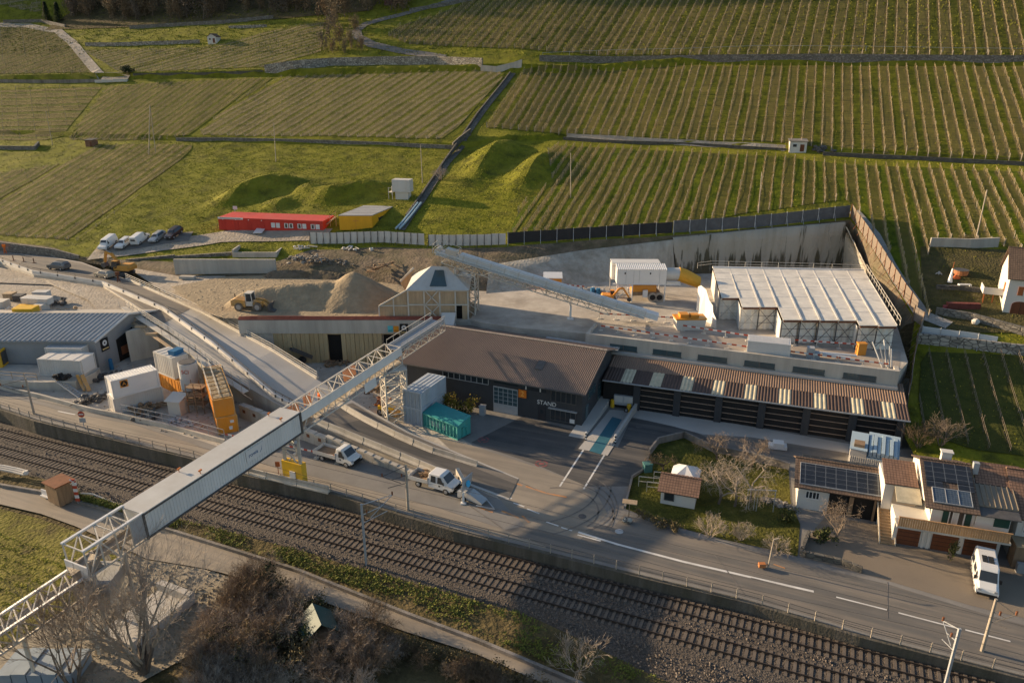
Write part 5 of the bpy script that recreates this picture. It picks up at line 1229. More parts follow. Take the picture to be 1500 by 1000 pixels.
g=MB();g.extr([A_0-hd*.3-nl*.3,A_1-hd*.3+nl*.3,A_1+hd*.5+nl*.3,A_0+hd*.5-nl*.3],(0,0,2.7));g.build('base_cover',K['yellow'],t,off=base)
g=MB();c=A_0-hd*.36+nl*.55;g.extr([c+Vector((0,0,.9)),c+nl*.75+Vector((0,0,.9)),c+nl*.75+Vector((0,0,1.7)),c+Vector((0,0,1.7))],-hd*.12);g.build('switch_box',K['clean_white'],t,off=base)
g=MB();c=A_0-hd*.1+Vector((-.5,0,5.6));g.tube(c,c+Vector((.5,-.6,.1)),.2,.2,8);g.build('lamp',K['galv'],t,off=base)
pe=Vector((-14.0,89.0,10.0));fr=Fr(nR-Vector((0,0,2.45)),pe-Vector((0,0,2.3)));base=Vector((-18,81,0))
t=thing('conveyor_truss','open white truss conveyor with orange netting, right of the covered gallery','conveyor',base)
g=MB();truss(g,fr,.2,fr.L,2.5,2.3,10,.085);g.build('truss',K['steel'],t,off=base)
g=MB();fr.box(g,.1,-.08,1.25,fr.L,.0,2.3);g.build('side_panel',K['gal_side'],t,off=base)
g=MB();fr.box(g,.1,.25,.25,fr.L,2.3,.33);fr.box(g,.1,.6,.7,fr.L,1.7,.82);g.build('belt',K['pale_floor'],t,off=base)
on=M('orange_net',(.5,.24,.13),.8,.15,2)
g=MB();fr.box(g,.3,2.53,.5,2.6,2.56,2.0);fr.box(g,.3,.5,.9,2.0,2.2,1.0);g.build('netting',on,t,off=base);g=MB();fr.box(g,3.4,2.53,.9,4.6,2.56,2.1);g.build('netting',on,t,off=base);g=MB();fr.box(g,10.2,2.3,.9,12.3,2.5,2.2);g.build('netting',on,t,off=base)
g=MB();fr.box(g,10.8,-.12,-.5,13.0,-.085,.75);g.build('notice_sheet',K['clean_white'],t,off=base)
px_=Vector((-9.3,98.5,10.2));fc=Fr(pe-Vector((0,0,.9)),px_-Vector((0,0,.6)));base=Vector((-12,94,0))
t=thing('belt_conveyor','short covered belt conveyor from the lattice tower up to the white chute','conveyor',base)
g=MB();fc.box(g,-.3,.2,.35,fc.L,2.1,.5);fc.box(g,-.3,.15,.5,fc.L,.3,.9);fc.box(g,-.3,2.0,.5,fc.L,2.15,.9);g.build('belt',K['galv'],t,off=base)
g=MB();truss(g,fc,0,fc.L,2.2,1.1,7,.07,-.8);handr=None
for x in np.arange(0,fc.L,1.5):g.beam(fc(x,2.25,.4),fc(x,2.25,1.5),.05);g.beam(fc(x,0,.4),fc(x,0,1.3),.05)
g.beam(fc(0,2.25,1.5),fc(fc.L,2.25,1.5),.06);g.beam(fc(0,0,1.3),fc(fc.L,0,1.3),.06);g.build('truss',K['steel'],t,off=base)
c=P(575,612);base=Vector((-15.2,88.3,0));t=thing('lattice_tower','white lattice tower standing beside the stacked white containers','tower',base,R(24))
g=MB();w_,d_=2.7,2.6;zt0=7.4
cs=[(-w_/2,-d_/2),(w_/2,-d_/2),(w_/2,d_/2),(-w_/2,d_/2)]
for x,y in cs:g.beam((x,y,0),(x,y,zt0),.17)
for k in range(5):
 z0,z1=zt0*k/5,zt0*(k+1)/5
 for i in range(4):
  (xa,ya),(xb,yb)=cs[i],cs[(i+1)%4]
  g.beam((xa,ya,z0),(xb,yb,z1),.1);g.beam((xb,yb,z0),(xa,ya,z1),.1);g.beam((xa,ya,z1),(xb,yb,z1),.1)
g.box(-1.5,-1.5,zt0,1.5,1.5,zt0+.12);g.build('lattice',K['steel'],t)
ta,tb=Vector((21.5,106.5,7.5)),Vector((-11.6,112.5,16.2));ta=P(962,472,7.5);fb=Fr(ta,tb);base=Vector((-3,110,PLAT))
t=thing('inclined_conveyor','long grey inclined belt conveyor rising over the concrete pad to the hopper shed','conveyor',base)
g=MB();fb.box(g,0,-2.0,.2,fb.L,0,.45);fb.box(g,0,-1.85,.45,fb.L-3.5,-.15,.95);g.build('belt_cover',K['gal_side'],t,off=base)
g=MB();ft=Fr(fb(7,-2.0,-1.1),fb(fb.L-1,-2.0,-1.1));truss(g,ft,0,ft.L,2.0,1.2,16,.08);g.build('truss',K['steel'],t,off=base)
g=MB()
for y in(.1,0.75):
 for x in np.arange(2,fb.L,2.2):g.beam(fb(x,y,.2),fb(x,y,1.3),.05)
 g.beam(fb(2,y,1.3),fb(fb.L,y,1.3),.055);g.beam(fb(2,y,.8),fb(fb.L,y,.8),.04)
fb.box(g,2,.05,.1,fb.L,.8,.18);g.build('walkway',K['steel'],t,off=base)
g=MB();fb.box(g,fb.L-3.4,-2.1,.1,fb.L+.4,.2,.3);fb.box(g,fb.L-3,-1.7,.5,fb.L-1.2,-.2,1.2)
q=[fb(fb.L-3.4,-2.1,.3),fb(fb.L+.4,-2.1,.3),fb(fb.L+.4,.9,.3),fb(fb.L-3.4,.9,.3)]
for p in q:g.beam(p,p+Vector((0,0,1.3)),.07)
for a,b in zip(q,q[1:]+q[:1]):g.beam(a+Vector((0,0,1.3)),b+Vector((0,0,1.3)),.06);g.beam(a+Vector((0,0,.6)),b+Vector((0,0,.6)),.05)
g.tube(fb(fb.L,-1.9,.5),fb(fb.L,-.1,.5),.45,.45,10);g.build('head_frame',K['steel'],t,off=base)
for x in(13.2,):
 g=MB();p=fb(x,-1.0,-1.1);p1,p2=fb(x,-2,-1.1),fb(x,0,-1.1);ft_=Vector((p.x,p.y,PLAT));g.beam(ft_,p-Vector((0,0,.8)),.3);g.beam(p-Vector((0,0,.8)),p1,.2);g.beam(p-Vector((0,0,.8)),p2,.2);g.box(ft_.x-.5,ft_.y-.5,PLAT,ft_.x+.5,ft_.y+.5,PLAT+.15);g.build('leg',K['clean_white'],t,off=base)
g=MB()
hx=[fb(fb.L-6.5,-2.1,-1.1),fb(fb.L-6.5,.1,-1.1),fb(fb.L-3.3,.1,-1.1),fb(fb.L-3.3,-2.1,-1.1)]
for p in hx:g.beam((p.x,p.y,PLAT),p,.18)
zz=[PLAT+k*2.1 for k in range(5)]
for z0,z1 in zip(zz,zz[1:]):
 for i in range(4):a,b=hx[i],hx[(i+1)%4];za,zb=min(z1,a.z),min(z1,b.z);g.beam((a.x,a.y,z0),(b.x,b.y,zb),.1);g.beam((b.x,b.y,z0),(a.x,a.y,za),.1);g.beam((a.x,a.y,za),(b.x,b.y,zb),.1)
g.build('tower_leg',K['steel'],t,off=base)
def container(name,label,A,B,h=2.59,dp=None,mat='white',roofmat=None,base=0,cat='container',group=None,doors='end',emblem=None,ribs=24,roof_ribs=14,L_=None):
 0
 o,rz,w=frame(A,B);t=thing(name,label,cat,(o.x,o.y,base),rz,group);dp=dp or 2.44
 g=MB();g.box(.04,.04,.0,w-.04,dp-.04,h-.03)
 for k in range(ribs):
  x0,x1=.15+(w-.3)*k/ribs,.15+(w-.3)*(k+.5)/ribs;g.box(x0,.0,.18,x1,.039,h-.15);g.box(x0,dp-.039,.18,x1,dp,h-.15)
 for k in range(int(ribs*dp/w)+1):
  m=int(ribs*dp/w)+1;y0_,y1_=.15+(dp-.3)*k/m,.15+(dp-.3)*(k+.5)/m;g.box(w-.039,y0_,.18,w,y1_,h-.15);g.box(0,y0_,.18,.039,y1_,h-.15)
 g.build('body',K[mat],t)
 g=MB()
 for x in(0,w):
  for y in(0,dp):g.box(x-.07,y-.07,-.0,x+.07,y+.07,h+.01)
 for y in(0,dp):g.box(.07,y-.06,h-.14,w-.07,y+.06,h);g.box(.07,y-.06,0,w-.07,y+.06,.15)
 for x in(0,w):g.box(x-.06,.07,h-.14,x+.06,dp-.07,h);g.box(x-.06,.07,0,x+.06,dp-.07,.15)
 g.build('frame',K[mat],t)
 g=MB()
 for k in range(roof_ribs):x0,x1=.1+(w-.2)*k/roof_ribs,.1+(w-.2)*(k+.55)/roof_ribs;g.box(x0,.1,h-.03,x1,dp-.1,h+.02)
 g.build('roof',K[roofmat or mat],t)
 return t,w
def doorend(t,w,dp,h,mat='galv',x=None):
 g=MB();x=w if x is None else x;s=1 if x>0 else-1
 for y in(.35,.85,dp-.85,dp-.35):g.tube((x+s*.09,y,.12),(x+s*.09,y,h-.12),.03,.03,5)
 g.box(min(x+s*.04,x+s*.07),dp/2-.02,.15,max(x+s*.04,x+s*.07),dp/2+.02,h-.15);g.build('lock_bars',K[mat],t)
def front_doors(t,w,h):
 g=MB()
 for x in(.3,.85,w-.85,w-.3):g.tube((x,-.09,.12),(x,-.09,h-.12),.03,.03,5)
 g.box(w/2-.02,-.08,.15,w/2+.02,-.045,h-.15);g.build('lock_bars',K['galv'],t)
A,B=P(593,619),P(618.5,625)
t,w=container('shipping_container','lower pale blue container of the stack between lattice tower and teal skip',A,B,2.35,6.0,'blue_white',base=0,ribs=8,roof_ribs=4);front_doors(t,w,2.35)
t,w=container('shipping_container','upper pale blue container of the stack between lattice tower and teal skip',A,B,2.35,6.0,'blue_white',base=2.37,ribs=8,roof_ribs=4);front_doors(t,w,2.35)
A,B=P(621,624),P(671,645);o,rz,w=frame(A,B);t=thing('roll_off_skip','teal covered roll off skip with white flashes in front of the stacked containers','skip',o,rz)
g=MB();dp,h=2.3,1.9;g.extr([(0,0,.12),(0,dp,.12),(0,dp,h+.55),(0,0,h)],(w,0,0));g.build('body',K['teal'],t)
g=MB();g.extr([(-.08,-.1,h),(-.08,dp+.1,h+.56),(-.08,dp+.1,h+.64),(-.08,-.1,h+.08)],(w+.16,0,0));g.build('lid',M('teal_lid',(.03,.22,.22),.5,.1,1),t)
g=MB()
for k in range(11):x=.05+(w-.2)*k/10;g.box(x,-.11,.12,x+.12,-.001,h-.02)
g.box(-.02,-.13,h-.12,w+.02,-.001,h+.02);g.box(-.02,-.12,.05,w+.02,-.001,.2);g.build('rib',M('teal_rib',(.10,.36,.31),.5,.12,1),t)
g=MB()
for k in(1.5,2.5,3.6,5.6):x=.05+(w-.2)*k/10;g.box(x+.12,-.02,.6,x+.5,-.003,1.3)
g.build('marking',K['clean_white'],t)
g=MB();g.box(w,.5,.2,w+.1,dp-.5,.3);g.box(w,.7,.3,w+.14,.85,1.5);g.box(w,dp-.9,.3,w+.14,dp-.75,1.5);g.box(w,.7,1.4,w+.18,dp-.75,1.52);g.build('hook_frame',K['teal'],t)
A,B=HP(322,339),HP(474,338.5);zc=(A.z+B.z)/2-.15;o,rz,w=frame(A,B);n=8;cw=w/n
rb_=HP(345,341)
for k in range(n):
 extra=['with a white banner on its roof edge, at the parking end','with a plain red front beside the banner cabin','with a plain red front, third from the parking end','with a plain red front and small lamps next to the window cabins','with two closed white shutters','with two open dark windows','with one open window beside one closed shutter','with a mixed window pair at the yellow cabin end'][k]
 p=o+Vector((math.cos(rz),math.sin(rz),0))*(cw*k);t=thing('site_cabin','red site cabin '+extra,'cabin',(p.x,p.y,zc),rz,'red site cabins in a row')
 g=MB();g.box(.02,0,0,cw-.02,6,2.55);g.box(.0,-.03,0,.1,.0,2.55);g.box(cw-.1,-.03,0,cw-.0,.0,2.55);g.build('body',K['red'],t)
 g=MB();g.box(.01,-.05,2.55,cw-.01,6.05,2.68);g.build('roof',K['red_roof'],t)
 if k>=4:
  for j,x in enumerate((.22,1.28)):
   g=MB();g.box(x,-.06,.95,x+.85,-.001,1.95);q=g.build('window',K['clean_white'],t)
   if(k==5)or(k==6 and j==0)or(k==7 and j==0):g=MB();g.box(x+.2,-.08,1.05,x+.66,-.06,1.85);g.build('pane',K['glass'],q)
 else:
  g=MB();g.box(.6,-.05,.05,1.6,-.001,2.1);g.build('door',M('red_door',(.42,.03,.02),.5,.06)if k==0 else bpy.data.materials['red_door'],t)
  g=MB();g.box(1.0,-.12,2.25,1.2,-.05,2.4);g.build('lamp',K['clean_white'],t)
 if k==0:
  g=MB();g.box(.0,-.12,2.35,cw*1.95,-.055,2.75);bn=g.build('banner',K['clean_white'],t);g=MB();g.box(.5,-.13,2.48,cw*1.8,-.121,2.6);g.build('caption',K['concrete_dark'],bn)
  g=MB();g.beam((.8,5.5,2.7),(.8,5.5,3.8),.06);g.box(.4,5.5,3.3,1.4,5.56,4.0);g.build('small_board',K['clean_white'],t)
q=HP(380,342);g=MB();g.extr([(-.9,-1.2,0),(.9,-1.2,0),(1.0,1.2,.5),(-.8,1.2,.5)],(0,0,.1));single('entry_ramp','white sheet metal ramp lying in front of the red cabins','ramp',g,K['clean_white'],q+Vector((0,0,.3)))
A,B=HP(498,338.5),HP(543,338.5);zc=B.z-.1;o,rz,w=frame(A,B)
t=thing('site_cabin','large yellow cabin block under a grey ribbed roof behind the white hoarding','cabin',(o.x,o.y,zc),0)
g=MB();d_=11;sh=3.2;g.extr([(0,0,0),(w,0,0),(w+sh,d_,0),(sh,d_,0)],(0,0,2.9));g.build('body',M('cabin_amber',(.62,.31,.015),.5,.08,1),t)
for j in range(4):
 g=MB();a,b=j/4,(j+1)/4-.02;g.extr([(sh*a-.05,d_*a,2.9),(w+sh*a+.05,d_*a,2.9),(w+sh*b+.05,d_*b,2.9),(sh*b-.05,d_*b,2.9)],(0,0,.16));g.build('roof',K['grey_roof'],t)
g=MB();g.box(w/2-.03,-.04,0,w/2+.03,-.001,2.55);g.box(w/2-.6,-.05,1.8,w/2+.6,-.001,1.95);g.build('seam',K['orange'],t)
g=MB();m_=lambda u,z:(w+sh*u+.03,d_*u,z);g.extr([m_(.25,1.2),m_(.6,1.2),m_(.6,2.0),m_(.25,2.0)],(.06,0,0));g.build('side_window',K['glass'],t)
q=HP(485,331);g=MB()
for k in range(7):g.box(-1.2+k*.32,-.5,.2+k*.26,-.8+k*.32,.5,.28+k*.26)
g.beam((-1.2,-.5,1.2),(1.2,-.5,3.0),.07);g.beam((-1.2,.5,1.2),(1.2,.5,3.0),.07);g.beam((-1.2,-.5,.1),(1.2,-.5,1.9),.12);g.beam((-1.2,.5,.1),(1.2,.5,1.9),.12)
for x in(-1.2,0,1.2):g.beam((x,-.5,0),(x,-.5,2.1+.75*x),.07)
single('scaffold_stair','light metal stair between the red cabins and the yellow cabin','stair',g,K['board'],q)
A,B=P(902,442,PLAT),P(974.5,445,PLAT);o,rz,w=frame(A,B);rz=-.02
def zz_at(px,py,y):return Py(px,py,y).z-PLAT
zb,ze=zz_at(940,416,o.y),zz_at(940,395,o.y)
t=thing('dust_filter_plant','white ribbed filter housing on tall stilts with a fan pipe above the parked mixer','filter plant',o,rz)
g=MB();g.box(0,0,zb,w,2.6,ze);g.box(-.6,2.7,zb,w-.6,5.2,ze+.1);g.build('housing',K['clean_white'],t)
g=MB();g.corr((-.1,-.1,ze+.02),(w+.2,0,0),(0,2.7,.35),26,.06);g.box(-.6,2.6,ze+.3,w-.6,5.3,ze+.45);g.build('roof',K['clean_white'],t)
g=MB()
for x in(1.45,2.7,3.6,6.9):g.box(x,-.03,zb+.1,x+.04,-.001,ze-.1)
g.build('seam',K['galv'],t)
g=MB();g.box(1.2,-.05,ze-.75,1.4,-.001,ze-.45);g.box(5.3,-.05,ze-.75,5.5,-.001,ze-.45);g.build('vent',K['black'],t)
g=MB()
for x,y in((.1,.1),(2.6,.1),(w-.1,.1),(-.5,5),(2.6,5),(w-.2,5)):g.beam((x,y,0),(x,y,zb),.18)
g.beam((.1,.1,.4),(2.6,.1,zb),.1);g.beam((2.6,.1,.4),(.1,.1,zb),.1);g.beam((-.6,.05,zb),(w+2.4,.05,zb),.2);g.beam((.1,.1,zb-.35),(2.6,.1,zb-.35),.15);g.build('leg',K['clean_white'],t)
g=MB();g.tube((w+.02,1.4,zb+1.35),(w+2.3,1.4,zb+1.35),1.05,1.05,18);g.box(w+.05,-.05,zb+.1,w+2.3,.2,zb+.5);g.build('fan_pipe',K['galv']if False else K['white'],t)
g=MB();dq=[(w+2.2,1.4,zb+1.35,1.15),(w+3.4,1.2,zb+1.0,1.15),(w+5.6,.9,zb+.1,.95)];rings=[]
for x,y,z,r in dq:rings.append([(x+.25*r*math.sin(a)*.6,y+r*math.cos(a),z+r*math.sin(a))for a in np.linspace(0,2*math.pi,15)[:-1]])
g.loft(rings);g.build('air_duct',M('duct_orange',(.66,.33,.035),.6,.08,1),t)
A,B=P(1094,520,PLAT),P(1155,526.5,PLAT);container('office_container','white ribbed container standing on the grey deck above the strip windows',A,B,2.1,2.44,'clean_white',base=PLAT,ribs=30,roof_ribs=28)
A,B=P(170,606.5),P(240,587)
g_,w=container('shipping_container','dirty white container at the bottom of the stack beside the road wall',A,B,2.2,2.4,'white','white',base=0,ribs=20,roof_ribs=16)
A2,B2=P(172,607),P(238,588.5)
t,w=container('office_container','white container with a round orange A emblem on top of the road wall stack',A2,B2,2.55,2.44,'clean_white','board' if False else 'clean_white',base=2.25,ribs=1,roof_ribs=16)
g=MB();g.box(1.0,-.05,1.3,2.0,-.005,2.3);sg=g.build('sign',K['orange'],t);g=MB();g.tube((1.5,-.06,1.8),(1.5,-.052,1.8),.44,.44,18);g.build('disc',K['black'],sg);text('A',.72,K['orange'],sg,(1.5,-.075,1.79),(R(90),0,0),ext=.004)
g=MB();pp=[P(-60,556,1.4),P(0,556,1.4),P(52,560,1.4),P(110,558,1.4),P(140,545,1.4),P(146,538,1.4),P(-60,530,1.4)]
g.prism([(p.x,p.y)for p in pp],-.1,1.4);wsingle('loading_dock','pale concrete dock wall in front of the grey hall','dock',g,K['concrete'])
A,B=P(60,549,1.4),P(121,552,1.4);t,w=container('shipping_container','rust streaked white container with an open panel end, on the dock by the grey hall',A,B,2.5,3.2,'white','pale_floor' if False else 'white',base=1.4,ribs=16,roof_ribs=3)
g=MB();g.box(w+.02,.3,.3,w+.12,2.9,2.5);g.build('end_board',K['clean_white'],t);
A,B=P(72,537,1.4),P(124,538,1.4);container('shipping_container','white container with slatted roof tucked behind the rust streaked one',A,B,3.0,2.2,'white','galv',base=1.4,ribs=12,roof_ribs=12)
A,B=P(-35,540,1.4),P(4,538,1.4);o,rz,w=frame(A,B);t,w=container('tool_container','yellow edged dark container cut by the left edge of the picture',A,B,2.5,2.4,'yellow','galv',base=1.4,ribs=1,roof_ribs=8)
g=MB();g.box(w+.02,.3,.3,w+.08,2.1,2.2);g.build('end_door',K['dark_steel'],t)
A,B=P(378,527),P(412,527.5);ya=A.y
t=thing('office_container','white container with blue grey side, raised on a stand beside the portal wall','container',(P(372,519).x,P(380,516).y,0),R(-2))
g=MB();g.box(0,0,1.6,4.7,2.4,4.0);g.build('body',K['white'],t);g=MB();g.box(-.05,-.05,4.0,4.75,2.45,4.12);g.build('roof',K['clean_white'],t);g=MB();g.box(.3,.1,0,4.5,2.2,1.58);g.build('stand',K['dark_steel'],t)
A,B=P(236,571),P(266,584)
t,w=container('tool_container','amber open framed container under the white slatted silo box',P(237,566),P(266,580),2.2,2.4,'orange',base=0,ribs=6,roof_ribs=4)
t,w=container('silo_container','white slatted box standing on the amber container',P(234,566),P(260,577),3.2,2.3,'white',base=2.25,ribs=9,roof_ribs=4)
c=P(264,571,0);g=MB();g.box(-.55,-.5,0,.55,1.2,4.4);g.box(-.6,-.55,4.4,.6,1.25,4.5);single('filter_box','tall narrow blue box beside the white silo','filter box',g,K['blue'],(c.x,c.y,1.6),R(-25))
c=P(283,586);t=thing('silo','white round silo with reddish lettering on a timber crib','silo',c)
g=MB();g.tube((0,0,1.9),(0,0,5.7),1.25,1.25,20);g.tube((0,0,1.2),(0,0,1.9),.6,1.25,20);g.build('drum',K['white'],t);text('SCI',.75,M('letter_red',(.35,.09,.06),.7,.1),t,(.1,-1.27,4.7),(R(90),0,0),ext=.02)
g=MB();g.tube((0,0,5.72),(0,0,5.8),1.1,1.1,16);g.build('lid',K['dark_steel'],t)
g=MB();rr=random.Random(2)
for k in range(8):z=.1+k*.22;g.box(-1.3,-1.3+.0,z,1.3,-1.05,z+.14)if k%2 else g.box(-1.3,-1.25,z,-1.0,1.2,z+.14);g.box(1.0,-1.25,z+.02,1.3,1.2,z+.16)
g.build('crib',K['wood'],t)
A,B=P(321,637),P(347,633);o,rz,w=frame(A,B)
for k,(lab,z)in enumerate([('orange container with white notice at the foot of the double stack by the ramp',0),('orange container with open framed top, upper one of the double stack by the ramp',2.4)]):
 ln=6.1 if k==0 else 12.0;t=thing('shipping_container',lab,'container',(o.x-k*.15,o.y,z),R(27));w_=2.35;g=MB()
 sk_=.0;g.box(0,0,0,w_,ln,2.35)
 for j in range(int(ln*2.2)):y=.2+(ln-.4)*j/int(ln*2.2);g.box(-.05,y,.15,-.001,y+.2,2.2)
 for j in range(4):x=.2+(w_-.4)*j/4;g.box(x,-.05,.15,x+.28,-.001,2.2)
 g.build('body',K['orange'],t)
 g=MB()
 for x in(0,w_):g.box(x-.07,-.06,0,x+.07,.08,2.38);g.box(x-.06,.08,2.28,x+.06,ln,2.4)
 g.box(.07,-.06,2.25,w_-.07,.08,2.38);g.build('frame',K['machine'],t)
 if k==0:g=MB();g.box(1.3,-.08,.5,1.7,-.055,.95);g.box(1.5,-.08,1.4,1.95,-.055,1.75);g.build('notice',K['clean_white'],t)
 else:
  g=MB()
  for j in range(8):g.box(.15,.4+j*1.45,2.36,w_-.1,1.55+j*1.45,2.42)
  g.build('roof_panel',K['sand'],t)
  g=MB();handrail(g,[(-.05,.1,2.4),(-.05,ln,2.4)],1.0,1.4,.05);handrail(g,[(.9,.1,2.4),(.9,ln,2.4)],1.0,1.4,.05);g.build('railing',K['steel'],t)
c=P(262,605);g=MB();g.box(-.9,-.8,0,.9,.9,2.0);g.extr([(-1.2,-1.0,2.0),(1.1,-1.0,2.0),(1.1,1.1,2.5),(-1.2,1.1,2.5)],(0,0,.1));single('water_tank','square pale tank with tilted lid in front of the scaffold stack','tank',g,K['tarp'],c,R(-12))
c=P(293,602);g=MB();rr=random.Random(5)
for x in(-1.1,0,1.1):
 for y in(-.7,.7):g.beam((x,y,0),(x,y,4.2),.08)
for z in(1.2,2.4,3.6):
 g.box(-1.2,-.8,z,1.2,.8,z+.07);g.beam((-1.1,-.7,z-1.1),(1.1,-.7,z),.06);g.beam((-1.1,.7,z),(1.1,.7,z-1.1),.06);g.beam((-1.1,-.7,z+.5),(1.1,-.7,z+.5),.05)
single('scaffold','narrow timber scaffold between the pale tank and the orange stack','scaffold',g,K['wood'],c,R(-8))
g=MB();eL=[P(187,447,6.2),P(250,487,5.6),P(290,514,4.9),P(330,545,4.2),P(368,570,3.2)]
handrail(g,[p+Vector((-.2,-.2,0))for p in eL],1.1,1.6,.07,3)
for a,b in zip(eL,eL[1:]):g.beam(a+Vector((-.5,-.6,-.15)),b+Vector((-.5,-.6,-.15)),.9,.08)
for p in dens(eL,3):g.beam(p+Vector((-.9,-.9,-.2)),p+Vector((-.1,0,-1.5)),.08);g.beam(p+Vector((-.9,-.9,-.2)),p+Vector((-.9,-.9,.95)),.06)
wsingle('scaffold_walkway','pale scaffold walkway hung along the left edge of the concrete ramp','scaffold',g,K['steel'])
g=MB();q=[p+Vector((-1.1,-1.2,-.9))for p in eL[:3]]
for a,b in zip(q,q[1:]):g.beam(a,b,.5,.1)
for k in range(3):p=q[0].lerp(q[1],.3+.25*k);g.box(p.x-.8,p.y-.3,p.z+.05,p.x+.9,p.y+.3,p.z+.35)
wsingle('timber_stack','tan timber boards lying under the scaffold walkway','timber',g,K['board'])
g=MB();p0,p1=P(192,530),P(235,520);g.extr([p0,p1,p1+Vector((0,0,5.0)),p0+Vector((0,0,5.0))],(.3,1.2,0));wsingle('abutment_wall','shaded concrete abutment wall between the grey hall and the ramp','wall',g,K['concrete'])
def barrier_line(label,group,pts,seg=3.0,h=.85,w=.55,mat='concrete',name='concrete_barrier'):
 L_=sum((b-a).length for a,b in zip(pts,pts[1:]));n=max(1,int(round(L_/seg)));q=resamp(pts,n+1);rr=random.Random(n);proto=None
 for i in range(n):
  a,b=q[i],q[i+1];d=b-a;ln=d.length-.06;rz=math.atan2(d.y,d.x);sl_=math.asin(max(-1,min(1,d.z/d.length)))
  key=round(ln,2);g=MB();g.loft([[(x,-w/2,0),(x,w/2,0),(x,w/2,.15),(x,w*.17,.38),(x,w*.14,h),(x,-w*.14,h),(x,-w*.17,.38),(x,-w/2,.15)]for x in(0,ln)])
  o=g.build(name,K[mat]);o.location=a;o.rotation_euler=(0,-sl_,rz+rr.uniform(-.012,.012));tag(o,label,'barrier',group)
barrier_line('concrete barrier segment along the right edge of the dark lane by the loading yard','barriers right of the lane',[P(q[0],q[1],q[2])for q in[(489,590,1.6),(533,617,1.0),(590,645,.6),(640,666,.2),(700,684,0)]])
barrier_line('concrete barrier segment between the dark lane and the lower pickup','barriers left of the lane',[P(q[0],q[1],q[2])for q in[(458,618,1.45),(540,652,.8),(609,680,.4),(672,708,.1)]])
barrier_line('concrete barrier segment at the kerb below the yellow tower base','kerb barriers',[P(350,690),P(400,703),P(483,722)],4)
g=MB();q=[P(a,b,c_)for a,b,c_ in[(-120,383,6),(0,384,6.0),(49,401,6.0),(151,417,5.9),(240,455,5.5),(311,506,4.7),(400,582,2.8),(440,604,1.9)]];q=dens(q,4)
for a,b in zip(q,q[1:]):g.beam(a+Vector((0,0,.3)),b+Vector((0,0,.3)),.3,.7)
t=wsingle('ramp_parapet','long white concrete parapet along the near edge of the ramp road','parapet',g,K['white'])
g=MB()
for i,(a,b)in enumerate(zip(q,q[1:])):m_=a.lerp(b,.5);g.box(m_.x-.12,m_.y-.24,m_.z+.35,m_.x+.12,m_.y-.17,m_.z+.75);g.beam(m_+Vector((0,0,.9)),m_+Vector((0,0,1.25)),.06)
for a,b in zip(q,q[1:]):g.beam(a+Vector((0,0,1.22)),b+Vector((0,0,1.22)),.09)
wsingle('guard_rail','thin steel guard rail on top of the near ramp parapet','railing',g,K['dark_steel'])
g=MB();q=[P(a,b,c_)for a,b,c_ in[(185,409,5.9),(235,431,5.7),(297,458,5.2),(345,484,4.6),(400,514,3.9),(465,555,2.6)]];handrail(g,q,1.1,1.7,.08,3);q=dens(q,3)
for a,b in zip(q,q[1:]):g.beam(a+Vector((0,0,.15)),b+Vector((0,0,.15)),.4,.35)
wsingle('guard_rail','pale tube guard rail along the far edge of the concrete ramp','railing',g,K['steel'])
A,B=P(352,612),P(478,657);n=8;d=(B-A)/n;rz=math.atan2(d.y,d.x)
for i in range(n):
 p=A+d*i;g=MB();ln=d.length-.05;hh=1.9-.08*i;g.box(0,0,0,ln,.8,hh);o=single('concrete_block','pale concrete block with a square hole in the row under the gallery','concrete block',g,K['concrete'],p,rz,'concrete blocks under the gallery')
 g=MB();g.box(ln*.35,-.02,hh*.5,ln*.62,-.001,hh*.5+.45);g.build('hole',K['rust'],o)
A,B=P(478,655),P(672,722);g=MB();d=B-A
for i in range(16):a,b=A+d*(i/16),A+d*((i+1)/16-.002);hh=max(.2,1.5*(1-i/16.5));g.extr([a,b,b+Vector((0,0,hh*.97)),a+Vector((0,0,hh))],Vector((.2,.5,0)))
wsingle('retaining_wall','long pale wedge wall behind the two parked pickups','retaining wall',g,K['concrete'])
def striped(label,A,B,z,n=9,legs=True,group=None,h=.2):
 o=Vector(A);t=thing('warning_barrier',label,'barrier',o,0,group);d=Vector(B)-o;g=MB()
 for i in range(n):g.beam(d*(i/n)+Vector((0,0,z)),d*((i+1)/n)+Vector((0,0,z)),.06,h,i%2)
 if 'stripe_red' not in bpy.data.materials:M('stripe_red',(.38,.06,.03),.6,.1,1)
 g.build('board',[bpy.data.materials['stripe_red'],K['clean_white']],t)
 if legs:
  m=max(2,int(d.length/2.5))
  for k in range(m+1):g=MB();q=d*(k/m);g.beam(q,q+Vector((0,0,z+.2)),.07);g.box(q.x-.3,q.y-.25,0,q.x+.3,q.y+.25,.1);g.build('post',K['steel'],t)
striped('red and white barrier boards beside the flatbed pickup under the gallery',P(405,658),P(494,678),.85,17)
striped('red and white barrier boards left of the gallery tower legs',P(330,644),P(403,660),.8,13)
striped('low red and white barrier along the grey deck edge, left of the white container',P(880,484,PLAT+.02),P(1093,515,PLAT+.02),.75,31)
striped('red and white barrier along the deck edge right of the white container',P(1157,522,PLAT+.02),P(1300,541,PLAT+.02),.75,21)
striped('red and white barrier boards at the foot of the scaffold hall',P(1163,506,PLAT),P(1262,513,PLAT),.85,17)
striped('red and white boards at the foot of the long inclined conveyor',P(878,467,PLAT),P(1000,474,PLAT),.9,19)
striped('orange and white boards in front of the scaffold hall left corner',P(1000,484,PLAT),P(1095,499,PLAT),.8,15)
striped('red and white boards behind the blue barrels on the far platform',P(822,424,PLAT),P(856,428,PLAT),1.0,9)
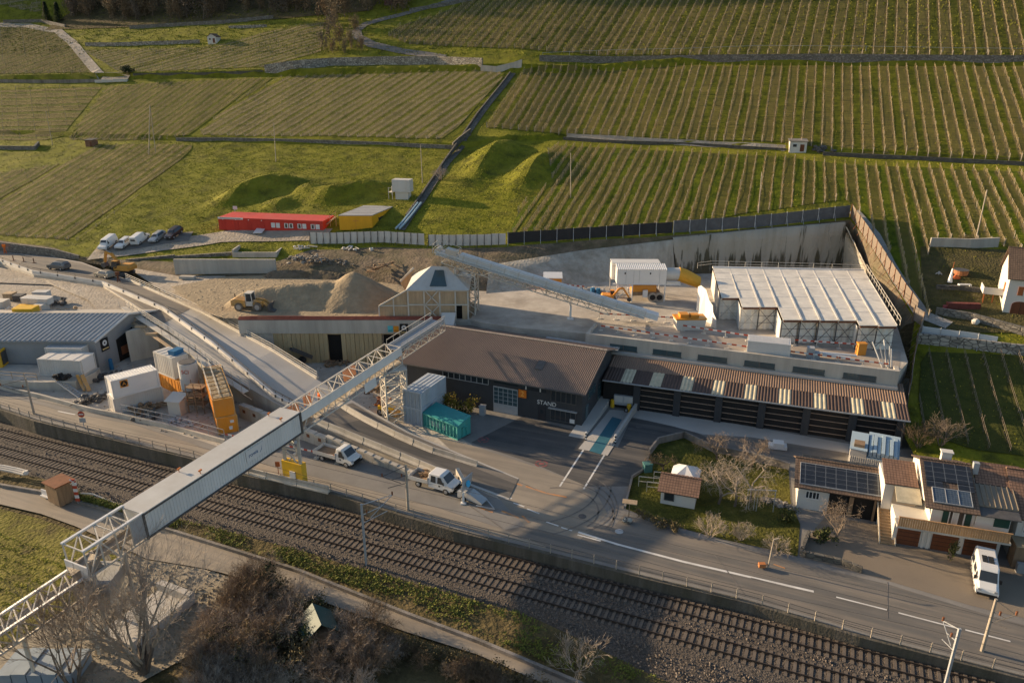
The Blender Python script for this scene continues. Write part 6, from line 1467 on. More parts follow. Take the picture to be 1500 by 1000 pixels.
def roofslab(t,name,pts,mat,th=.14,parent=None):
 0
 a,b,c,d=[Vector(p)for p in pts];ex=(b-a).normalized();n=ex.cross(d-a).normalized();ey=n.cross(ex)
 g=MB();loc=[((p-a).dot(ex),(p-a).dot(ey),0)for p in(a,b,c,d)];g.extr(loc,(0,0,th));o=g.build(name,mat,parent or t)
 m=Matrix((ex,ey,n)).transposed().to_4x4();m.translation=a;o.matrix_local=m;return o
def gable_house(t,x0,x1,y0,y1,ze,zr,ov=.45,wall='plaster',roof='tile_brown',ridge=None,zb=0):
 yr=ridge if ridge is not None else(y0+y1)/2;g=MB();g.box(x0,y0,zb,x1,y1,ze-.1)
 g.extr([(x1-.01,y0,ze-.1),(x1-.01,y1,ze-.1),(x1-.01,yr,zr-.12)],(-(x1-x0)+.02,0,0));w=g.build('wall',K[wall],t)
 k=(zr-ze)/(yr-y0);k2=(zr-ze)/(y1-yr)
 r1=roofslab(t,'roof',[(x0-ov,y0-ov,ze-ov*k),(x1+ov,y0-ov,ze-ov*k),(x1+ov,yr,zr),(x0-ov,yr,zr)],K[roof])
 r2=roofslab(t,'back_roof',[(x1+ov,y1+ov,ze-ov*k2),(x0-ov,y1+ov,ze-ov*k2),(x0-ov,yr,zr),(x1+ov,yr,zr)],K[roof])
 g=MB();n=int((x1-x0+2*ov)/.4)
 for i in range(n):xx=x0-ov+(x1-x0+2*ov)*i/n;g.box(xx,yr-.14,zr+.08,xx+.36,yr+.14,zr+.2)
 g.build('ridge_tile',K[roof],t);return r1
A=P(1166,744);B=P(1288,770);o,rz,W=frame(A,B);rz=R(-19);W=9.6
t=thing('carport_house','low white outbuilding with brown tiled roof covered by a wide field of solar panels','house',o,rz)
r1=gable_house(t,0,W,0.2,6.2,2.75,4.0,.5,'plaster','tile_brown',3.6)
g=MB();g.box(3.0,.1,0,W-.3,.19,2.35);g.build('carport_opening',K['void'],t)
for a_,b_ in((4.9,5.3),(7.2,7.4)):g=MB();g.box(a_,-.05,0,b_,.09,2.4);g.build('post',K['wood'],t)
windows(t,[(.7,2.1,1.3,2.2)],y=.19,bars=3)
g=MB();g.box(.55,.55,.15,W-1.2,3.4,.24);g.build('solar_panel',K['solar'],r1)
g=MB();g.box(.5,.5,.14,W-1.15,.55,.26);g.box(.5,3.4,.14,W-1.15,3.45,.26);g.box(.5,.55,.14,.55,3.4,.26);g.box(W-1.2,.55,.14,W-1.15,3.4,.26);g.build('panel_frame',K['galv'],r1)
g=MB();g.extr([(.2,3.75,4.2),(W-2.0,3.75,4.2),(W-2.0,5.0,3.75),(.2,5.0,3.75)],(0,0,.08));g.build('back_solar_panel',K['solar'],t)
A=P(1306,797);B=P(1462,824);o,rz,W=frame(A,B);rz=R(-17.6);WH=W
t=thing('terraced_house','white house with long wooden balcony over brown garages and solar panels on its tiled roof','house',o,rz)
FL=2.75
g=MB();g.box(0,.4,0,W,7.5,FL);g.build('wall',K['plaster'],t)
for x0,x1 in((.35,2.35),(3.4,5.6),(6.1,W-.3)):
 g=MB();g.box(x0,.33,0,x1,.4,2.2);q=g.build('garage_door',K['brown_door'],t);g=MB()
 for k in range(4):g.box(x0,.315,.5+k*.45,x1,.329,.53+k*.45)
 g.build('groove',K['black'],q)
g=MB();g.box(2.55,.3,0,2.75,.42,2.4);g.box(3.0,.3,0,3.25,.42,2.4);g.box(5.65,.3,0,6.05,.42,2.4);g.build('pier',K['plaster'],t)
g=MB();g.box(-.1,-1.0,FL-.2,W+.3,.45,FL);g.build('balcony',K['concrete'],t)
g=MB()
for k in range(46):x=-.05+(W+.2)*k/46;g.box(x,-1.02,FL+.02,x+(W+.2)/46-.03,-.96,FL+.98)
g.box(-.08,-1.05,FL+.98,W+.25,-.9,FL+1.06);g.build('balcony_boards',M('balcony_wood',(.36,.21,.1),.8,.25,3,streak=True),t)
xa,xb=2.3,6.55
g=MB();g.box(2.9,.5,FL,xb,7,4.9);g.build('upper_wall',K['plaster'],t)
windows(t,[(4.35,4.75,FL+.05,4.7),(5.1,5.7,FL+.05,4.7)],y=.5)
for x in(3.85,5.75):g=MB();g.box(x,.44,FL+.05,x+.5,.499,4.7);g.build('shutter',K['green_shutter'],t)
r=roofslab(t,'roof',[(xa-.2,-.35,4.75),(xb+.1,-.35,4.75),(xb+.1,5.2,7.0),(xa-.2,5.2,7.0)],K['tile_brown'])
roofslab(t,'back_roof',[(xb+.1,8.5,5.6),(xa-.2,8.5,5.6),(xa-.2,5.2,7.0),(xb+.1,5.2,7.0)],K['tile_brown'])
g=MB();g.extr([(xa,.5,4.9),(xa,5.2,6.9),(xa,8.2,5.6),(xa,8.2,2)],(.1,0,0));g.extr([(xb-.15,.5,4.9),(xb-.15,5.2,6.9),(xb-.15,8.2,5.6),(xb-.15,8.2,2)],(.1,0,0));g.build('gable_wall',K['plaster'],t)
g=MB();g.box(.3,3.3,.15,4.35,5.6,.24);g.box(.3,2.5,.15,1.7,3.25,.24);g.box(3.0,2.5,.15,4.35,3.25,.24);g.build('solar_panel',K['black']if False else K['solar'],r)
g=MB();g.box(.75,.75,.15,3.95,2.42,.25);g.build('solar_collector',K['solar_blue'],r)
g=MB();g.box(.7,.7,.14,4.0,.75,.28);g.box(.7,2.42,.14,4.0,2.47,.28)
for x in(.7,1.8,2.88,3.95):g.box(x,.75,.14,x+.05,2.42,.28)
g.build('collector_frame',K['galv'],r)
g=MB();n=12
for i in range(n):xx=xa-.2+(xb-xa+.3)*i/n;g.box(xx,5.05,7.05,xx+.3,5.35,7.2)
g.build('ridge_tile',K['tile_brown'],t)
g=MB();g.box(4.2,6.0,6.2,5.1,6.6,7.6);g.box(4.1,5.9,7.6,5.2,6.7,7.72);g.build('chimney',K['plaster'],t)
roofslab(t,'lean_to_roof',[(-1.0,2.9,4.9),(2.0,2.9,4.9),(2.0,6.3,5.9),(-1.0,6.3,5.9)],K['tile_red'])
g=MB();g.extr([(-.1,.9,4.2),(2.1,.9,4.2),(2.1,2.9,4.85),(-.1,2.9,4.85)],(0,0,.08));g.build('porch_roof',K['translucent'],t)
g=MB();g.box(-.9,3.2,0,2.1,7.5,4.85);g.build('back_wall',K['plaster'],t)
g=MB();g.box(-.05,3.12,FL,2.0,3.19,4.4);g.build('porch_wall',M('porch_wall',(.42,.34,.25),.9,.1,1),t)
g=MB();g.box(xb+.02,.3,FL,W+.3,7,4.85);g.build('wing_wall',K['plaster'],t)
g=MB();g.box(xb+1.5,.24,FL+.8,xb+2.75,.299,FL+1.85);g.build('shutter',K['green_shutter'],t)
g=MB();a_,b_=xb+.15,W+.9;g.extr([(a_,-.35,4.75),(b_,-.35,4.75),(b_,1.1,5.05),(a_,1.1,5.05)],(0,0,.08));g.build('lower_eave',K['dark_steel'],t)
g=MB();g.extr([(a_,.9,5.1),(b_,.9,5.1),(b_,3.6,5.9),(a_,3.6,5.9)],(0,0,.1))
for k in range(8):x=a_+(b_-a_-.06)*k/7;g.extr([(x,.88,5.2),(x+.06,.88,5.2),(x+.06,3.6,6.0),(x,3.6,6.0)],(0,0,.1))
g.build('metal_roof',M('seam_roof',(.21,.175,.13),.55,.08,.8),t)
roofslab(t,'wing_roof',[(a_+.2,3.7,5.9),(b_+1,3.7,5.9),(b_+1,6.2,7.0),(a_+.2,6.2,7.0)],K['tile_red'])
g=MB();g.box(a_,4.6,6.4,a_+.5,5.1,7.6);g.build('vent_stack',K['galv'],t)
A=P(1463,824);B=P(1560,842);o,rz,W=frame(A,B)
t=thing('neighbour_house','white house with red tiled roof cut by the right edge beside the camper van','house',o+Vector((1.4,.8,0)),R(-17.6))
r=gable_house(t,0,9,0,8,4.7,7.0,.5,'plaster','tile_red',4.5)
windows(t,[(.5,2.6,2.9,4.2)],fr=K['clean_white'],bars=2)
g=MB();g.box(-.2,-1.6,0,9,-.05,2.4);g.build('porch',K['wood'],t);g=MB();g.box(-.3,-1.9,2.41,9,-.02,2.5);g.build('porch_roof',K['sand'],t)
g=MB();g.box(.0,-2.4,0,3.2,-1.95,1.0);g.build('garden_chest',K['grey_wall'],t)
A=P(1287,795);rz=R(-17.6);t=thing('outside_stair','wooden outside stair with brown treads between the solar carport and the white house','stair',A,rz)
g=MB();ns=17
for k in range(ns):g.box(.1,.3*k,.165*k,1.35,.3*k+.3,.165*(k+1))
g.build('step',M('stair_tread',(.30,.2,.11),.85,.2,2),t)
g=MB()
for x in(0,1.4):g.extr([(x,-.05,0),(x,.3*ns,.165*ns),(x,.3*ns,.165*ns+.3),(x,-.05,.3)],(.1,0,0))
g.build('side_rail',M('stair_rail',(.48,.42,.33),.85,.12,2),t)
g=MB();g.box(-.1,.3*ns,0,1.6,.3*ns+1.2,.165*ns);g.build('landing',K['plaster'],t)
A=P(1240,690);B=P(1297,702);o,rz,W=frame(A,B);t=thing('ribbed_shed','pale ribbed metal shed with a light blue sheet roof behind the solar carport','shed',o,rz)
W+=.8
g=MB();g.box(0,0,0,W,5.2,2.1);g.corr((0,-.01,0),(W,0,0),(0,0,2.1),22,.05,up=(0,-1,0));g.box(0,.02,2.1,1.7,4.6,2.9);g.build('wall',K['tarp'],t)
g=MB();g.extr([(1.75,0,2.12),(W+.2,0,2.12),(W+.2,5.4,2.9),(1.75,5.4,2.9)],(0,0,.08));g.box(-.1,-.05,2.91,1.73,4.7,3.0)
g.build('roof',M('pale_blue_sheet',(.33,.42,.48),.6,.15,2,dirt=(.2,.25,.28),damt=.5,dsc=2),t)
g=MB()
for k in range(7):x=1.9+k*(W-1.9)/7;g.box(x,.1,2.35,x+.35,5.0-.4*(k%3),2.62+.12*(k%2)+.3)
g.build('loose_sheet',bpy.data.materials['pale_blue_sheet'],t)
g=MB();g.box(.3,.6,3.0,1.4,1.8,3.35);g.build('roof_junk',K['wood'],t)
A=P(967,737);B=P(1017,746);o,rz,W=frame(A,B);t=thing('garden_shed','little white garden shed with brown tiled roof on the lawn','shed',o,rz)
gable_house(t,0,W,0,3.3,1.75,2.6,.35,'plaster','tile_red',1.7)
windows(t,[(.35,1.4,.55,1.5)],fr=K['dark_steel'])
c=P(1003,715);t=thing('garden_pavilion','white creased canopy pavilion right behind the little garden shed','pavilion',c,R(-20))
g=MB();w_,d_=1.5,1.3;ap=(0,0,2.9);n=12;ring=[(w_*(1 if abs(math.cos(a))>.7 else math.cos(a)*1.3)*(1 if math.cos(a)>=0 else-1)if abs(math.cos(a))>.7 else w_*math.cos(a)*1.3,d_*(math.copysign(1,math.sin(a))if abs(math.sin(a))>.7 else math.sin(a)*1.3),2.2-.1*(k%2))for k,a in enumerate(np.linspace(0,2*math.pi,n+1)[:-1])]
g.add(ring+[ap]+[(x,y,z-.3)for x,y,z in ring],[(i,(i+1)%n,n)for i in range(n)]+[(n+1+i,n+1+(i+1)%n,(i+1)%n,i)for i in range(n)]);g.build('canopy',K['clean_white'],t)
g=MB()
for x,y in((-1.3,-1.1),(1.3,-1.1),(1.3,1.1),(-1.3,1.1)):g=MB();g.beam((x,y,0),(x,y,2.1),.06);g.build('post',K['steel'],t)
A=HP(1468,458);B=HP(1540,468);o,rz,W=frame(A,B);rz=R(-24);o.z-=.2
t=thing('hillside_house','white house with dark tiled roof and orange shutters at the upper right edge','house',o,rz)
gable_house(t,0,9,0,7.5,5.6,9.0,.35,'plaster','tile_brown',4.2,zb=-1)
windows(t,[(2.0,3.1,3.1,4.3),(5.2,6.3,3.1,4.3)],bars=1)
for x in(1.3,3.15,4.5,6.35):g=MB();g.box(x,-.07,3.05,x+.65,-.001,4.35);g.build('shutter',K['shutter'],t)
g=MB();n=10;g.extr([(.9,-.06,-.3),(3.1,-.06,-.3)]+[(2.0+1.1*math.cos(a),-.06,1.6+.55*math.sin(a))for a in np.linspace(0,math.pi,n)],(0,.05,0));d_=g.build('arched_door',K['brown_door'],t)
g=MB();g.box(1.98,-.08,-.3,2.02,-.061,2.1);g.build('door_seam',K['black'],d_)
g=MB();g.box(-.07,2,2.9,-.001,2.8,4.2);g.build('side_shutter',K['shutter'],t)
g=MB();g.extr([(1.6,1.3,6.55),(3.2,1.3,6.55),(3.2,2.6,7.5),(1.6,2.6,7.5)],(0,-.03,.1));g.build('roof_window',K['glass_blue'],t)
g=MB();g.box(-2.6,2.2,2.2,-.02,5.2,2.35);g.box(-2.6,2.2,2.35,-2.5,5.2,3.2);g.box(-2.5,2.2,2.35,-.02,2.3,3.2);g.build('balcony',K['plaster'],t)
g=MB()
for x,y in((-2.4,2.3),(-1.2,2.3)):g.beam((x,y,-1.5),(x,y,2.2),.15)
g.beam((-2.4,1.9,-1.2),(-2.4,1.9,2.2),.12);g.build('balcony_post',K['shutter'],t)
hillwall('terrace_wall','whitish wall with dry shrubs above the furnished garden terrace at right',[(1362,362),(1420,364),(1462,362)],1.6,K['concrete'])
hillwall('terrace_wall','rubble wall with loose stones below the furnished garden terrace',[(1370,462),(1420,470),(1500,492),(1560,500)],1.2,K['rowwall'])
hillwall('terrace_wall','pale stone wall below the white sheet hoarding at right',[(1342,503),(1400,509),(1470,518),(1560,527)],1.5,K['paleStone'])
hillwall('terrace_wall','dark low wall of the middle garden terrace',[(1372,425),(1405,426),(1455,432)],.8,K['darkStone'])
panelfence('hoarding','white sheet hoarding stepping down beside the stone wall at right',[(1348,497),(1390,503),(1425,508),(1458,513)],2.0,1.9,M('sheet_blueish',(.45,.48,.50),.7,.06,1),K['galv'],'hoarding')
K['bed']=grassmat('garden_bed',[(.035,.035,.014),(.07,.065,.022),(.12,.095,.05)],.7,.8,3)
gb=MB();pts=[HP(a,b,.12)for a,b in[(1348,362),(1500,368),(1500,488),(1352,490)]]
N_=8
for j in range(N_+1):
 for i in range(N_+1):
  q=pts[0].lerp(pts[1],i/N_).lerp(pts[3].lerp(pts[2],i/N_),j/N_);gb.v.append((q.x,q.y,float(hz(q.x,q.y))+.12))
for j in range(N_):
 for i in range(N_):gb.f.append((j*(N_+1)+i,j*(N_+1)+i+1,(j+1)*(N_+1)+i+1,(j+1)*(N_+1)+i));gb.m.append(0)
struct('terrace_ground',gb,K['bed'])
c=HP(1407,402);g=MB();n=16;g.tube((0,0,0),(0,0,.75),1.05,1.05,18);o=single('hot_tub','round wooden tub on the furnished garden terrace','hot tub',g,M('tub_wood',(.28,.12,.05),.7,.2,3),c)
g=MB();g.tube((0,0,.751),(0,0,.82),1.1,1.1,18);g.build('cover',K['dark_steel'],o)
c=HP(1390,416);t=thing('garden_parasol','folded white parasol on a tilted pole beside the round tub','parasol',c);g=MB();g.beam((0,0,0),(.5,.6,3.4),.08);g.build('pole',K['shutter'],t);g=MB();g.loft([[(x+r*math.cos(a),y+r*math.sin(a),z)for a in np.linspace(0,6.28,9)[:-1]]for x,y,z,r in((0,-.1,.35,.38),(.15,.15,1.1,.25),(.35,.4,2.4,.1))]);g.build('canopy',K['clean_white'],t)
c=HP(1375,402);g=MB()
for a in range(6):g.beam((0,0,.35),(.55*math.cos(a*1.05),.55*math.sin(a*1.05),.1),.1)
g.tube((0,0,0),(0,0,.5),.18,.18,8);single('wire_ornament','small white star shaped garden ornament on the dark terrace','ornament',g,K['galv'],c)
c=HP(1412,423);g=MB();g.box(-.9,-.35,.68,.9,.35,.75)
for x in(-.85,.85):g.box(x-.05,-.32,0,x+.05,.32,.68)
single('garden_table','plain white table on the lower garden terrace','table',g,K['clean_white'],c,R(-6))
c=HP(1400,408);g=MB();g.box(-.5,-.4,.0,.5,.4,.3);g.beam((-.4,0,.3),(.1,0,.9),.25,.06);single('deck_chair','orange deck chair lying by the round tub','chair',g,K['hivis']if False else M('chair_orange',(.4,.1,.03),.8,.1),c)
c=HP(1410,452);g=MB();g.box(-2.3,-.4,0,2.3,.4,.9)
for k in range(4):g.box(-2.3+k*1.5,-.44,0,-2.22+k*1.5,-.401,.95)
single('woodshed','long low red brown bin on the lowest garden terrace','wood bin',g,M('bin_red',(.15,.04,.03),.8,.2,2),c,R(-6))
c=HP(1384,452);g=MB();g.tube((0,0,0),(0,0,.5),.3,.35,10);single('flower_pot','small pot with red flowers left of the red brown bin','pot',g,M('pot_red',(.3,.07,.07),.8,.3,6),c)
c=HP(1428,475);g=MB();g.blob((0,0,.4),.55,.5,.5,9,6,.1);single('wrapped_bundle','pale wrapped bundle on the rubble wall','bundle',g,K['tarp'],c)
GP=[(926,700),(944,690),(950,668),(962,650),(1000,640),(1045,662),(1155,688),(1158,735),(1172,768),(1168,815),(1130,805),(1060,790),(985,770),(935,752),(915,745)]
sheet('garden_lawn',[P(a,b,.0)for a,b in GP],K['grass'],.05)
sheet('house_forecourt',[P(a,b)for a,b in[(1172,815),(1185,785),(1210,755),(1290,770),(1310,797),(1465,826),(1560,845),(1580,930),(1500,905),(1420,886),(1300,850)]],M('forecourt_old',(.2,.165,.125),.95,.12,.4,.2,9,dirt=(.12,.1,.08),damt=.6,dsc=.2),.02)
g=MB();q=[P(a,b)for a,b in[(915,745),(926,700),(944,689),(951,667),(964,650),(1002,641),(1045,662),(1100,672),(1156,688)]];q=dens(q,3)
for i,(a,b)in enumerate(zip(q,q[1:])):hh=.35 if i<9 else .9;g.beam(a+Vector((0,0,hh/2)),b+Vector((0,0,hh/2)),.22,hh)
wsingle('garden_wall','mossy concrete garden wall round the lawn of the little shed','wall',g,K['concrete_dark'])
g=MB();q=dens([P(a,b)for a,b in[(1172,812),(1180,815),(1230,826),(1262,838)]],2)
for a,b in zip(q,q[1:]):g.beam(a+Vector((0,0,.3)),b+Vector((0,0,.3)),.35,.6)
q=dens([P(a,b)for a,b in[(1174,812),(1184,786)]],2)
for a,b in zip(q,q[1:]):g.beam(a+Vector((0,0,.4)),b+Vector((0,0,.4)),.3,.8)
wsingle('garden_wall','dark kerb wall at the corner of the house forecourt','wall',g,K['darkStone'])
for i,(a,b)in enumerate([(950,714),(962,722),(972,707)]):
 c=P(a,b);g=MB()
 for x in(-1.1,1.1):g.beam((x,0,0),(x,0,1.3),.06)
 g.beam((-1.1,0,1.3),(1.1,0,1.3),.06);g.beam((-1.1,0,.7),(1.1,0,.7),.05);single('trellis','thin tube trellis frame in the garden bed left of the shed','trellis',g,K['steel'],c,R(-12),'garden trellis frames')
c=P(948,690);g=MB();g.box(-.45,-.4,0,.45,.4,1.0);g.box(-.5,-.45,1.0,.5,.45,1.08);single('compost_bin','blue green bin by the garden wall bend','bin',g,M('bin_green',(.06,.16,.15),.6,.1),c,R(10))
c=P(921,757);t=thing('notice_board','small wooden notice board on a post at the garden corner','sign',c,R(-14));g=MB();g.beam((0,0,0),(0,0,1.6),.09);g.build('post',K['wood'],t);g=MB();g.extr([(-.75,-.05,1.55),(.75,-.05,1.55),(.75,.45,1.75),(-.75,.45,1.75)],(0,0,.08));g.build('board',K['board'],t)
c=P(918,765);g=MB();g.blob((0,0,.25),.55,.4,.3,8,5,.2);single('boulder','grey boulder at the garden corner below the notice board','boulder',g,K['paleStone'],c)
c=P(1100,748);g=MB()
for x in(-.5,.5):g.beam((x,0,0),(x,0,2.5),.06);g.beam((x*.5,.2,0),(x*.5,.2,2.5),.06)
g.beam((-.6,0,2.5),(2.3,.3,2.6),.09);g.beam((2.2,.3,0),(2.2,.3,2.6),.07);single('swing_frame','tall thin tube frame standing on the lawn right of the trees','frame',g,K['galv'],c,R(-14))
c=P(1062,666);g=MB();g.box(-1.0,-.6,.1,1.1,.6,.5);g.box(-.5,-.6,.5,.7,.5,.9);single('pallet_stack','white wrapped load on the lane beside the garden wall','pallets',g,K['clean_white'],P(1138,656),R(-15))
rr=random.Random(12)
g=MB()
for k in range(26):p=P(1118+k*1.7,733+k*.45+rr.uniform(-3,3));s=rr.uniform(.2,.4);g.blob((p.x,p.y,s*.4),s,s,s*.7,6,4,.3)
wsingle('rockery','low rockery of pale stones at the lawn edge by the solar carport','rockery',g,K['paleStone'])
def wheels(t,xs,half,r,w=.22,mat=None,rim=True):
 for x in xs:
  for s in(-1,1):
   g=MB();g.tube((x,s*(half-w),r),(x,s*half,r),r,r,16);o=g.build('wheel',mat or K['rubber'],t)
   g=MB();g.tube((x,s*half,r),(x,s*(half+.012),r),r*.6,r*.55,12);g.build('rim',K['silver'],o)
def carbody(L_,W_,prof,t,paint,glasscol=None):
 0
 g=MB();rings=[]
 for x,zl,zb,zt_,ht in prof:
  h=W_/2;k=.94 if x in(prof[0][0],prof[-1][0])else 1
  rings.append([(x,-h*k*.97,zl),(x,-h*k,(zl+zb)*.5),(x,-h*k*.97,zb),(x,-ht,max(zt_-.05,zb+.001)),(x,-ht*.75,zt_),(x,ht*.75,zt_),(x,ht,max(zt_-.05,zb+.001)),(x,h*k*.97,zb),(x,h*k,(zl+zb)*.5),(x,h*k*.97,zl)])
 g.loft(rings);return g.build('body',paint,t,smooth=False)
def glassquad(g,pts,off):
 a=[Vector(p)for p in pts];n=(a[1]-a[0]).cross(a[2]-a[0]).normalized()
 if n.dot(Vector(off))<0:n=-n
 g.extr([p+n*.005 for p in a],n*.012)
def car(label,loc,rz,paint,kind='hatch',group=None):
 t=thing('parked_car' if group else 'car',label,'car',loc,rz,group)
 if kind=='van':
  L_,W_=4.5,1.85;pr=[(-2.2,.35,.95,1.75,.74),(-2.12,.28,.95,1.84,.76),(.4,.25,.95,1.86,.76),(.75,.25,.98,1.78,.74),(1.5,.25,1.0,1.02,.72),(2.1,.28,.86,.88,.68),(2.25,.38,.7,.72,.62)];wx=(-1.35,1.4)
 elif kind=='suv':
  L_,W_=4.5,1.86;pr=[(-2.2,.42,.95,1.0,.74),(-2.1,.35,.98,1.4,.66),(-1.7,.3,.98,1.62,.68),(.2,.3,.96,1.64,.68),(.55,.3,.96,1.55,.66),(1.2,.3,.98,1.02,.74),(2.05,.34,.88,.9,.72),(2.22,.42,.72,.74,.66)];wx=(-1.35,1.38)
 else:
  L_,W_=4.2,1.76;pr=[(-2.05,.38,.85,.9,.7),(-1.95,.3,.88,1.15,.62),(-1.5,.26,.88,1.42,.6),(.1,.25,.86,1.46,.6),(.4,.25,.86,1.38,.6),(1.1,.25,.88,.92,.7),(1.95,.28,.78,.8,.68),(2.08,.36,.62,.64,.62)];wx=(-1.28,1.3)
 carbody(L_,W_,pr,t,paint);wheels(t,wx,W_/2+.01,.33)
 h=W_/2;zb=pr[2][2];top=pr[3][3];ht=pr[3][4]
 g=MB()
 i=3 if kind!='van' else 2;xf0,xf1=pr[-4][0],pr[-3][0]
 a0,a1=pr[-4],pr[-3]
 glassquad(g,[(a0[0]+.05,-a0[4]*.85,a0[3]-.04),(a0[0]+.05,a0[4]*.85,a0[3]-.04),(a1[0]-.08,a1[4]*.92,a1[3]+.03),(a1[0]-.08,-a1[4]*.92,a1[3]+.03)],(1,0,1));g.build('windscreen',K['glass'],t)
 g=MB();b0,b1=pr[0],pr[1]
 x0,x1=pr[2][0]+.15,pr[-4][0]-.02
 for s in(-1,1):
  q=[(x0,s*h*.975,zb+.04),(x1+.35,s*h*.975,zb+.04),(x1,s*(ht+.02),top-.12),(x0+.1,s*(ht+.02),top-.12)];a=[Vector(p)for p in q];n=Vector((0,s,.25)).normalized();g.extr([p+n*.012 for p in a],n*.01)
 g.build('side_window',K['glass'],t)
 g=MB();r0=pr[1];xr=pr[0][0];g.extr([(xr-.02,-.55,zb+.12),(xr-.02,.55,zb+.12),(pr[1][0]-.03,.5,r0[3]-.14),(pr[1][0]-.03,-.5,r0[3]-.14)],(-.02,0,.01));g.build('rear_window',K['glass'],t)
 nx=pr[-1][0]
 for s in(-1,1):
  g=MB();g.box(nx-.1,s*.55-.14,.6,nx+.015,s*.55+.14,.74);g.build('headlight',K['clean_white'],t)
 return t
for lab,px,py,hd,kd,mt in[('white van at the road end of the row of parked cars',160,362,30,'van','clean_white'),('white hatchback parked between the two white vans',183,361,28,'hatch','clean_white'),('white delivery van parked second in from the hatchback',207,355,200,'van','clean_white'),('silver hatchback parked beside the dark estate car',232,352,28,'hatch','silver'),('dark brown estate car at the cabin end of the row',256,347,28,'suv','car_dark')]:
 a_,b_=HP(px-12,py+9),HP(px+12,py-9)
 if hd>100:a_,b_=b_,a_
 ex=(a_-b_).normalized();p_=HP(px,py,.22);nz=Vector((float(hz(p_.x-1,p_.y)-hz(p_.x+1,p_.y)),float(hz(p_.x,p_.y-1)-hz(p_.x,p_.y+1)),2)).normalized();ey=nz.cross(ex).normalized();ex=ey.cross(nz)
 car(lab,p_,0,K[mt],kd,'cars parked along the meadow edge').rotation_euler=Matrix((ex,ey,nz)).transposed().to_euler()
car('grey estate car driving up the road, the one farther from the excavator',P(87,394,6.03),R(162),K['car_grey'],'suv')
car('beige hatchback driving on the road just below the excavator',P(154,406,5.99),R(153),M('car_beige',(.30,.27,.22),.35,.05,metal=.2),'hatch')
def pickup(label,loc,rz,double):
 t=thing('pickup_truck',label,'pickup truck',loc,rz);P_=K['clean_white'];W_=1.95;x0=-.2 if double else .55
 g=MB();h=W_/2;pr=[(x0,.45,1.05,2.0,.80),(x0+.1,.42,1.05,2.06,.82),(1.25 if not double else 1.2,.42,1.05,2.08,.82),(1.5,.42,1.08,2.0,.80),(2.2,.42,1.12,1.22,.82),(2.75,.42,.98,1.02,.78),(2.85,.5,.8,.84,.72)]
 rings=[]
 for x,zl,zb,zt_,ht in pr:rings.append([(x,-h*.98,zl),(x,-h,.8),(x,-h*.97,zb),(x,-ht,max(zt_-.06,zb+.001)),(x,-ht*.8,zt_),(x,ht*.8,zt_),(x,ht,max(zt_-.06,zb+.001)),(x,h*.97,zb),(x,h,.8),(x,h*.98,zl)])
 g.loft(rings);g.build('cab',P_,t)
 g=MB();glassquad(g,[(1.58,-.70,1.92),(1.58,.70,1.92),(2.16,.76,1.30),(2.16,-.76,1.30)],(1,0,1));g.build('windscreen',K['glass'],t)
 for s in(-1,1):
  wins=[(.95,1.75,1.35)]+([(.1,.75,.7)]if double else[])
  for xa,xb,xc in wins:
   g=MB();n=Vector((0,s,.2)).normalized();g.extr([Vector(p)+n*.02 for p in[(xa,s*h*.965,1.12),(xb,s*h*.965,1.12),(xc,s*.84,1.85),(xa+.02,s*.84,1.85)]],n*.012);g.build('side_window',K['glass'],t)
  g=MB();g.box(1.75,s*(h+.02)-.06,1.15,1.85,s*(h+.16),1.5);g.build('mirror',K['black'],t)
 g=MB();g.box(2.84,-.6,.62,2.9,.6,.86);g.box(2.6,-.97,.4,2.92,.97,.6);g.build('grille',K['black'],t)
 for s in(-1,1):g=MB();g.box(2.74,s*.76-.13,.82,2.875,s*.76+.13,1.0);g.build('headlight',K['galv'],t)
 g=MB();g.box(-2.75,-.95,.72,x0-.08,.95,.82)
 for y in(-1.0,.95):g.box(-2.8,y,.72,x0-.08,y+.05,1.18)
 g.box(-2.85,-1.0,.72,-2.8,1.0,1.18);g.box(x0-.12,-1.0,.72,x0-.06,1.0,1.5);b=g.build('load_bed',K['white'],t)
 g=MB();g.box(-2.7,-.9,.821,x0-.15,.9,.84);g.build('bed_floor',K['wood'],b)
 g=MB();g.box(-2.6,-.4,.45,2.4,.4,.7);g.build('chassis',K['black'],t)
 wheels(t,(-1.55,2.0),.98,.36)
 g=MB();g.box(1.1,-h-.008,.78,1.32,-h-.001,.98);g.build('door_mark',K['black'],t)
 return t
pickup('white single cab flatbed pickup with empty grey bed behind the warning boards',P(495,674),R(-27),False)
t=pickup('white double cab flatbed pickup carrying brown timber, near the wooden pole',P(637,712),R(-27),True)
p=P(613,702);g=MB();rr=random.Random(3)
for k in range(10):g.beam((rr.uniform(-.5,.3),rr.uniform(-.5,.5),.85+.06*k),(rr.uniform(.1,.8),rr.uniform(-.5,.5),.9+.06*k),.12)
o=single('timber_load','heap of brown timber lying on the bed of the double cab pickup','timber',g,K['wood'],P(620,705),R(-27))
A=P(1437,866);t=thing('camper_van','white high roof camper van with dark roof hatches parked in front of the garages','camper van',P(1440,852),math.atan2(P(1446,880).y-P(1436,822).y,P(1446,880).x-P(1436,822).x));t.scale=(.86,)*3
g=MB();h=1.02;rings=[]
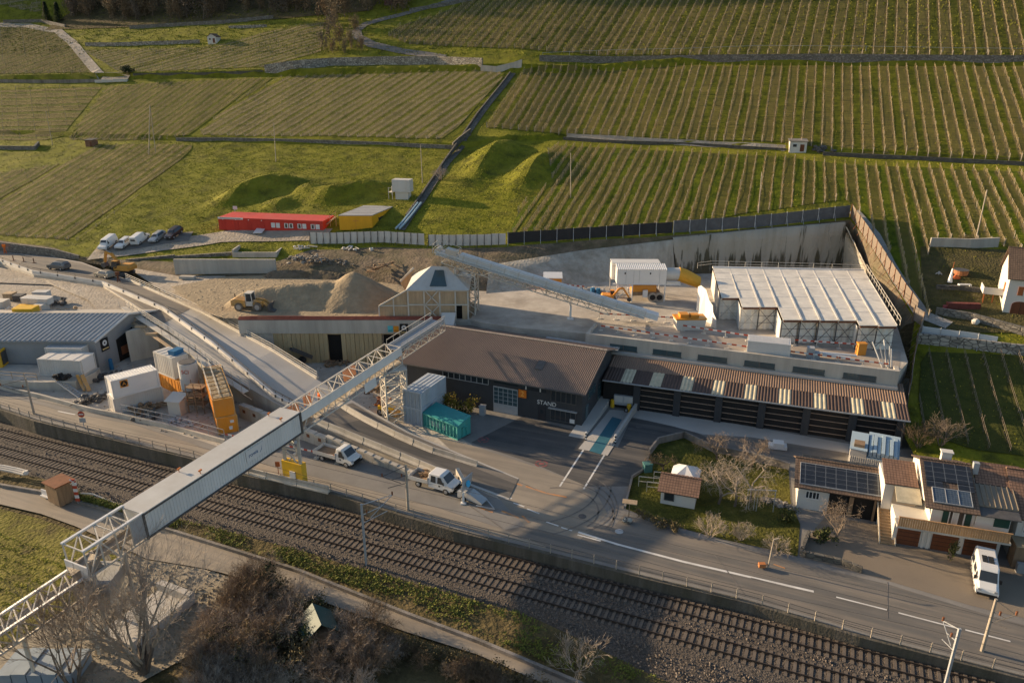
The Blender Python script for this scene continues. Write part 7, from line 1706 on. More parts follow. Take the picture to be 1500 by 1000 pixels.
for x,zl,zb,zt_,ht in[(-2.75,.4,1.2,2.45,.9),(-2.65,.32,1.2,2.6,.92),(1.0,.32,1.2,2.62,.92),(1.3,.32,1.2,2.35,.88),(2.0,.32,1.15,1.35,.88),(2.7,.34,.9,1.02,.85),(2.82,.45,.75,.8,.8)]:
 rings.append([(x,-h*.98,zl),(x,-h,.8),(x,-h*.98,zb),(x,-ht,max(zt_-.1,zb+.001)),(x,-ht*.85,zt_),(x,ht*.85,zt_),(x,ht,max(zt_-.1,zb+.001)),(x,h*.98,zb),(x,h,.8),(x,h*.98,zl)])
g.loft(rings);g.build('body',K['clean_white'],t)
g=MB();glassquad(g,[(1.36,-.76,2.25),(1.36,.76,2.25),(1.96,.82,1.42),(1.96,-.82,1.42)],(1,0,1));g.build('windscreen',K['glass'],t)
for s in(-1,1):
 for xa,xb in((1.0,1.75),(-.6,.6),(-2.2,-1.2)):
  g=MB();n=Vector((0,s,.1)).normalized();g.extr([Vector(p)+n*.025 for p in[(xa,s*h*.98,1.25),(xb,s*h*.98,1.25),(min(xb,1.35),s*.955,1.9),(xa,s*.955,1.9)]],n*.012);g.build('side_window',K['glass'],t)
 g=MB();g.box(1.6,s*1.04-.04,1.3,1.75,s*1.2+.04*s,1.7);g.build('mirror',K['black'],t)
 g=MB();g.box(2.66,s*.72-.15,.78,2.84,s*.72+.15,.98);g.build('headlight',K['galv'],t)
for xa,xb in((-.9,-.3),(-.25,.35)):
 for ya in(-.55,.02):g=MB();g.box(xa,ya,2.62,xb,ya+.5,2.68);g.build('roof_hatch',K['glass'],t)
g=MB();g.box(2.7,-.9,.3,2.9,.9,.55);g.build('bumper',K['black'],t);wheels(t,(-1.7,1.9),1.02,.35)
def excavator(label,loc,rz,sc,arm,paint,grab=False):
 t=thing('excavator',label,'excavator',loc,rz);t.scale=(sc,)*3
 for s in(-1,1):
  g=MB();g.extr([(-1.7,s*1.15-.28,.15),(-1.4,s*1.15-.28,0),(1.4,s*1.15-.28,0),(1.7,s*1.15-.28,.2),(1.75,s*1.15-.28,.6),(1.4,s*1.15-.28,.85),(-1.4,s*1.15-.28,.85),(-1.75,s*1.15-.28,.55)],(0,.56,0));g.build('crawler',K['dark_steel'],t)
 g=MB();g.box(-.9,-.9,.4,.9,.9,.95);g.tube((0,0,.9),(0,0,1.1),.8,.8,14);g.build('undercarriage',K['dark_steel'],t)
 g=MB();g.extr([(-2.3,-1.3,1.1),(1.0,-1.3,1.1),(1.0,-1.3,1.7),(.2,-1.3,2.1),(-2.0,-1.3,2.2),(-2.4,-1.3,1.7)],(0,2.6,0));g.build('upper_body',paint,t)
 g=MB();g.extr([(.1,.35,1.7),(1.35,.35,1.2),(1.45,.35,1.9),(1.05,.35,2.95),(.05,.35,3.0)],(0,.95,0));c_=g.build('cab',K['glass'],t);g=MB();g.box(0,.3,2.95,1.1,1.35,3.05);g.beam((.08,.34,1.7),(.08,.34,3.0),.1);g.beam((1.4,.34,1.6),(1.06,.34,3.0),.08);g.build('cab_frame',paint,c_)
 p=[Vector((x,-.2,z))for x,z in arm];g=MB();g.beam(p[0],p[1],.45,.5);g.beam(p[1],p[2],.42,.45);g.build('boom',paint,t);g=MB();g.beam(p[2],p[3],.35,.4);g.build('stick',paint,t)
 g=MB();a,b=p[3],p[3];g.extr([(a.x-.1,-.75,a.z),(a.x+.5,-.75,a.z-.1),(a.x+.65,-.75,a.z-.8),(a.x+.1,-.75,a.z-1.1),(a.x-.5,-.75,a.z-.7)],(0,1.1,0));g.build('bucket',K['dark_steel'],t)
 g=MB();g.tube(p[0]+Vector((.3,.3,.2)),p[0].lerp(p[1],.7)+Vector((0,.3,-.3)),.07);g.tube(p[1]+Vector((.2,0,.3)),p[2]+Vector((-.1,0,.35)),.07);g.build('cylinder',K['galv'],t)
 return t
excavator('yellow crawler excavator with folded boom on the upper road by the parking',P(181,402,6.0),R(168),.95,[(.6,1.9),(2.0,4.0),(3.3,4.4),(3.9,2.3)],M('excavator_yellow',(.5,.25,.05),.6,.15,2,dirt=(.4,.18,.04),damt=.6))
excavator('small orange excavator working under the white filter housing',P(893,442,PLAT),R(-8),.62,[(.8,1.7),(2.4,3.8),(3.4,4.0),(5.0,1.5)],M('excavator_orange',(.62,.25,.04),.6,.12,2))
t=thing('wheel_loader','dusty yellow wheel loader facing the sand heap with its bucket lowered','wheel loader',P(368,453,PLAT),R(-4));t.scale=(.86,)*3;mc=K['machine'];lx=1.0
g=MB();g.extr([(-3.2,-1.05,.9),(-.6,-1.05,.75),(-.6,-1.05,2.0),(-2.6,-1.05,2.25),(-3.3,-1.05,1.9)],(0,2.1,0));g.build('engine_body',mc,t)
g=MB();g.box(-.55,-.8,.9,.6,.8,1.7);g.extr([(-.5,-.75,1.7),(.7,-.75,1.7),(.55,-.75,3.2),(-.45,-.75,3.2)],(0,1.5,0));c_=g.build('cab',K['glass'],t)
g=MB();g.box(-.6,-.85,3.2,.7,.85,3.35)
for x,x2 in((-.5,-.45),(.7,.56)):
 for y in(-.77,.77):g.beam((x,y,1.7),(x2,y,3.2),.13)
g.box(-.58,-.82,.88,.72,.82,1.75);g.build('cab_frame',K['tarp'],c_)
g=MB();g.box(.6,-.7,.7,2.5,.7,1.5);g.build('front_frame',mc,t)
g=MB()
for y in(-.55,.55):g.beam((.9,y,1.9),(2.6,y,1.7),.25,.4);g.beam((2.6,y,1.7),(3.9,y,.6),.25,.4)
g.build('lift_arm',mc,t)
g=MB();g.extr([(3.7,-1.45,.1),(5.0,-1.45,.05),(4.9,-1.45,.2),(4.1,-1.45,.4),(4.0,-1.45,1.4),(3.75,-1.45,1.3)],(0,2.9,0));g.build('bucket',K['dark_steel'],t)
wheels(t,(-1.8,1.7),1.3,.78,.5,M('dusty_tyre',(.14,.115,.09),.95,.2,2))
g=MB();g.beam((-2.9,.3,2.2),(-2.9,.3,2.9),.12);g.build('exhaust',K['black'],t)
t=thing('mixer_trailer','parked orange chassis with two pale big wheels under the white filter housing','mixer',P(948,441,PLAT),R(2))
g=MB();g.box(-2.6,0,1.6,1.4,2.2,2.7);g.build('tank',K['orange'],t);g=MB();g.box(-2.6,-.1,1.0,2.0,2.2,1.59);g.build('frame',K['wood'],t)
g=MB();g.box(-.9,-.5,.8,-.1,-.15,2.0);g.build('control_box',K['clean_white'],t)
for x in(.75,1.9):
 g=MB();g.tube((x,-.45,.75),(x,-.1,.75),.78,.78,18);q=g.build('wheel',M('pale_tyre',(.3,.27,.23),.9,.15,2)if x<1 else bpy.data.materials['pale_tyre'],t);g=MB();g.tube((x,-.47,.75),(x,-.451,.75),.48,.48,14);k_=g.build('rim',K['black'],q)
t=thing('compact_loader','small yellow compact loader parked at the foot of the lattice tower','loader',P(567,606),R(-25))
g=MB();g.extr([(-.9,-.65,.4),(.9,-.65,.4),(.95,-.65,1.0),(.1,-.65,1.35),(-1.0,-.65,1.25)],(0,1.3,0));g.build('body',K['yellow'],t);g=MB();g.box(.9,-.7,.1,1.7,.7,.7);g.beam((.5,-.6,1.1),(1.3,-.6,.5),.12);g.beam((.5,.6,1.1),(1.3,.6,.5),.12);g.build('bucket',K['machine'],t);wheels(t,(-.6,.6),.8,.42,.3)
g=MB();g.box(-.7,-.6,1.3,-.2,.5,2.1);g.build('seat_frame',K['rust'],t)
def person(label,loc,rz,top,bottom,pose):
 0
 J=dict(pel=(0,0,.92),ch=(0,.02,1.28),nk=(0,.02,1.48),hd=(0,.0,1.62),ht=(0,0,1.74),ls=(-.2,.02,1.42),le=(-.27,.02,1.14),lw=(-.25,-.12,.92),rs=(.2,.02,1.42),re=(.28,.0,1.15),rw=(.24,-.15,.95),lh=(-.1,0,.88),lk=(-.12,-.03,.49),la=(-.12,.02,.08),lf=(-.13,-.16,.04),rh=(.1,0,.88),rk=(.12,.02,.49),ra=(.13,.06,.08),rf=(.14,-.12,.04))
 J.update(pose);E_=[('pel','ch'),('ch','nk'),('nk','hd'),('hd','ht'),('ch','ls'),('ls','le'),('le','lw'),('ch','rs'),('rs','re'),('re','rw'),('pel','lh'),('lh','lk'),('lk','la'),('la','lf'),('pel','rh'),('rh','rk'),('rk','ra'),('ra','rf')]
 rad=dict(pel=.15,ch=.17,nk=.065,hd=.1,ht=.08,ls=.08,le=.055,lw=.04,rs=.08,re=.055,rw=.04,lh=.1,lk=.07,la=.05,lf=.045,rh=.1,rk=.07,ra=.05,rf=.045)
 ks=list(J);me=bpy.data.meshes.new('person');me.from_pydata([J[k]for k in ks],[(ks.index(a),ks.index(b))for a,b in E_],[]);o=bpy.data.objects.new('person',me);COL.objects.link(o)
 m=o.modifiers.new('s','SKIN');sv=me.skin_vertices[0].data
 for i,k in enumerate(ks):sv[i].radius=(rad[k],rad[k]);sv[i].use_root=(k=='pel')
 o.modifiers.new('u','SUBSURF').levels=1;dg=bpy.context.evaluated_depsgraph_get();me2=bpy.data.meshes.new_from_object(o.evaluated_get(dg));o.modifiers.clear();o.data=me2
 me2.materials.clear()
 for q in(top,bottom,K['skin'],K['rubber']):me2.materials.append(q)
 for p in me2.polygons:
  z=p.center.z;p.material_index=2 if z>1.5 or(abs(p.center.x)>.2 and z<.98 and z>.85)else 0 if z>.9 else 1 if z>.12 else 3
  p.use_smooth=True
 o.location=loc;o.rotation_euler=(0,0,rz);tag(o,label,'person')
 g=MB();hx,hy,hz_=J['hd'];g.blob((hx,hy,hz_+.09),.135,.15,.1,10,6,0);h_=g.build('helmet',K['yellow'],o,smooth=True);return o
person('person in orange workwear standing by the portal wall next to the low trestles',P(473,524),R(30),K['hivis'],K['hivis'],{})
person('person in orange workwear and dark trousers on the white truss conveyor walkway',fr(5.2,1.95,.36),R(-60),K['hivis'],K['car_dark'],{'rw':(.22,-.3,1.1)})
t=thing('roadside_railing','long thin railing of steel posts and tubes on the railway retaining wall','railing',WL[0]);o=WL[0]
q=resamp([p+Vector((0,-.12,.07))for p in WL],62);proto=None
m=MB();m.beam((0,0,0),(0,0,1.0),.08);me_=m.build('post',K['post'],t);me_.location=q[0]-o
for p in q[1:]:c=me_.copy();COL.objects.link(c);c.parent=t;c.location=p-o
g=MB()
for a,b in zip(q,q[1:]):
 for z in(.98,.55):g.beam(a-o+Vector((0,0,z)),b-o+Vector((0,0,z)),.035)
g.build('tube',K['dark_steel'],t)
def catenary(label,pxb,pxt,zb,arm,mat='galv',wood=False,rzm=0,yy=None):
 b=P(pxb[0],pxb[1],zb);tp=Py(pxt[0],pxt[1],b.y);h=tp.z-zb;t=thing('catenary_mast' if not wood else 'utility_pole',label,'mast' if not wood else 'pole',b)
 g=MB()
 if wood:g.tube((0,0,-.5),(0,0,h),.16,.11,8)
 else:
  g.beam((0,0,-.2),(0,0,h),.2,.16)
  g.box(-.35,-.35,-.5,.35,.35,.1)
 g.build('shaft',K['post']if wood else K[mat],t)
 d=Vector(arm).normalized();L_=Vector(arm).length;zt_=h
 g=MB();g.tube((0,0,zt_-1.2),tuple(d*L_*.6+Vector((0,0,zt_-1.2))),.04,.04,5);g.tube((0,0,zt_-.1),tuple(d*L_+Vector((0,0,zt_-.5))),.04,.04,5);g.tube(tuple(d*L_+Vector((0,0,zt_-.5))),tuple(d*L_*.25+Vector((0,0,zt_-1.9))),.04,.04,5);g.tube((0,0,zt_-2.1),tuple(d*L_*.8+Vector((0,0,zt_-2.0))),.035,.035,5);g.build('cantilever_arm',K['dark_steel']if wood else K['galv'],t)
 for e_ in(d*L_+Vector((0,0,zt_-.5)),d*.5+Vector((0,0,zt_-1.2))):g=MB();g.tube(e_,e_+Vector((0,0,.35)),.08,.08,6);g.build('insulator',K['rust'],t)
 return t
catenary('grey lattice catenary mast on the verge with an arm over both tracks',(537,833),(530,738),-2.0,(2.5,2.4,0))
catenary('wooden pole with catenary arms standing at the road wall beside the double cab pickup',(599,766),(597,681),-1.6,(-2.2,-1.4,0),wood=True)
catenary('wooden pole with a side arm at the road wall near the left edge',(54,622),(41,554),-1.6,(-2.6,-1.2,0),wood=True)
catenary('tall wooden pole with lattice arm at the road wall in the lower right corner',(1432,976),(1456,877),-1.6,(.9,-1.2,0),wood=True)
catenary('grey steel catenary mast cut by the bottom edge in the lower right corner',(1380,1020),(1394,920),-1.9,(-.4,1.4,0))
A,B=P(66,729,-2.0),P(88,733,-2.0);c=P(92,731,-2.1);t=thing('railway_hut','small brown plank hut with flat rusty roof beside the near track','hut',c,R(-30))
g=MB();g.box(-1.1,-.95,-.1,1.1,.95,2.3)
for k in range(9):x=-1.1+k*.245;g.box(x,-.975,0,x+.2,-.951,2.25)
for k in range(8):y=-.95+k*.24;g.box(1.101,y,0,1.125,y+.2,2.25)
g.build('plank_wall',K['wood'],t);g=MB();g.box(-1.3,-1.15,2.3,1.3,1.15,2.42);g.build('roof',K['rust'],t)
p0,p1=P(64,722,-2.2),P(97,734,-2.2);g=MB();g.beam(p0+Vector((0,-.25,.35)),p1+Vector((0,-.25,.35)),.12,.75);g.beam(p0+Vector((0,-.4,.05)),p1+Vector((0,-.4,.05)),.4,.1);wsingle('concrete_kerb','white slab set on edge in front of the brown hut','kerb',g,K['clean_white'])
g=MB();p0,p1=P(101,733,-2.2),P(113,727,-2.2)
for z in(.15,.45,.75):g.beam(p0+Vector((0,0,z)),p1+Vector((0,0,z)),.08,.14)
for p in(p0,p1):g.beam(p,p+Vector((0,0,.95)),.1)
wsingle('white_gate','little white slatted gate between the brown hut and the striped post','gate',g,K['clean_white'])
c=P(115,737,-2.3);t=thing('striped_post','red and white striped marker post at the lane crossing by the brown hut','post',c);red,wh=MB(),MB()
for k in range(7):(red if k%2==0 else wh).box(-.22,-.05,.3+k*.4,.22,.05,.7+k*.4)
wh.beam((-.35,-.06,2.5),(.35,-.06,3.1),.14,.05);wh.beam((-.35,-.07,3.1),(.35,-.07,2.5),.14,.05)
red.build('red_stripe',bpy.data.materials['stripe_red'],t);wh.build('white_stripe',K['clean_white'],t);g=MB();g.beam((0,0,0),(0,0,.3),.08);g.build('post',K['galv'],t)
q=[P(118,722,-1.4),P(135,723,-1.7),P(150,729,-1.9),P(165,735,-2.0),P(180,741,-1.9),P(196,749,-1.6)];g=MB();g.path(q,.09,6);wsingle('cable_pipe','pale pipe arching along the track bed from the striped post','pipe',g,K['tarp'])
q=[P(-30,684,-1.3),P(0,687,-1.3),P(20,691,-1.3),P(35,695,-1.3)];g=MB()
for k in(0,.35,.7):g.path([p+Vector((0,k,.1*k))for p in q],.12,6)
g.blob(tuple(q[-1]+Vector((.1,.3,.1))),.35,.35,.3,8,5,.2);wsingle('pipe_bundle','bundle of white and red pipes ending beside the track at the left edge','pipe',g,K['tarp'])
def roadsign(label,px,z0,facemat,ring=None,h=2.2,tri=False,rz=0):
 c=P(*px,z0);t=thing('road_sign',label,'sign',c,rz);g=MB();g.beam((0,0,0),(0,0,h),.07);g.build('post',K['galv'],t)
 g=MB();g.tube((0,-.05,h),(0,-.09,h),.42,.42,16);d=g.build('face',facemat,t);g=MB();g.box(-.3,-.1,h-.08,.3,-.091,h+.08);g.build('bar',ring or K['clean_white'],d);g=MB();g.box(-.4,-.06,h-1.15,.4,-.03,h-.55);g.build('plate',K['galv'],t)
roadsign('red no entry sign with a plate below on the railway wall near the left pole',(124,628),0,bpy.data.materials['stripe_red'],h=2.1)
c=P(409,703);g=MB();g.beam((0,0,0),(0,0,1.9),.06);g.box(-.25,-.06,1.5,.25,.04,2.1);single('road_sign','back of a small brown sign on the railing left of the yellow tower base','sign',g,K['rust'],P(409,700))
c=P(1125,831);t=thing('street_lamp','leaning pale lamp post with an orange box at the lawn corner by the road','lamp post',c);g=MB();g.tube((0,0,0),(.2,.1,3.0),.08,.06,7);g.beam((.2,.1,3.0),(.7,.2,3.1),.1,.08);g.build('post',K['post'],t);g=MB();g.box(-.9,-.2,.1,-.3,.2,.5);g.beam((-.3,0,.3),(0,0,.35),.06);g.build('orange_box',M('box_orange',(.4,.15,.05),.7,.1),t)
c=P(690,733);t=thing('sign_trailer','grey roadworks trailer with blue arrow board, folded down at the end of the lane','sign trailer',c,R(-30))
g=MB();g.extr([(-1.4,-.5,.3),(.0,-.5,.3),(1.6,-.5,.2),(1.7,-.5,.4),(0,-.5,1.2),(-1.4,-.5,1.0)],(0,1.1,0));g.build('frame',K['galv'],t);wheels(t,(-.6,),.75,.33)
g=MB();g.extr([(-.6,-.9,1.2),(-.3,-.9,2.9),(-.3,.9,2.9),(-.6,.9,1.2)],(-.1,0,.02));bd=g.build('board',K['galv'],t);g=MB();g.tube((-.33,0,2.0),(-.29,0,2.01),.38,.38,14);g.build('arrow_disc',M('sign_cyan',(.05,.35,.6),.5,.05),bd)
g=MB();g.beam((1.2,-.9,.3),(3.1,-.3,.12),.1);g.beam((1.2,.9,.3),(3.1,-.3,.12),.1);g.build('drawbar',K['galv'],t)
c=P(683,737);g=MB();g.beam((0,0,0),(0,0,1.3),.22,.14);g.box(-.3,-.25,0,.3,.25,.12);single('warning_beacon','narrow warning board left of the grey roadworks trailer','beacon',g,K['clean_white'],P(679,737))
a,b=P(668,703),P(679,717);g=MB();g.extr([a,b,b+Vector((0,0,.9)),a+Vector((0,0,1.5))],(.35,.2,0));wsingle('concrete_barrier','sunlit tapered concrete end block in front of the double cab pickup','barrier',g,K['concrete'])
A0,A1=P(862,672),P(925,597);rzv=math.atan2(A1.y-A0.y,A1.x-A0.x);t=thing('weighbridge','blue weighbridge deck between pale concrete strips and side walls beside the workshop','weighbridge',P(847,657),0);o=t.location.copy()
def pz(px,py,z):return P(px,py,z)-o
g=MB();g.poly([pz(863,660,.06),pz(880,665,.06),pz(911,614,.06),pz(897,610,.06)]);g.build('deck',M('deck_blue',(.04,.13,.17),.5,.12,1),t)
g=MB();g.poly([pz(847,657,.05),pz(863,660,.05),pz(897,610,.05),pz(900,600,.05),pz(893,600,.05)]);g.poly([pz(880,665,.05),pz(890,667,.05),pz(925,612,.05),pz(922,602,.05),pz(911,614,.05)]);g.poly([pz(897,610,.049),pz(911,614,.049),pz(922,602,.049),pz(900,600,.049)]);g.build('concrete_strip',K['concrete_deck'],t)
g=MB();a,b=pz(855,643,0),pz(894,592,0);n=Vector((-(b-a).y,(b-a).x,0)).normalized();g.extr([a,b,b+Vector((0,0,1.0)),a+Vector((0,0,.05))],n*2.0);a,b=pz(892,652,0),pz(932,597,0);g.extr([a,b,b+Vector((0,0,1.1)),a+Vector((0,0,.3))],n*-.35);g.build('side_wall',K['concrete_deck'],t)
def bollard(label,px,gname):
 c=P(*px);t=thing('bollard',label,'bollard',c,0,gname)
 for k in range(6):g=MB();g.box(-.1,-.1,k*.2,.1,.1,k*.2+.2);(g.build('black_band',K['black'],t)if k%2==0 else g.build('white_band',K['clean_white'],t))
bollard('black and white post on the workshop side of the weighbridge',(858,645),None);bollard('black and white post on the shed side of the weighbridge',(901,649),None)
A,B=P(902,597),P(923,600);t=thing('parked_trailer','small white box trailer between yellow drums at the end of the weighbridge','trailer',(A+B)/2,R(-18));g=MB();g.box(-1.3,0,.5,1.3,2.2,1.9);g.build('body',K['galv'],t);g=MB();g.box(-1.2,-.03,.9,-.1,-.001,1.8);g.box(.1,-.03,.9,1.2,-.001,1.8);g.build('door',K['white'],t);g=MB();g.box(-1.1,.1,.1,1.1,2,.49);g.build('chassis',K['black'],t);wheels(t,(0.6,),1.0,.3)
for lb,px in(('yellow post left of the white box trailer',(897,596)),('yellow post right of the white box trailer',(921,603))):g=MB();g.tube((0,0,0),(0,0,1.1),.28,.28,12);g.tube((0,0,1.1),(0,0,1.16),.2,.1,12);single('drum',lb,'drum',g,K['yellow'],P(*px))
g=MB();g.box(-.35,-.35,0,.35,.35,1.25);g.box(-.4,-.4,1.25,.4,.4,1.35);single('cabinet','grey utility cabinet beside the garage door of the workshop','cabinet',g,K['galv'],P(707,607),R(-20))
def junk(name,label,cat,pts,seed,mat,n=14,s=(.3,.8),h=.5):
 rr=random.Random(seed);g=MB()
 for _ in range(n):
  p=pts[0].lerp(pts[1],rr.random())+Vector((rr.gauss(0,.4),rr.gauss(0,.6),0));a=rr.uniform(0,3.1);L_=rr.uniform(*s);z=p.z+rr.uniform(0,h)
  if rr.random()<.5:g.beam((p.x-L_*math.cos(a),p.y-L_*math.sin(a),z+.06),(p.x+L_*math.cos(a),p.y+L_*math.sin(a),z+rr.uniform(.05,.3)),rr.uniform(.08,.25),rr.uniform(.06,.2))
  else:g.blob((p.x,p.y,z+.1),rr.uniform(.2,.5),rr.uniform(.2,.5),rr.uniform(.15,.35),6,4,.3)
 g.mi=0;return wsingle(name,label,cat,g,mat)
junk('scrap_heap','dark heap of tyres, hoses and scrap beside the A emblem container','scrap',[P(112,594),P(155,583)],3,K['dark_steel'],40,(.3,.9),.7)
junk('scrap_heap','dark tangle of hoses beside the open end of the grey hall','scrap',[P(140,560),P(165,548)],4,K['dark_steel'],22)
junk('timber_heap','stack of planks leaning by the bottom container of the road wall stack','timber',[P(200,603),P(238,595)],5,K['wood'],22,(.4,1.2))
junk('scrap_heap','steel pipes and frames lying in the works yard by the road wall','scrap',[P(205,612),P(232,613)],6,K['dark_steel'],18)
junk('scrap_heap','dark steel beams on the ground below the orange stack','steel beams',[P(245,618),P(275,624)],7,K['galv'],12,(.6,1.8),.2)
junk('rubble_heap','rubble heap of pale boulders above the sand bench','rubble',[P(425,385,8.4),P(475,384,8.4)],8,K['paleStone'],70,(.2,.5),1.1)
junk('rubble_heap','darker rubble heap right of the pale boulders','rubble',[P(483,386,8.2),P(520,391,8.0)],9,K['rowwall'],36,(.2,.5),.7)
junk('pipe_heap','pale pipes and a drum lying on top of the pale rubble heap','pipes',[HP(425,366),HP(460,364)],10,K['tarp'],12,(.8,1.7),.5)
junk('debris_heap','planks and white sheets on the slope under the white hoarding','debris',[HP(500,366),HP(545,366)],11,K['tarp'],14,(.6,1.6),.4)
junk('debris_heap','broken timber and roots at the head of the trench','debris',[P(540,400,8.4),P(580,388,9)],12,K['wood'],26,(.6,1.8),.8)
junk('material_stack','heap of dark machine parts and barrels by the striped boards','machine parts',[P(858,428,PLAT),P(888,430,PLAT)],13,K['blue']if False else K['galv'],24,(.3,.7),.9)
junk('material_stack','frames and timber beside the portal door','frames',[P(480,535),P(515,532)],14,K['wood'],18,(.6,1.4),.4)
junk('material_stack','yellow netting and tarps piled behind the stacked white containers','tarps',[P(600,583,2.6),P(625,575,2.6)],15,K['yellow'],26,(.4,.9),.6)
junk('rusty_bucket','rusty machine bucket standing left of the lattice tower','bucket',[P(557,596),P(560,590)],16,K['rust'],14,(.2,.5),1.0)
junk('material_stack','orange and grey gear standing between truss conveyor and lattice tower','gear',[P(545,578),P(562,572)],17,K['wood'],20,(.2,.6),1.0)
def box(name,label,cat,px,z,sx,sy,sz,mat,rz=0,lid=None):
 c=P(*px,z);g=MB();n=max(2,int(sx/.6))
 g.box(-sx/2,-sy/2,0,sx/2,sy/2,sz)
 for k in range(n):x=-sx/2+sx*(k+.2)/n;g.box(x,-sy/2-.04,.05,x+sx/n*.55,-sy/2-.001,sz-.05)
 g.box(-sx/2-.05,-sy/2-.05,sz,sx/2+.05,sy/2+.05,sz+.08)
 return single(name,label,cat,g,K[mat],c,rz)
box('storage_box','lower yellow storage bin of the pair behind the grey hall','bin',(40,458),SY,3.0,2.0,1.1,'yellow');box('storage_box','upper yellow storage bin of the pair behind the grey hall','bin',(39,458),SY+1.2,3.1,2.1,.9,'yellow')
box('storage_box','grey box beside the yellow bins in the storage yard','bin',(62,459),SY,1.5,2.2,1.6,'tarp');box('block_stack','long low stack of white blocks in the storage yard','blocks',(56,445),SY,4.8,1.8,1.2,'tarp',R(-8));box('block_stack','upper white block row on the long stack in the storage yard','blocks',(56,444),SY+1.3,4.6,1.5,.9,'white',R(-8))
box('pallet_stack','white topped pallet load at the back of the storage yard','pallets',(62,434),SY,2.4,1.5,.9,'white');box('pallet_stack','tan topped pallet load at the left edge of the storage yard','pallets',(16,438),SY,1.6,1.5,1.1,'board');box('pallet_stack','dark wrapped load next to the tan pallet','pallets',(30,440),SY,1.6,1.5,1.0,'dark_steel')
box('storage_box','pale box cut by the left edge of the storage yard','bin',(2,452),SY,2.2,2.0,1.4,'tarp')
junk('net_pile','crumpled orange netting behind the roof of the grey hall','netting',[P(78,459,SY),P(108,459,SY)],21,K['board'],26,(.3,.9),.6);junk('debris_heap','black bags and tarps beside the white block stack','bags',[P(80,445,SY),P(95,446,SY)],22,K['dark_steel'],18,(.2,.5),.7);junk('debris_heap','mixed white bags at the left of the yellow bins','bags',[P(8,458,SY),P(24,456,SY)],23,K['tarp'],20,(.3,.6),.7)
striped('red and white board fence along the edge behind the grey hall',P(-20,469,SY),P(140,469,SY),.45,41);box('crate','rust brown crate behind the gable end of the grey hall','crate',(164,467),SY,1.4,1.2,.9,'rust')
g=MB();q=[P(-60,553,1.4),P(0,553,1.4),P(55,557,1.4)];handrail(g,q,1.0,2,.06,2);wsingle('dock_rail','tan rail along the concrete dock at the left edge','railing',g,K['board'])
g=MB();a,b=P(80,557,1.5),P(116,583,.1);
for s in(0,.7):g.beam(a+Vector((s*.5,s,0)),b+Vector((s*.5,s,0)),.1,.15)
for k in range(13):p=a.lerp(b,k/12);g.beam(p,p+Vector((.35,.7,0)),.2,.05)
wsingle('gangway','grey metal gangway leading down from the dock to the works yard','gangway',g,K['galv'])
g=MB();a,b=P(120,549,2.0),P(131,572,.2);g.beam(a,b,.5,.15);g.beam(a+Vector((-.7,0,0)),b+Vector((-.7,0,0)),.4,.12);wsingle('leaning_beam','yellow beam and plank leaning at the right end of the dock','beam',g,K['machine'])
g=MB();p=P(92,556,1.4);rr=random.Random(4)
for k in range(14):g.blob((p.x+rr.gauss(0,.7),p.y+rr.gauss(0,.3),1.6+rr.random()*.6),.4,.35,.3,7,4,.3)
wsingle('tarp_heap','black heap of tarps in front of the rust streaked container','tarps',g,K['black'])
c=P(164,541);g=MB();g.tube((0,0,0),(0,0,1.5),.3,.3,10);g.blob((0,0,1.6),.3,.3,.2,8,5,0);single('gas_cylinder','blue upright cylinder at the hall doorway','cylinder',g,K['blue'],c)
q=[P(-60,565),P(0,569),P(60,583),P(130,602),P(180,612),P(260,630),(P(330,650))];g=MB();q=dens(q,3)
for a,b in zip(q,q[1:]):g.beam(a+Vector((0,0,.3)),b+Vector((0,0,.3)),.3,.6)
wsingle('kerb_wall','low pale concrete wall between the works yard and the road','kerb wall',g,K['concrete'])
g=MB();q=[P(180,612),P(260,630),P(330,650)];handrail(g,[p+Vector((0,.1,.6))for p in q],1.3,2.2,.05,2);wsingle('mesh_railing','thin wire railing on the low wall of the works yard','railing',g,K['galv'])
p0,p1=P(425,512,2.6),P(462,527,.2);f_=Fr(p0,p1);g=MB();f_.box(g,0,-.5,0,f_.L,.5,.25);f_.box(g,0,-.55,.25,f_.L,-.45,.6);t=wsingle('mobile_conveyor','small dark mobile conveyor leaning beside the white container at the portal','conveyor',g,K['dark_steel']);
g=MB();lo=t.location;m_=f_(f_.L*.55,-.3,-.7)-lo;g.tube(m_,m_+Vector((0,-.35,0)),.62,.62,14);g.build('wheel',K['rubber'],t)
p=P(1148,497,PLAT);
def jersey():pass
c=P(1003,462,PLAT);t=thing('skip_container','pale skip with orange rim and orange gear on top, left of the hanging tarpaulin','skip',P(992,484,PLAT),R(2));w_=4.0;g=MB();g.extr([(0,0,0),(w_,0,0),(w_+.2,0,1.6),(-.2,0,1.6)],(0,2.2,0));g.build('body',K['tarp'],t);g=MB();g.box(-.3,-.08,1.6,w_+.3,2.3,1.8);g.box(.4,.4,1.8,1.7,1.8,2.3);g.box(2.0,.5,1.8,3.2,1.6,2.2);g.build('rim',K['orange'],t)
q=HP(810,352);c=P(809,419,PLAT);t=thing('site_hut','small orange hut with white roof behind the inclined conveyor','hut',P(797,424,PLAT),R(-2));g=MB();g.box(0,0,0,3.0,2.2,2.0);g.build('wall',K['orange'],t);g=MB();g.extr([(-.15,-.15,2.0),(3.15,-.15,2.0),(3.15,2.4,2.4),(-.15,2.4,2.4)],(0,0,.12));g.build('roof',K['clean_white'],t);g=MB();g.box(1.4,-.04,0,1.45,-.001,1.95);g.build('seam',K['wood'],t)
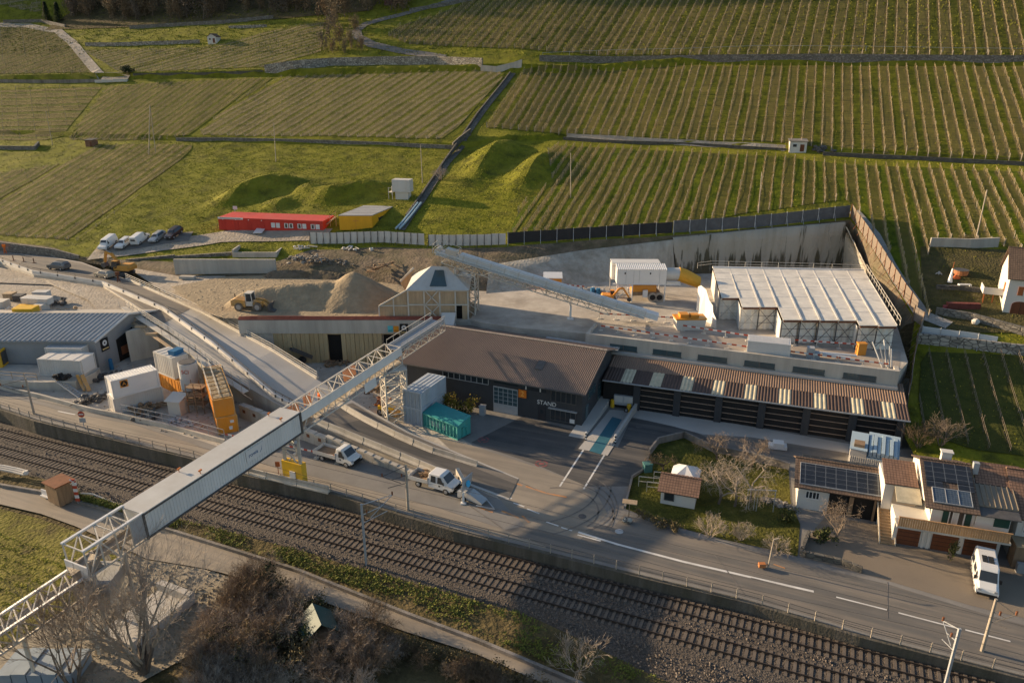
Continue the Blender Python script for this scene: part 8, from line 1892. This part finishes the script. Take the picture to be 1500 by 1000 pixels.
for lb,px in(('blue drum by the striped boards, the left one',(868,431)),('blue drum by the striped boards, the right one',(876,432))):g=MB();g.tube((0,0,0),(0,0,1.1),.4,.4,12);g.tube((0,0,1.1),(0,0,1.14),.36,.36,12);single('drum',lb,'drum',g,K['blue'],P(*px,PLAT))
c=P(1260,519,PLAT);g=MB();g.box(-.55,-.4,0,.55,.4,1.6);g.box(-.6,-.45,1.6,.6,.45,1.7);single('cabinet','orange upright cabinet at the foot of the scaffold hall','cabinet',g,K['orange'],c)
g=MB();c=P(1190,524,PLAT);g.box(-.8,-.5,0,.8,.5,.9);g.box(-.8,-.5,.9,.1,.5,1.5);single('machine','grey machine block on the deck right of the white container','machine',g,K['galv'],c,R(-14))
a,b=P(1200,516,PLAT+.6),P(1255,521,PLAT+.6);g=MB();g.path([a,b],.15,7);g.path([a+Vector((.3,-.5,0)),b+Vector((-1,-.5,-.1))],.13,7);wsingle('pipe','white pipes lying on the grey deck by the striped barrier','pipe',g,K['clean_white'])
g=MB();a=P(1298,538,PLAT)
for k,(dx,dy,dz)in enumerate([(-1.6,1.5,3.0),(-1.0,.5,2.6),(-.3,1.2,3.4),(.2,.4,2.8),(.8,1.0,2.2)]):g.beam(a+Vector((-.5+.3*k,0,0)),a+Vector((dx,dy,dz)),.14)
wsingle('steel_props','slanted blue grey steel props at the right end of the grey deck','props',g,K['galv'])
for lb,px in[('orange warning lamp trestle on the upper road at the left edge',(8,371)),('red and white beacon in the road centre below the excavator',(174,413))]:
 g=MB();
 for s in(-.3,.3):g.beam((s,0,0),(0,0,1.5),.08);g.beam((0,s,0),(0,0,1.5),.08)
 g.box(-.35,-.1,1.3,.35,.1,1.9);single('warning_trestle',lb,'trestle',g,K['hivis']if px[0]<100 else K['rust'],P(*px,6.0))
for i in range(3):
 g=MB();g.beam((0,0,0),(0,0,1.0),.12);g.box(-.25,-.25,0,.25,.25,.08);single('marker_post','dark marker post in the short row on the upper road','post',g,K['rust'],P(20+i*15,381.5+i*1.8,6.0),0,'marker posts on the upper road')
g=MB();g.box(-1.4,-.5,0,1.4,.5,.5);single('concrete_slab','pale concrete slab lying below the grey retaining wall','slab',g,K['concrete'],P(275,408,6.45),R(-6))
g=MB()
for fn in(qf,qn):
 for z in(4.0,5.0):
  pts=[Vector((x,fn(x),z+.5+(.25*math.cos(x*.2)if z>4.5 else 0)))for x in np.arange(-70,50,4.0)]
  for a,b in zip(pts,pts[1:]):g.beam(a,b,.02)
wsingle('overhead_wire','thin overhead contact wires above the two railway tracks','wire',g,K['dark_steel'])
def grow(g,p,d,L_,r,lev,rr,o):
 n=3 if lev else 4;q=Vector(p);v=Vector(d)
 for k in range(n):
  v=(v+Vector((rr.gauss(0,o['crook']),rr.gauss(0,o['crook']),rr.gauss(0,o['crook'])+o['up']))).normalized()
  e_=q+v*(L_/n);r1=max(.008,r*(1-.22*(k+1)/n*1.6));g.tube(q,e_,r,r1,5 if lev==o['lev']else 3,0,False);q=e_;r=r1
  if lev>0 and(k>0 or lev<o['lev']):
   for _ in range(o['kids']if k<n-1 else o['kids']+1):
    a=rr.uniform(0,6.3);s=v.cross(Vector((math.cos(a),math.sin(a),.3))).normalized();w_=(v*o['fwd']+s*o['out']).normalized()
    grow(g,q,w_,L_*o['sh']*rr.uniform(.7,1.15),r*.62,lev-1,rr,o)
def treemesh(seed,h,r=.14,stems=1,lean=.2,lev=3,kids=2,crook=.12,up=.05,fwd=.7,out=.8,sh=.62,trunk=.4):
 rr=random.Random(seed);o=dict(lev=lev,kids=kids,crook=crook,up=up,fwd=fwd,out=out,sh=sh);g,tr=MB(),MB()
 for s in range(stems):
  a=6.28*s/stems+rr.uniform(-.4,.4);d=Vector((math.cos(a)*lean,math.sin(a)*lean,1)).normalized();p=Vector((math.cos(a)*.12*(stems>1),math.sin(a)*.12*(stems>1),-.15));k=rr.uniform(.8,1.1)
  e_=p+d*h*trunk*k;tr.tube(p,e_,r*1.15,r*.85,6)
  for j in range(2 if stems>1 else 3):
   b=rr.uniform(0,6.3);w_=(d+Vector((math.cos(b),math.sin(b),0))*(lean if j==0 and stems>1 else out*.8)).normalized();grow(g,e_ if j==0 else p.lerp(e_,rr.uniform(.6,.95)),w_,h*(1-trunk)*.72*k,r*.75,lev,rr,o)
 return tr,g
def tree(name,label,base,mats,group=None,cat='tree',rz=0,**kw):
 t=thing(name,label,cat,base,rz,group);tr,g=treemesh(**kw);tr.build('trunk',mats[0],t);g.build('crown',mats[1],t);return t
BK,TW,TP=K['bark'],K['twig'],K['twig_pale']
tree('bare_tree','large bare many stemmed tree in front of the conveyor foot at lower left',P(212,985,-2.5),(BK,TP),seed=5,h=9.5,r=.16,stems=8,lean=.34,lev=3,kids=2,crook=.07,up=.03,fwd=1.0,out=.5,sh=.6,trunk=.3)
tree('bare_tree','second bare tree with thin stems behind the large many stemmed one',P(110,1010,-2.5),(BK,TW),seed=6,h=7.5,r=.1,stems=5,lean=.3,lev=3,kids=2,crook=.07,up=.03,fwd=1.0,out=.5,sh=.6,trunk=.3)
fk=dict(crook=.2,up=.0,fwd=.5,out=.9,sh=.62,trunk=.3,lev=3,kids=2)
for i,(lb,px,h,sd,mt)in enumerate([('gnarled pale fruit tree nearest the canopy pavilion',(1052,738),5.2,3,TP),('gnarled fruit tree in the middle of the lawn clump',(1076,742),5.6,4,TP),('gnarled fruit tree at the right of the lawn clump',(1100,735),5.0,8,TP),('small reddish bare tree in the lawn corner by the wall bend',(972,688),3.2,9,K['twig_red']),('bare small tree behind the garden wall, the one closer to the weighbridge',(1050,672),3.6,10,TW),('bare small tree behind the garden wall beside the wrapped load',(1100,684),3.8,12,TW),('dark bare fruit tree on the forecourt in front of the solar carport',(1222,792),4.2,13,TW)]):
 tree('fruit_tree',lb,P(*px),(BK,mt),seed=sd,h=h,r=.13,rz=i,**fk)
bk=dict(h=2.2,r=.04,stems=9,lean=.5,lev=2,kids=2,crook=.12,up=.04,fwd=.8,out=.6,sh=.62,trunk=.25)
tree('shrub','straw coloured bare shrub at the front edge of the lawn',P(1040,786),(TP,TP),cat='shrub',seed=20,**bk)
tree('shrub','thin dry shrub on the sunny lawn strip near the tube frame',P(1085,790),(TP,TP),cat='shrub',seed=21,**dict(bk,h=1.6))
tree('shrub','small dry shrub at the right corner of the sunny lawn',P(1140,812),(TP,TP),cat='shrub',seed=22,**dict(bk,h=1.7))
tree('shrub','bare brown shrub at the right end of the long shed',HP(1345,655),(TW,K['twig_red']),cat='shrub',seed=23,**dict(bk,h=2.8))
tree('shrub','bare brown shrub on the shaded slope behind the tiled roofs',HP(1378,652),(TW,TW),cat='shrub',seed=24,**dict(bk,h=3))
tree('shrub','bare shrub beside the lane at the lower middle',P(845,985,-2.4),(TP,TP),cat='shrub',seed=25,**dict(bk,h=3.0))
tree('shrub','orange brown dry bush on the terrace wall at right',HP(1415,358),(K['leaf_dry'],K['leaf_dry']),cat='shrub',seed=26,**dict(bk,h=1.8))
tree('shrub','pinkish bare bush beside the drainage channel above the control container',HP(645,264),(TW,TP),cat='shrub',seed=27,**dict(bk,h=2.6))
def leafball(seed,n,rx,ry,h,s):
 rr=random.Random(seed);g=MB();cl=[(rr.gauss(0,rx*.5),rr.gauss(0,ry*.5),rr.uniform(.25,.95)*h,rr.uniform(.25,.5))for _ in range(14)]
 for _ in range(n):
  c=rr.choice(cl);x,y,z=c[0]+rr.gauss(0,rx*c[3]*.6),c[1]+rr.gauss(0,ry*c[3]*.6),max(.05,c[2]+rr.gauss(0,h*.16));v=Vector((rr.gauss(0,1),rr.gauss(0,1),rr.gauss(.4,.8))).normalized()*s*rr.uniform(.6,1.4);w_=v.cross(Vector((rr.gauss(0,1),rr.gauss(0,1),.2))).normalized()*s*.4
  p=Vector((x,y,z));g.poly([p,p+v*.5+w_,p+v,p+v*.5-w_])
 return g
def bush(name,label,base,mat,seed,n=900,rx=1.2,ry=1,h=1.6,s=.22,group=None,sc=1,stemmat=None):
 t=thing(name,label,'bush',base,seed,group);leafball(seed,n,rx,ry,h,s).build('crown',mat,t)
 g=MB();rr=random.Random(seed)
 for k in range(14):a=rr.uniform(0,6.3);g.tube((0,0,-.1),(rx*.7*math.cos(a),ry*.7*math.sin(a),h*rr.uniform(.6,1.05)),.03,.012,3)
 g.build('stem',stemmat or BK,t);t.scale=(sc,)*3;return t
bush('bush','yellow flowering bush by the workshop wall, nearest the stacked containers',P(655,600),K['leaf_yellow'],31,700,1.3,1,2.2);bush('bush','yellow tipped bush by the workshop wall, nearer the garage door',P(685,606),K['leaf_yellow'],32,700,1.3,1,2.0)
bush('bush','dark green bush in front of the yellow bushes by the teal skip',P(672,612),K['leaf_dark'],33,700,1.8,.9,1.3)
bush('bush','dark round bush at the fork of the field track',HP(186,109),K['leaf_dark'],34,700,2.2,1.6,2.2,.4)
bush('bush','low green bush beside the fruit tree on the forecourt',P(1205,792),K['leafy'],35,500,.9,.7,1.0);bush('bush','green bush at the carport corner of the lawn',P(1150,762),K['leafy'],36,400,.8,.7,.9)
bush('bush','climbing plant on the pier between the garages',P(1390,822),K['leafy'],37,350,.35,.25,2.0,.16)
for i,px in enumerate([(962,768),(975,772),(990,777),(942,758)]):bush('bush','low brown bush in the dry border along the road side of the lawn',P(*px),K['leaf_dry'],40+i,300,.8,.5,.8,.16,'border bushes')
for lb,px,sd in[('dark conifer left of its twin at the upper left wood edge',(70,32),1),('dark conifer touching the bare wood at upper left',(87,33),2)]:
 b=HP(*px);t=thing('conifer',lb,'tree',b);g=MB();rr=random.Random(sd)
 for k in range(1500):
  z=rr.uniform(.3,7.5);R_=2.0*(1-z/8.2)+.2;a=rr.uniform(0,6.3);q=R_*math.sqrt(rr.random());p=Vector((q*math.cos(a),q*math.sin(a),z));v=Vector((math.cos(a),math.sin(a),-.4))*.5;w_=Vector((-math.sin(a),math.cos(a),0))*.18;g.poly([p-w_,p+v,p+w_])
 g.build('crown',K['leaf_dark'],t);g=MB();g.tube((0,0,-.5),(0,0,7.6),.2,.04,6);g.build('trunk',BK,t)
protos=[]
WM=[M('wood_brown',(.16,.115,.07),.95,.35,.3),M('wood_grey',(.13,.105,.08),.95,.35,.3),M('wood_tan',(.22,.165,.10),.95,.35,.3)]
def woodtree(lb,base,seed,k,group):
 t=thing('bare_tree',lb,'tree',base,seed,group);tr,g=treemesh(seed=seed,h=7,r=.14,lev=2,kids=2,trunk=.35);tr.build('trunk',BK,t);lb_=leafball(seed,900,1.9,1.9,8,.42);n_=len(lb_.v);lb_.add(g.v,g.f);lb_.build('crown',WM[k%3],t);return t
for k in range(4):protos.append(woodtree('leafless brown tree in the small wood at the top edge',HP(130+k*60,26),50+k,k,'trees of the small wood'))
rr=random.Random(9)
hillstrip('wood_floor',[(100,22),(200,20),(300,16),(420,8),(560,-6)],26,K['scrub'],.2)
for k in range(110):
 x=rr.uniform(100,470)if k<90 else rr.uniform(470,600);y=rr.uniform(2,30)if x<300 else rr.uniform(-6,18);o_=HP(x,y);dup(protos[k%4],o_,rr.uniform(0,6),scale=rr.uniform(.8,1.4))
for k,(x,y,s)in enumerate([(478,30,.95),(490,42,.85),(505,25,.9),(484,58,.7),(498,66,.6),(515,70,.55),(530,74,.45),(474,74,.5),(520,48,.55),(505,78,.4),(488,78,.45)]):dup(protos[[0,2,0,1][k%4]],HP(x,y),k,'bare brown tree in the clump beside the bend of the hillside road','trees at the road bend',s*1.25)
pb=[tree('shrub','bare brown shrub in the dense thicket at the bottom',P(360+40*k,900,-2.5),([BK,TW,BK][k],[K['twig_red'],TW,TP][k]),'thicket shrubs','shrub',seed=60+k,h=3.0,r=.045,stems=10,lean=.6,lev=2,kids=3,crook=.12,up=.03,fwd=.8,out=.65,sh=.62,trunk=.22)for k in range(3)]
rr=random.Random(13)
for k in range(110):
 u=rr.random();x=rr.uniform(300,560)if k<78 else rr.uniform(540,860);lo=np.interp(x,[300,345,380,433,593,700,830],[930,870,852,885,950,985,1030]);y=lo+rr.random()**1.3*(1060-lo)
 if k>=78:y=lo+rr.uniform(0,22)
 if abs(x-472)<38 and 890<y<965:continue
 if y>940 and 400<x<640 and k<78 and rr.random()<.55:continue
 dup(pb[k%3]if k<78 or k%2 else pb[0],P(x,y,-2.5),rr.uniform(0,6),None,None,rr.uniform(.55,1.0)if k<78 else rr.uniform(.3,.5))
for k in range(26):x=rr.uniform(300,470);y=np.interp(x,[300,380,470],[900,865,900])+rr.uniform(0,120);bush('bush','brown leafy bush in the thicket beside the lane',P(x,y,-2.5),K['leaf_dry']if k%4 else K['leafy'],80+k,420,1.1,1.0,1.8,.2,'thicket bushes')
for k in range(20):x=480+k*18;y=np.interp(x,[433,593,700,840],[886,946,978,1030]);bush('bush','brown hedge bush along the lower side of the lane',P(x,y+4,-2.5),K['leaf_dry'],120+k,320,1.0,.8,.9,.16,'lane hedge')
bush('bush','dark evergreen bush at the top of the thicket by the lane',P(395,868,-2.5),K['leaf_dark'],150,700,1.2,1,2.4)
c=P(468,935,-2.5);t=thing('tarpaulin_hut','small gabled hut under a green blue tarpaulin hidden in the thicket','hut',c,R(28));g=MB();g.box(-1.1,-1.2,0,1.1,1.2,1.5);g.build('wall',K['wood'],t)
tm=M('tarp_green',(.025,.065,.06),.6,.25,1.2,dirt=(.1,.12,.1),damt=.5);g=MB();g.extr([(0,-1.5,2.6),(1.5,-1.5,1.3),(1.5,-1.5,1.36),(0,-1.5,2.68),(-1.5,-1.5,1.36),(-1.5,-1.5,1.3)],(0,3,0));g.build('roof',tm,t)
g=MB();g.beam((1.7,-1.4,0),(2.4,-.6,1.0),.8,.05);g.box(1.4,-1.9,0,2.1,-1.3,.5);single('sheet_pile','grey sheets and bags lying beside the green tarpaulin hut','sheets',g,K['galv'],c+Vector((1,-.6,0)),R(20))
g=MB();p=P(222,905,-2.5);g.extr([(-2.2,-3.4,0),(2.0,-3.4,0),(2.0,3.2,0),(-2.2,3.2,0)],(0,0,.4));g.box(-2.2,2.6,.4,2.0,3.2,1.2);g.box(1.5,-3.4,.4,2.0,2.59,.9);single('concrete_pit','pale concrete loading pit behind the large bare tree','concrete pit',g,K['concrete_deck'],p,R(-25))
g=MB();p=P(70,985,-2.4)
for k in range(5):g.box(p.x-3+k*1.2,p.y-1.5,-2.4,p.x-1.9+k*1.2,p.y+1.4,-1.2+.1*(k%2))
wsingle('pallet_stack','row of pale blue wrapped stacks under the bare tree in the lower left corner','pallets',g,M('wrap_blue',(.2,.25,.3),.6,.1,1))
nr=np.random.default_rng(5)
def tufts(n,ur,vr,hmin,hmax,mat,label,seed,holes=True,zadd=.06,wid=.5):
 nr=np.random.default_rng(seed);u=nr.uniform(*ur,n);v=nr.uniform(*vr,n);x,y=xy(u,v);z=hz(x,y)+zadd
 yc=y*CT-(z-H)*ST;fx=750+FPX*x/yc;fy=500-FPX*(y*ST+(z-H)*CT)/yc
 k=(fx>-60)&(fx<1560)&(fy>-40)&(fy<720)
 if holes:k&=~inpoly(x,y,hole)
 pt=np.sin(x*.9+np.sin(y*.7)*2)+np.sin(y*1.1+np.sin(x*.5)*2)+nr.uniform(-1.6,1.6,n);k&=pt>-.6
 x,y,z=x[k],y[k],z[k];m=len(x);a=nr.uniform(0,6.283,m);h=nr.uniform(hmin,hmax,m);w=h*wid;dx,dy=np.cos(a)*w,np.sin(a)*w;lx,ly=nr.normal(0,.3,m)*h,nr.normal(0,.3,m)*h
 V_=np.empty((m,4,3));V_[:,0]=np.c_[x-dx,y-dy,z-.04];V_[:,1]=np.c_[x+dx,y+dy,z-.04];V_[:,2]=np.c_[x+dx*.5+lx,y+dy*.5+ly,z+h];V_[:,3]=np.c_[x-dx*.7+lx,y-dy*.7+ly,z+h*.8]
 me=bpy.data.meshes.new('grass');me.vertices.add(4*m);me.vertices.foreach_set('co',V_.ravel());me.loops.add(4*m);me.loops.foreach_set('vertex_index',np.arange(4*m));me.polygons.add(m);me.polygons.foreach_set('loop_start',np.arange(0,4*m,4));me.polygons.foreach_set('loop_total',np.full(m,4));me.materials.append(mat);me.update(calc_edges=True)
 o=bpy.data.objects.new('grass',me);COL.objects.link(o);tag(o,label,'grass',kind='stuff')
gm1=M('tuft_green',(.15,.155,.012),.9,.35,.25);gm2=M('tuft_yellow',(.27,.235,.035),.95,.35,.25)
tufts(90000,(84,232),(-270,95),.08,.2,gm1,'short yellow green grass covering the vineyard hillside',1)
tufts(12000,(84,232),(-270,95),.08,.2,gm2,'dry pale grass scattered over the vineyard hillside',2)
tufts(40000,(225,300),(-330,80),.2,.4,gm1,'grass on the topmost slope',3)
tufts(60000,(118,176),(-170,-48),.05,.13,gm1,'rough grass on the meadow and mounds behind the cabins',4)
def stones(n,px,z,smax,mat,label,seed):
 rr=random.Random(seed);poly=[(P(a,b,z).x,P(a,b,z).y)for a,b in px];xs_=[p[0]for p in poly];ys_=[p[1]for p in poly];X_=np.random.default_rng(seed).uniform(min(xs_),max(xs_),n);Y_=np.random.default_rng(seed+1).uniform(min(ys_),max(ys_),n);k=inpoly(X_,Y_,poly);g=MB()
 for x,y in zip(X_[k],Y_[k]):
  s=smax*rr.random()**2.5+.05;t=rr.uniform(0,6.3);g.add([(x+s*math.cos(t+q),y+s*math.sin(t+q),z-.02)for q in(0,2.1,4.2)]+[(x+rr.uniform(-.3,.3)*s,y+rr.uniform(-.3,.3)*s,z+s*rr.uniform(.4,1))],[(0,1,3),(1,2,3),(2,0,3)])
 tag(g.build('gravel',mat),label,'gravel',kind='stuff')
stones(900,[(255,422),(420,402),(560,408),(700,445),(690,466),(330,466)],PLAT+.02,.16,K['sand'],'loose sandy stones scattered round the sand heap',31)
stones(1600,[(-20,530),(240,505),(400,595),(330,655),(120,600),(-20,562)],.02,.25,K['dust'],'loose stones scattered in the works yard',33)
stones(5000,[(170,800),(215,820),(300,834),(352,850),(325,930),(250,975),(60,1060),(100,880)],-2.46,.2,K['gravelly'],'coarse gravel on the ground under the gallery end',35)
stones(900,[(420,520),(600,522),(640,620),(560,640),(470,570)],.02,.16,K['dust'],'fine stones on the loading yard',37)
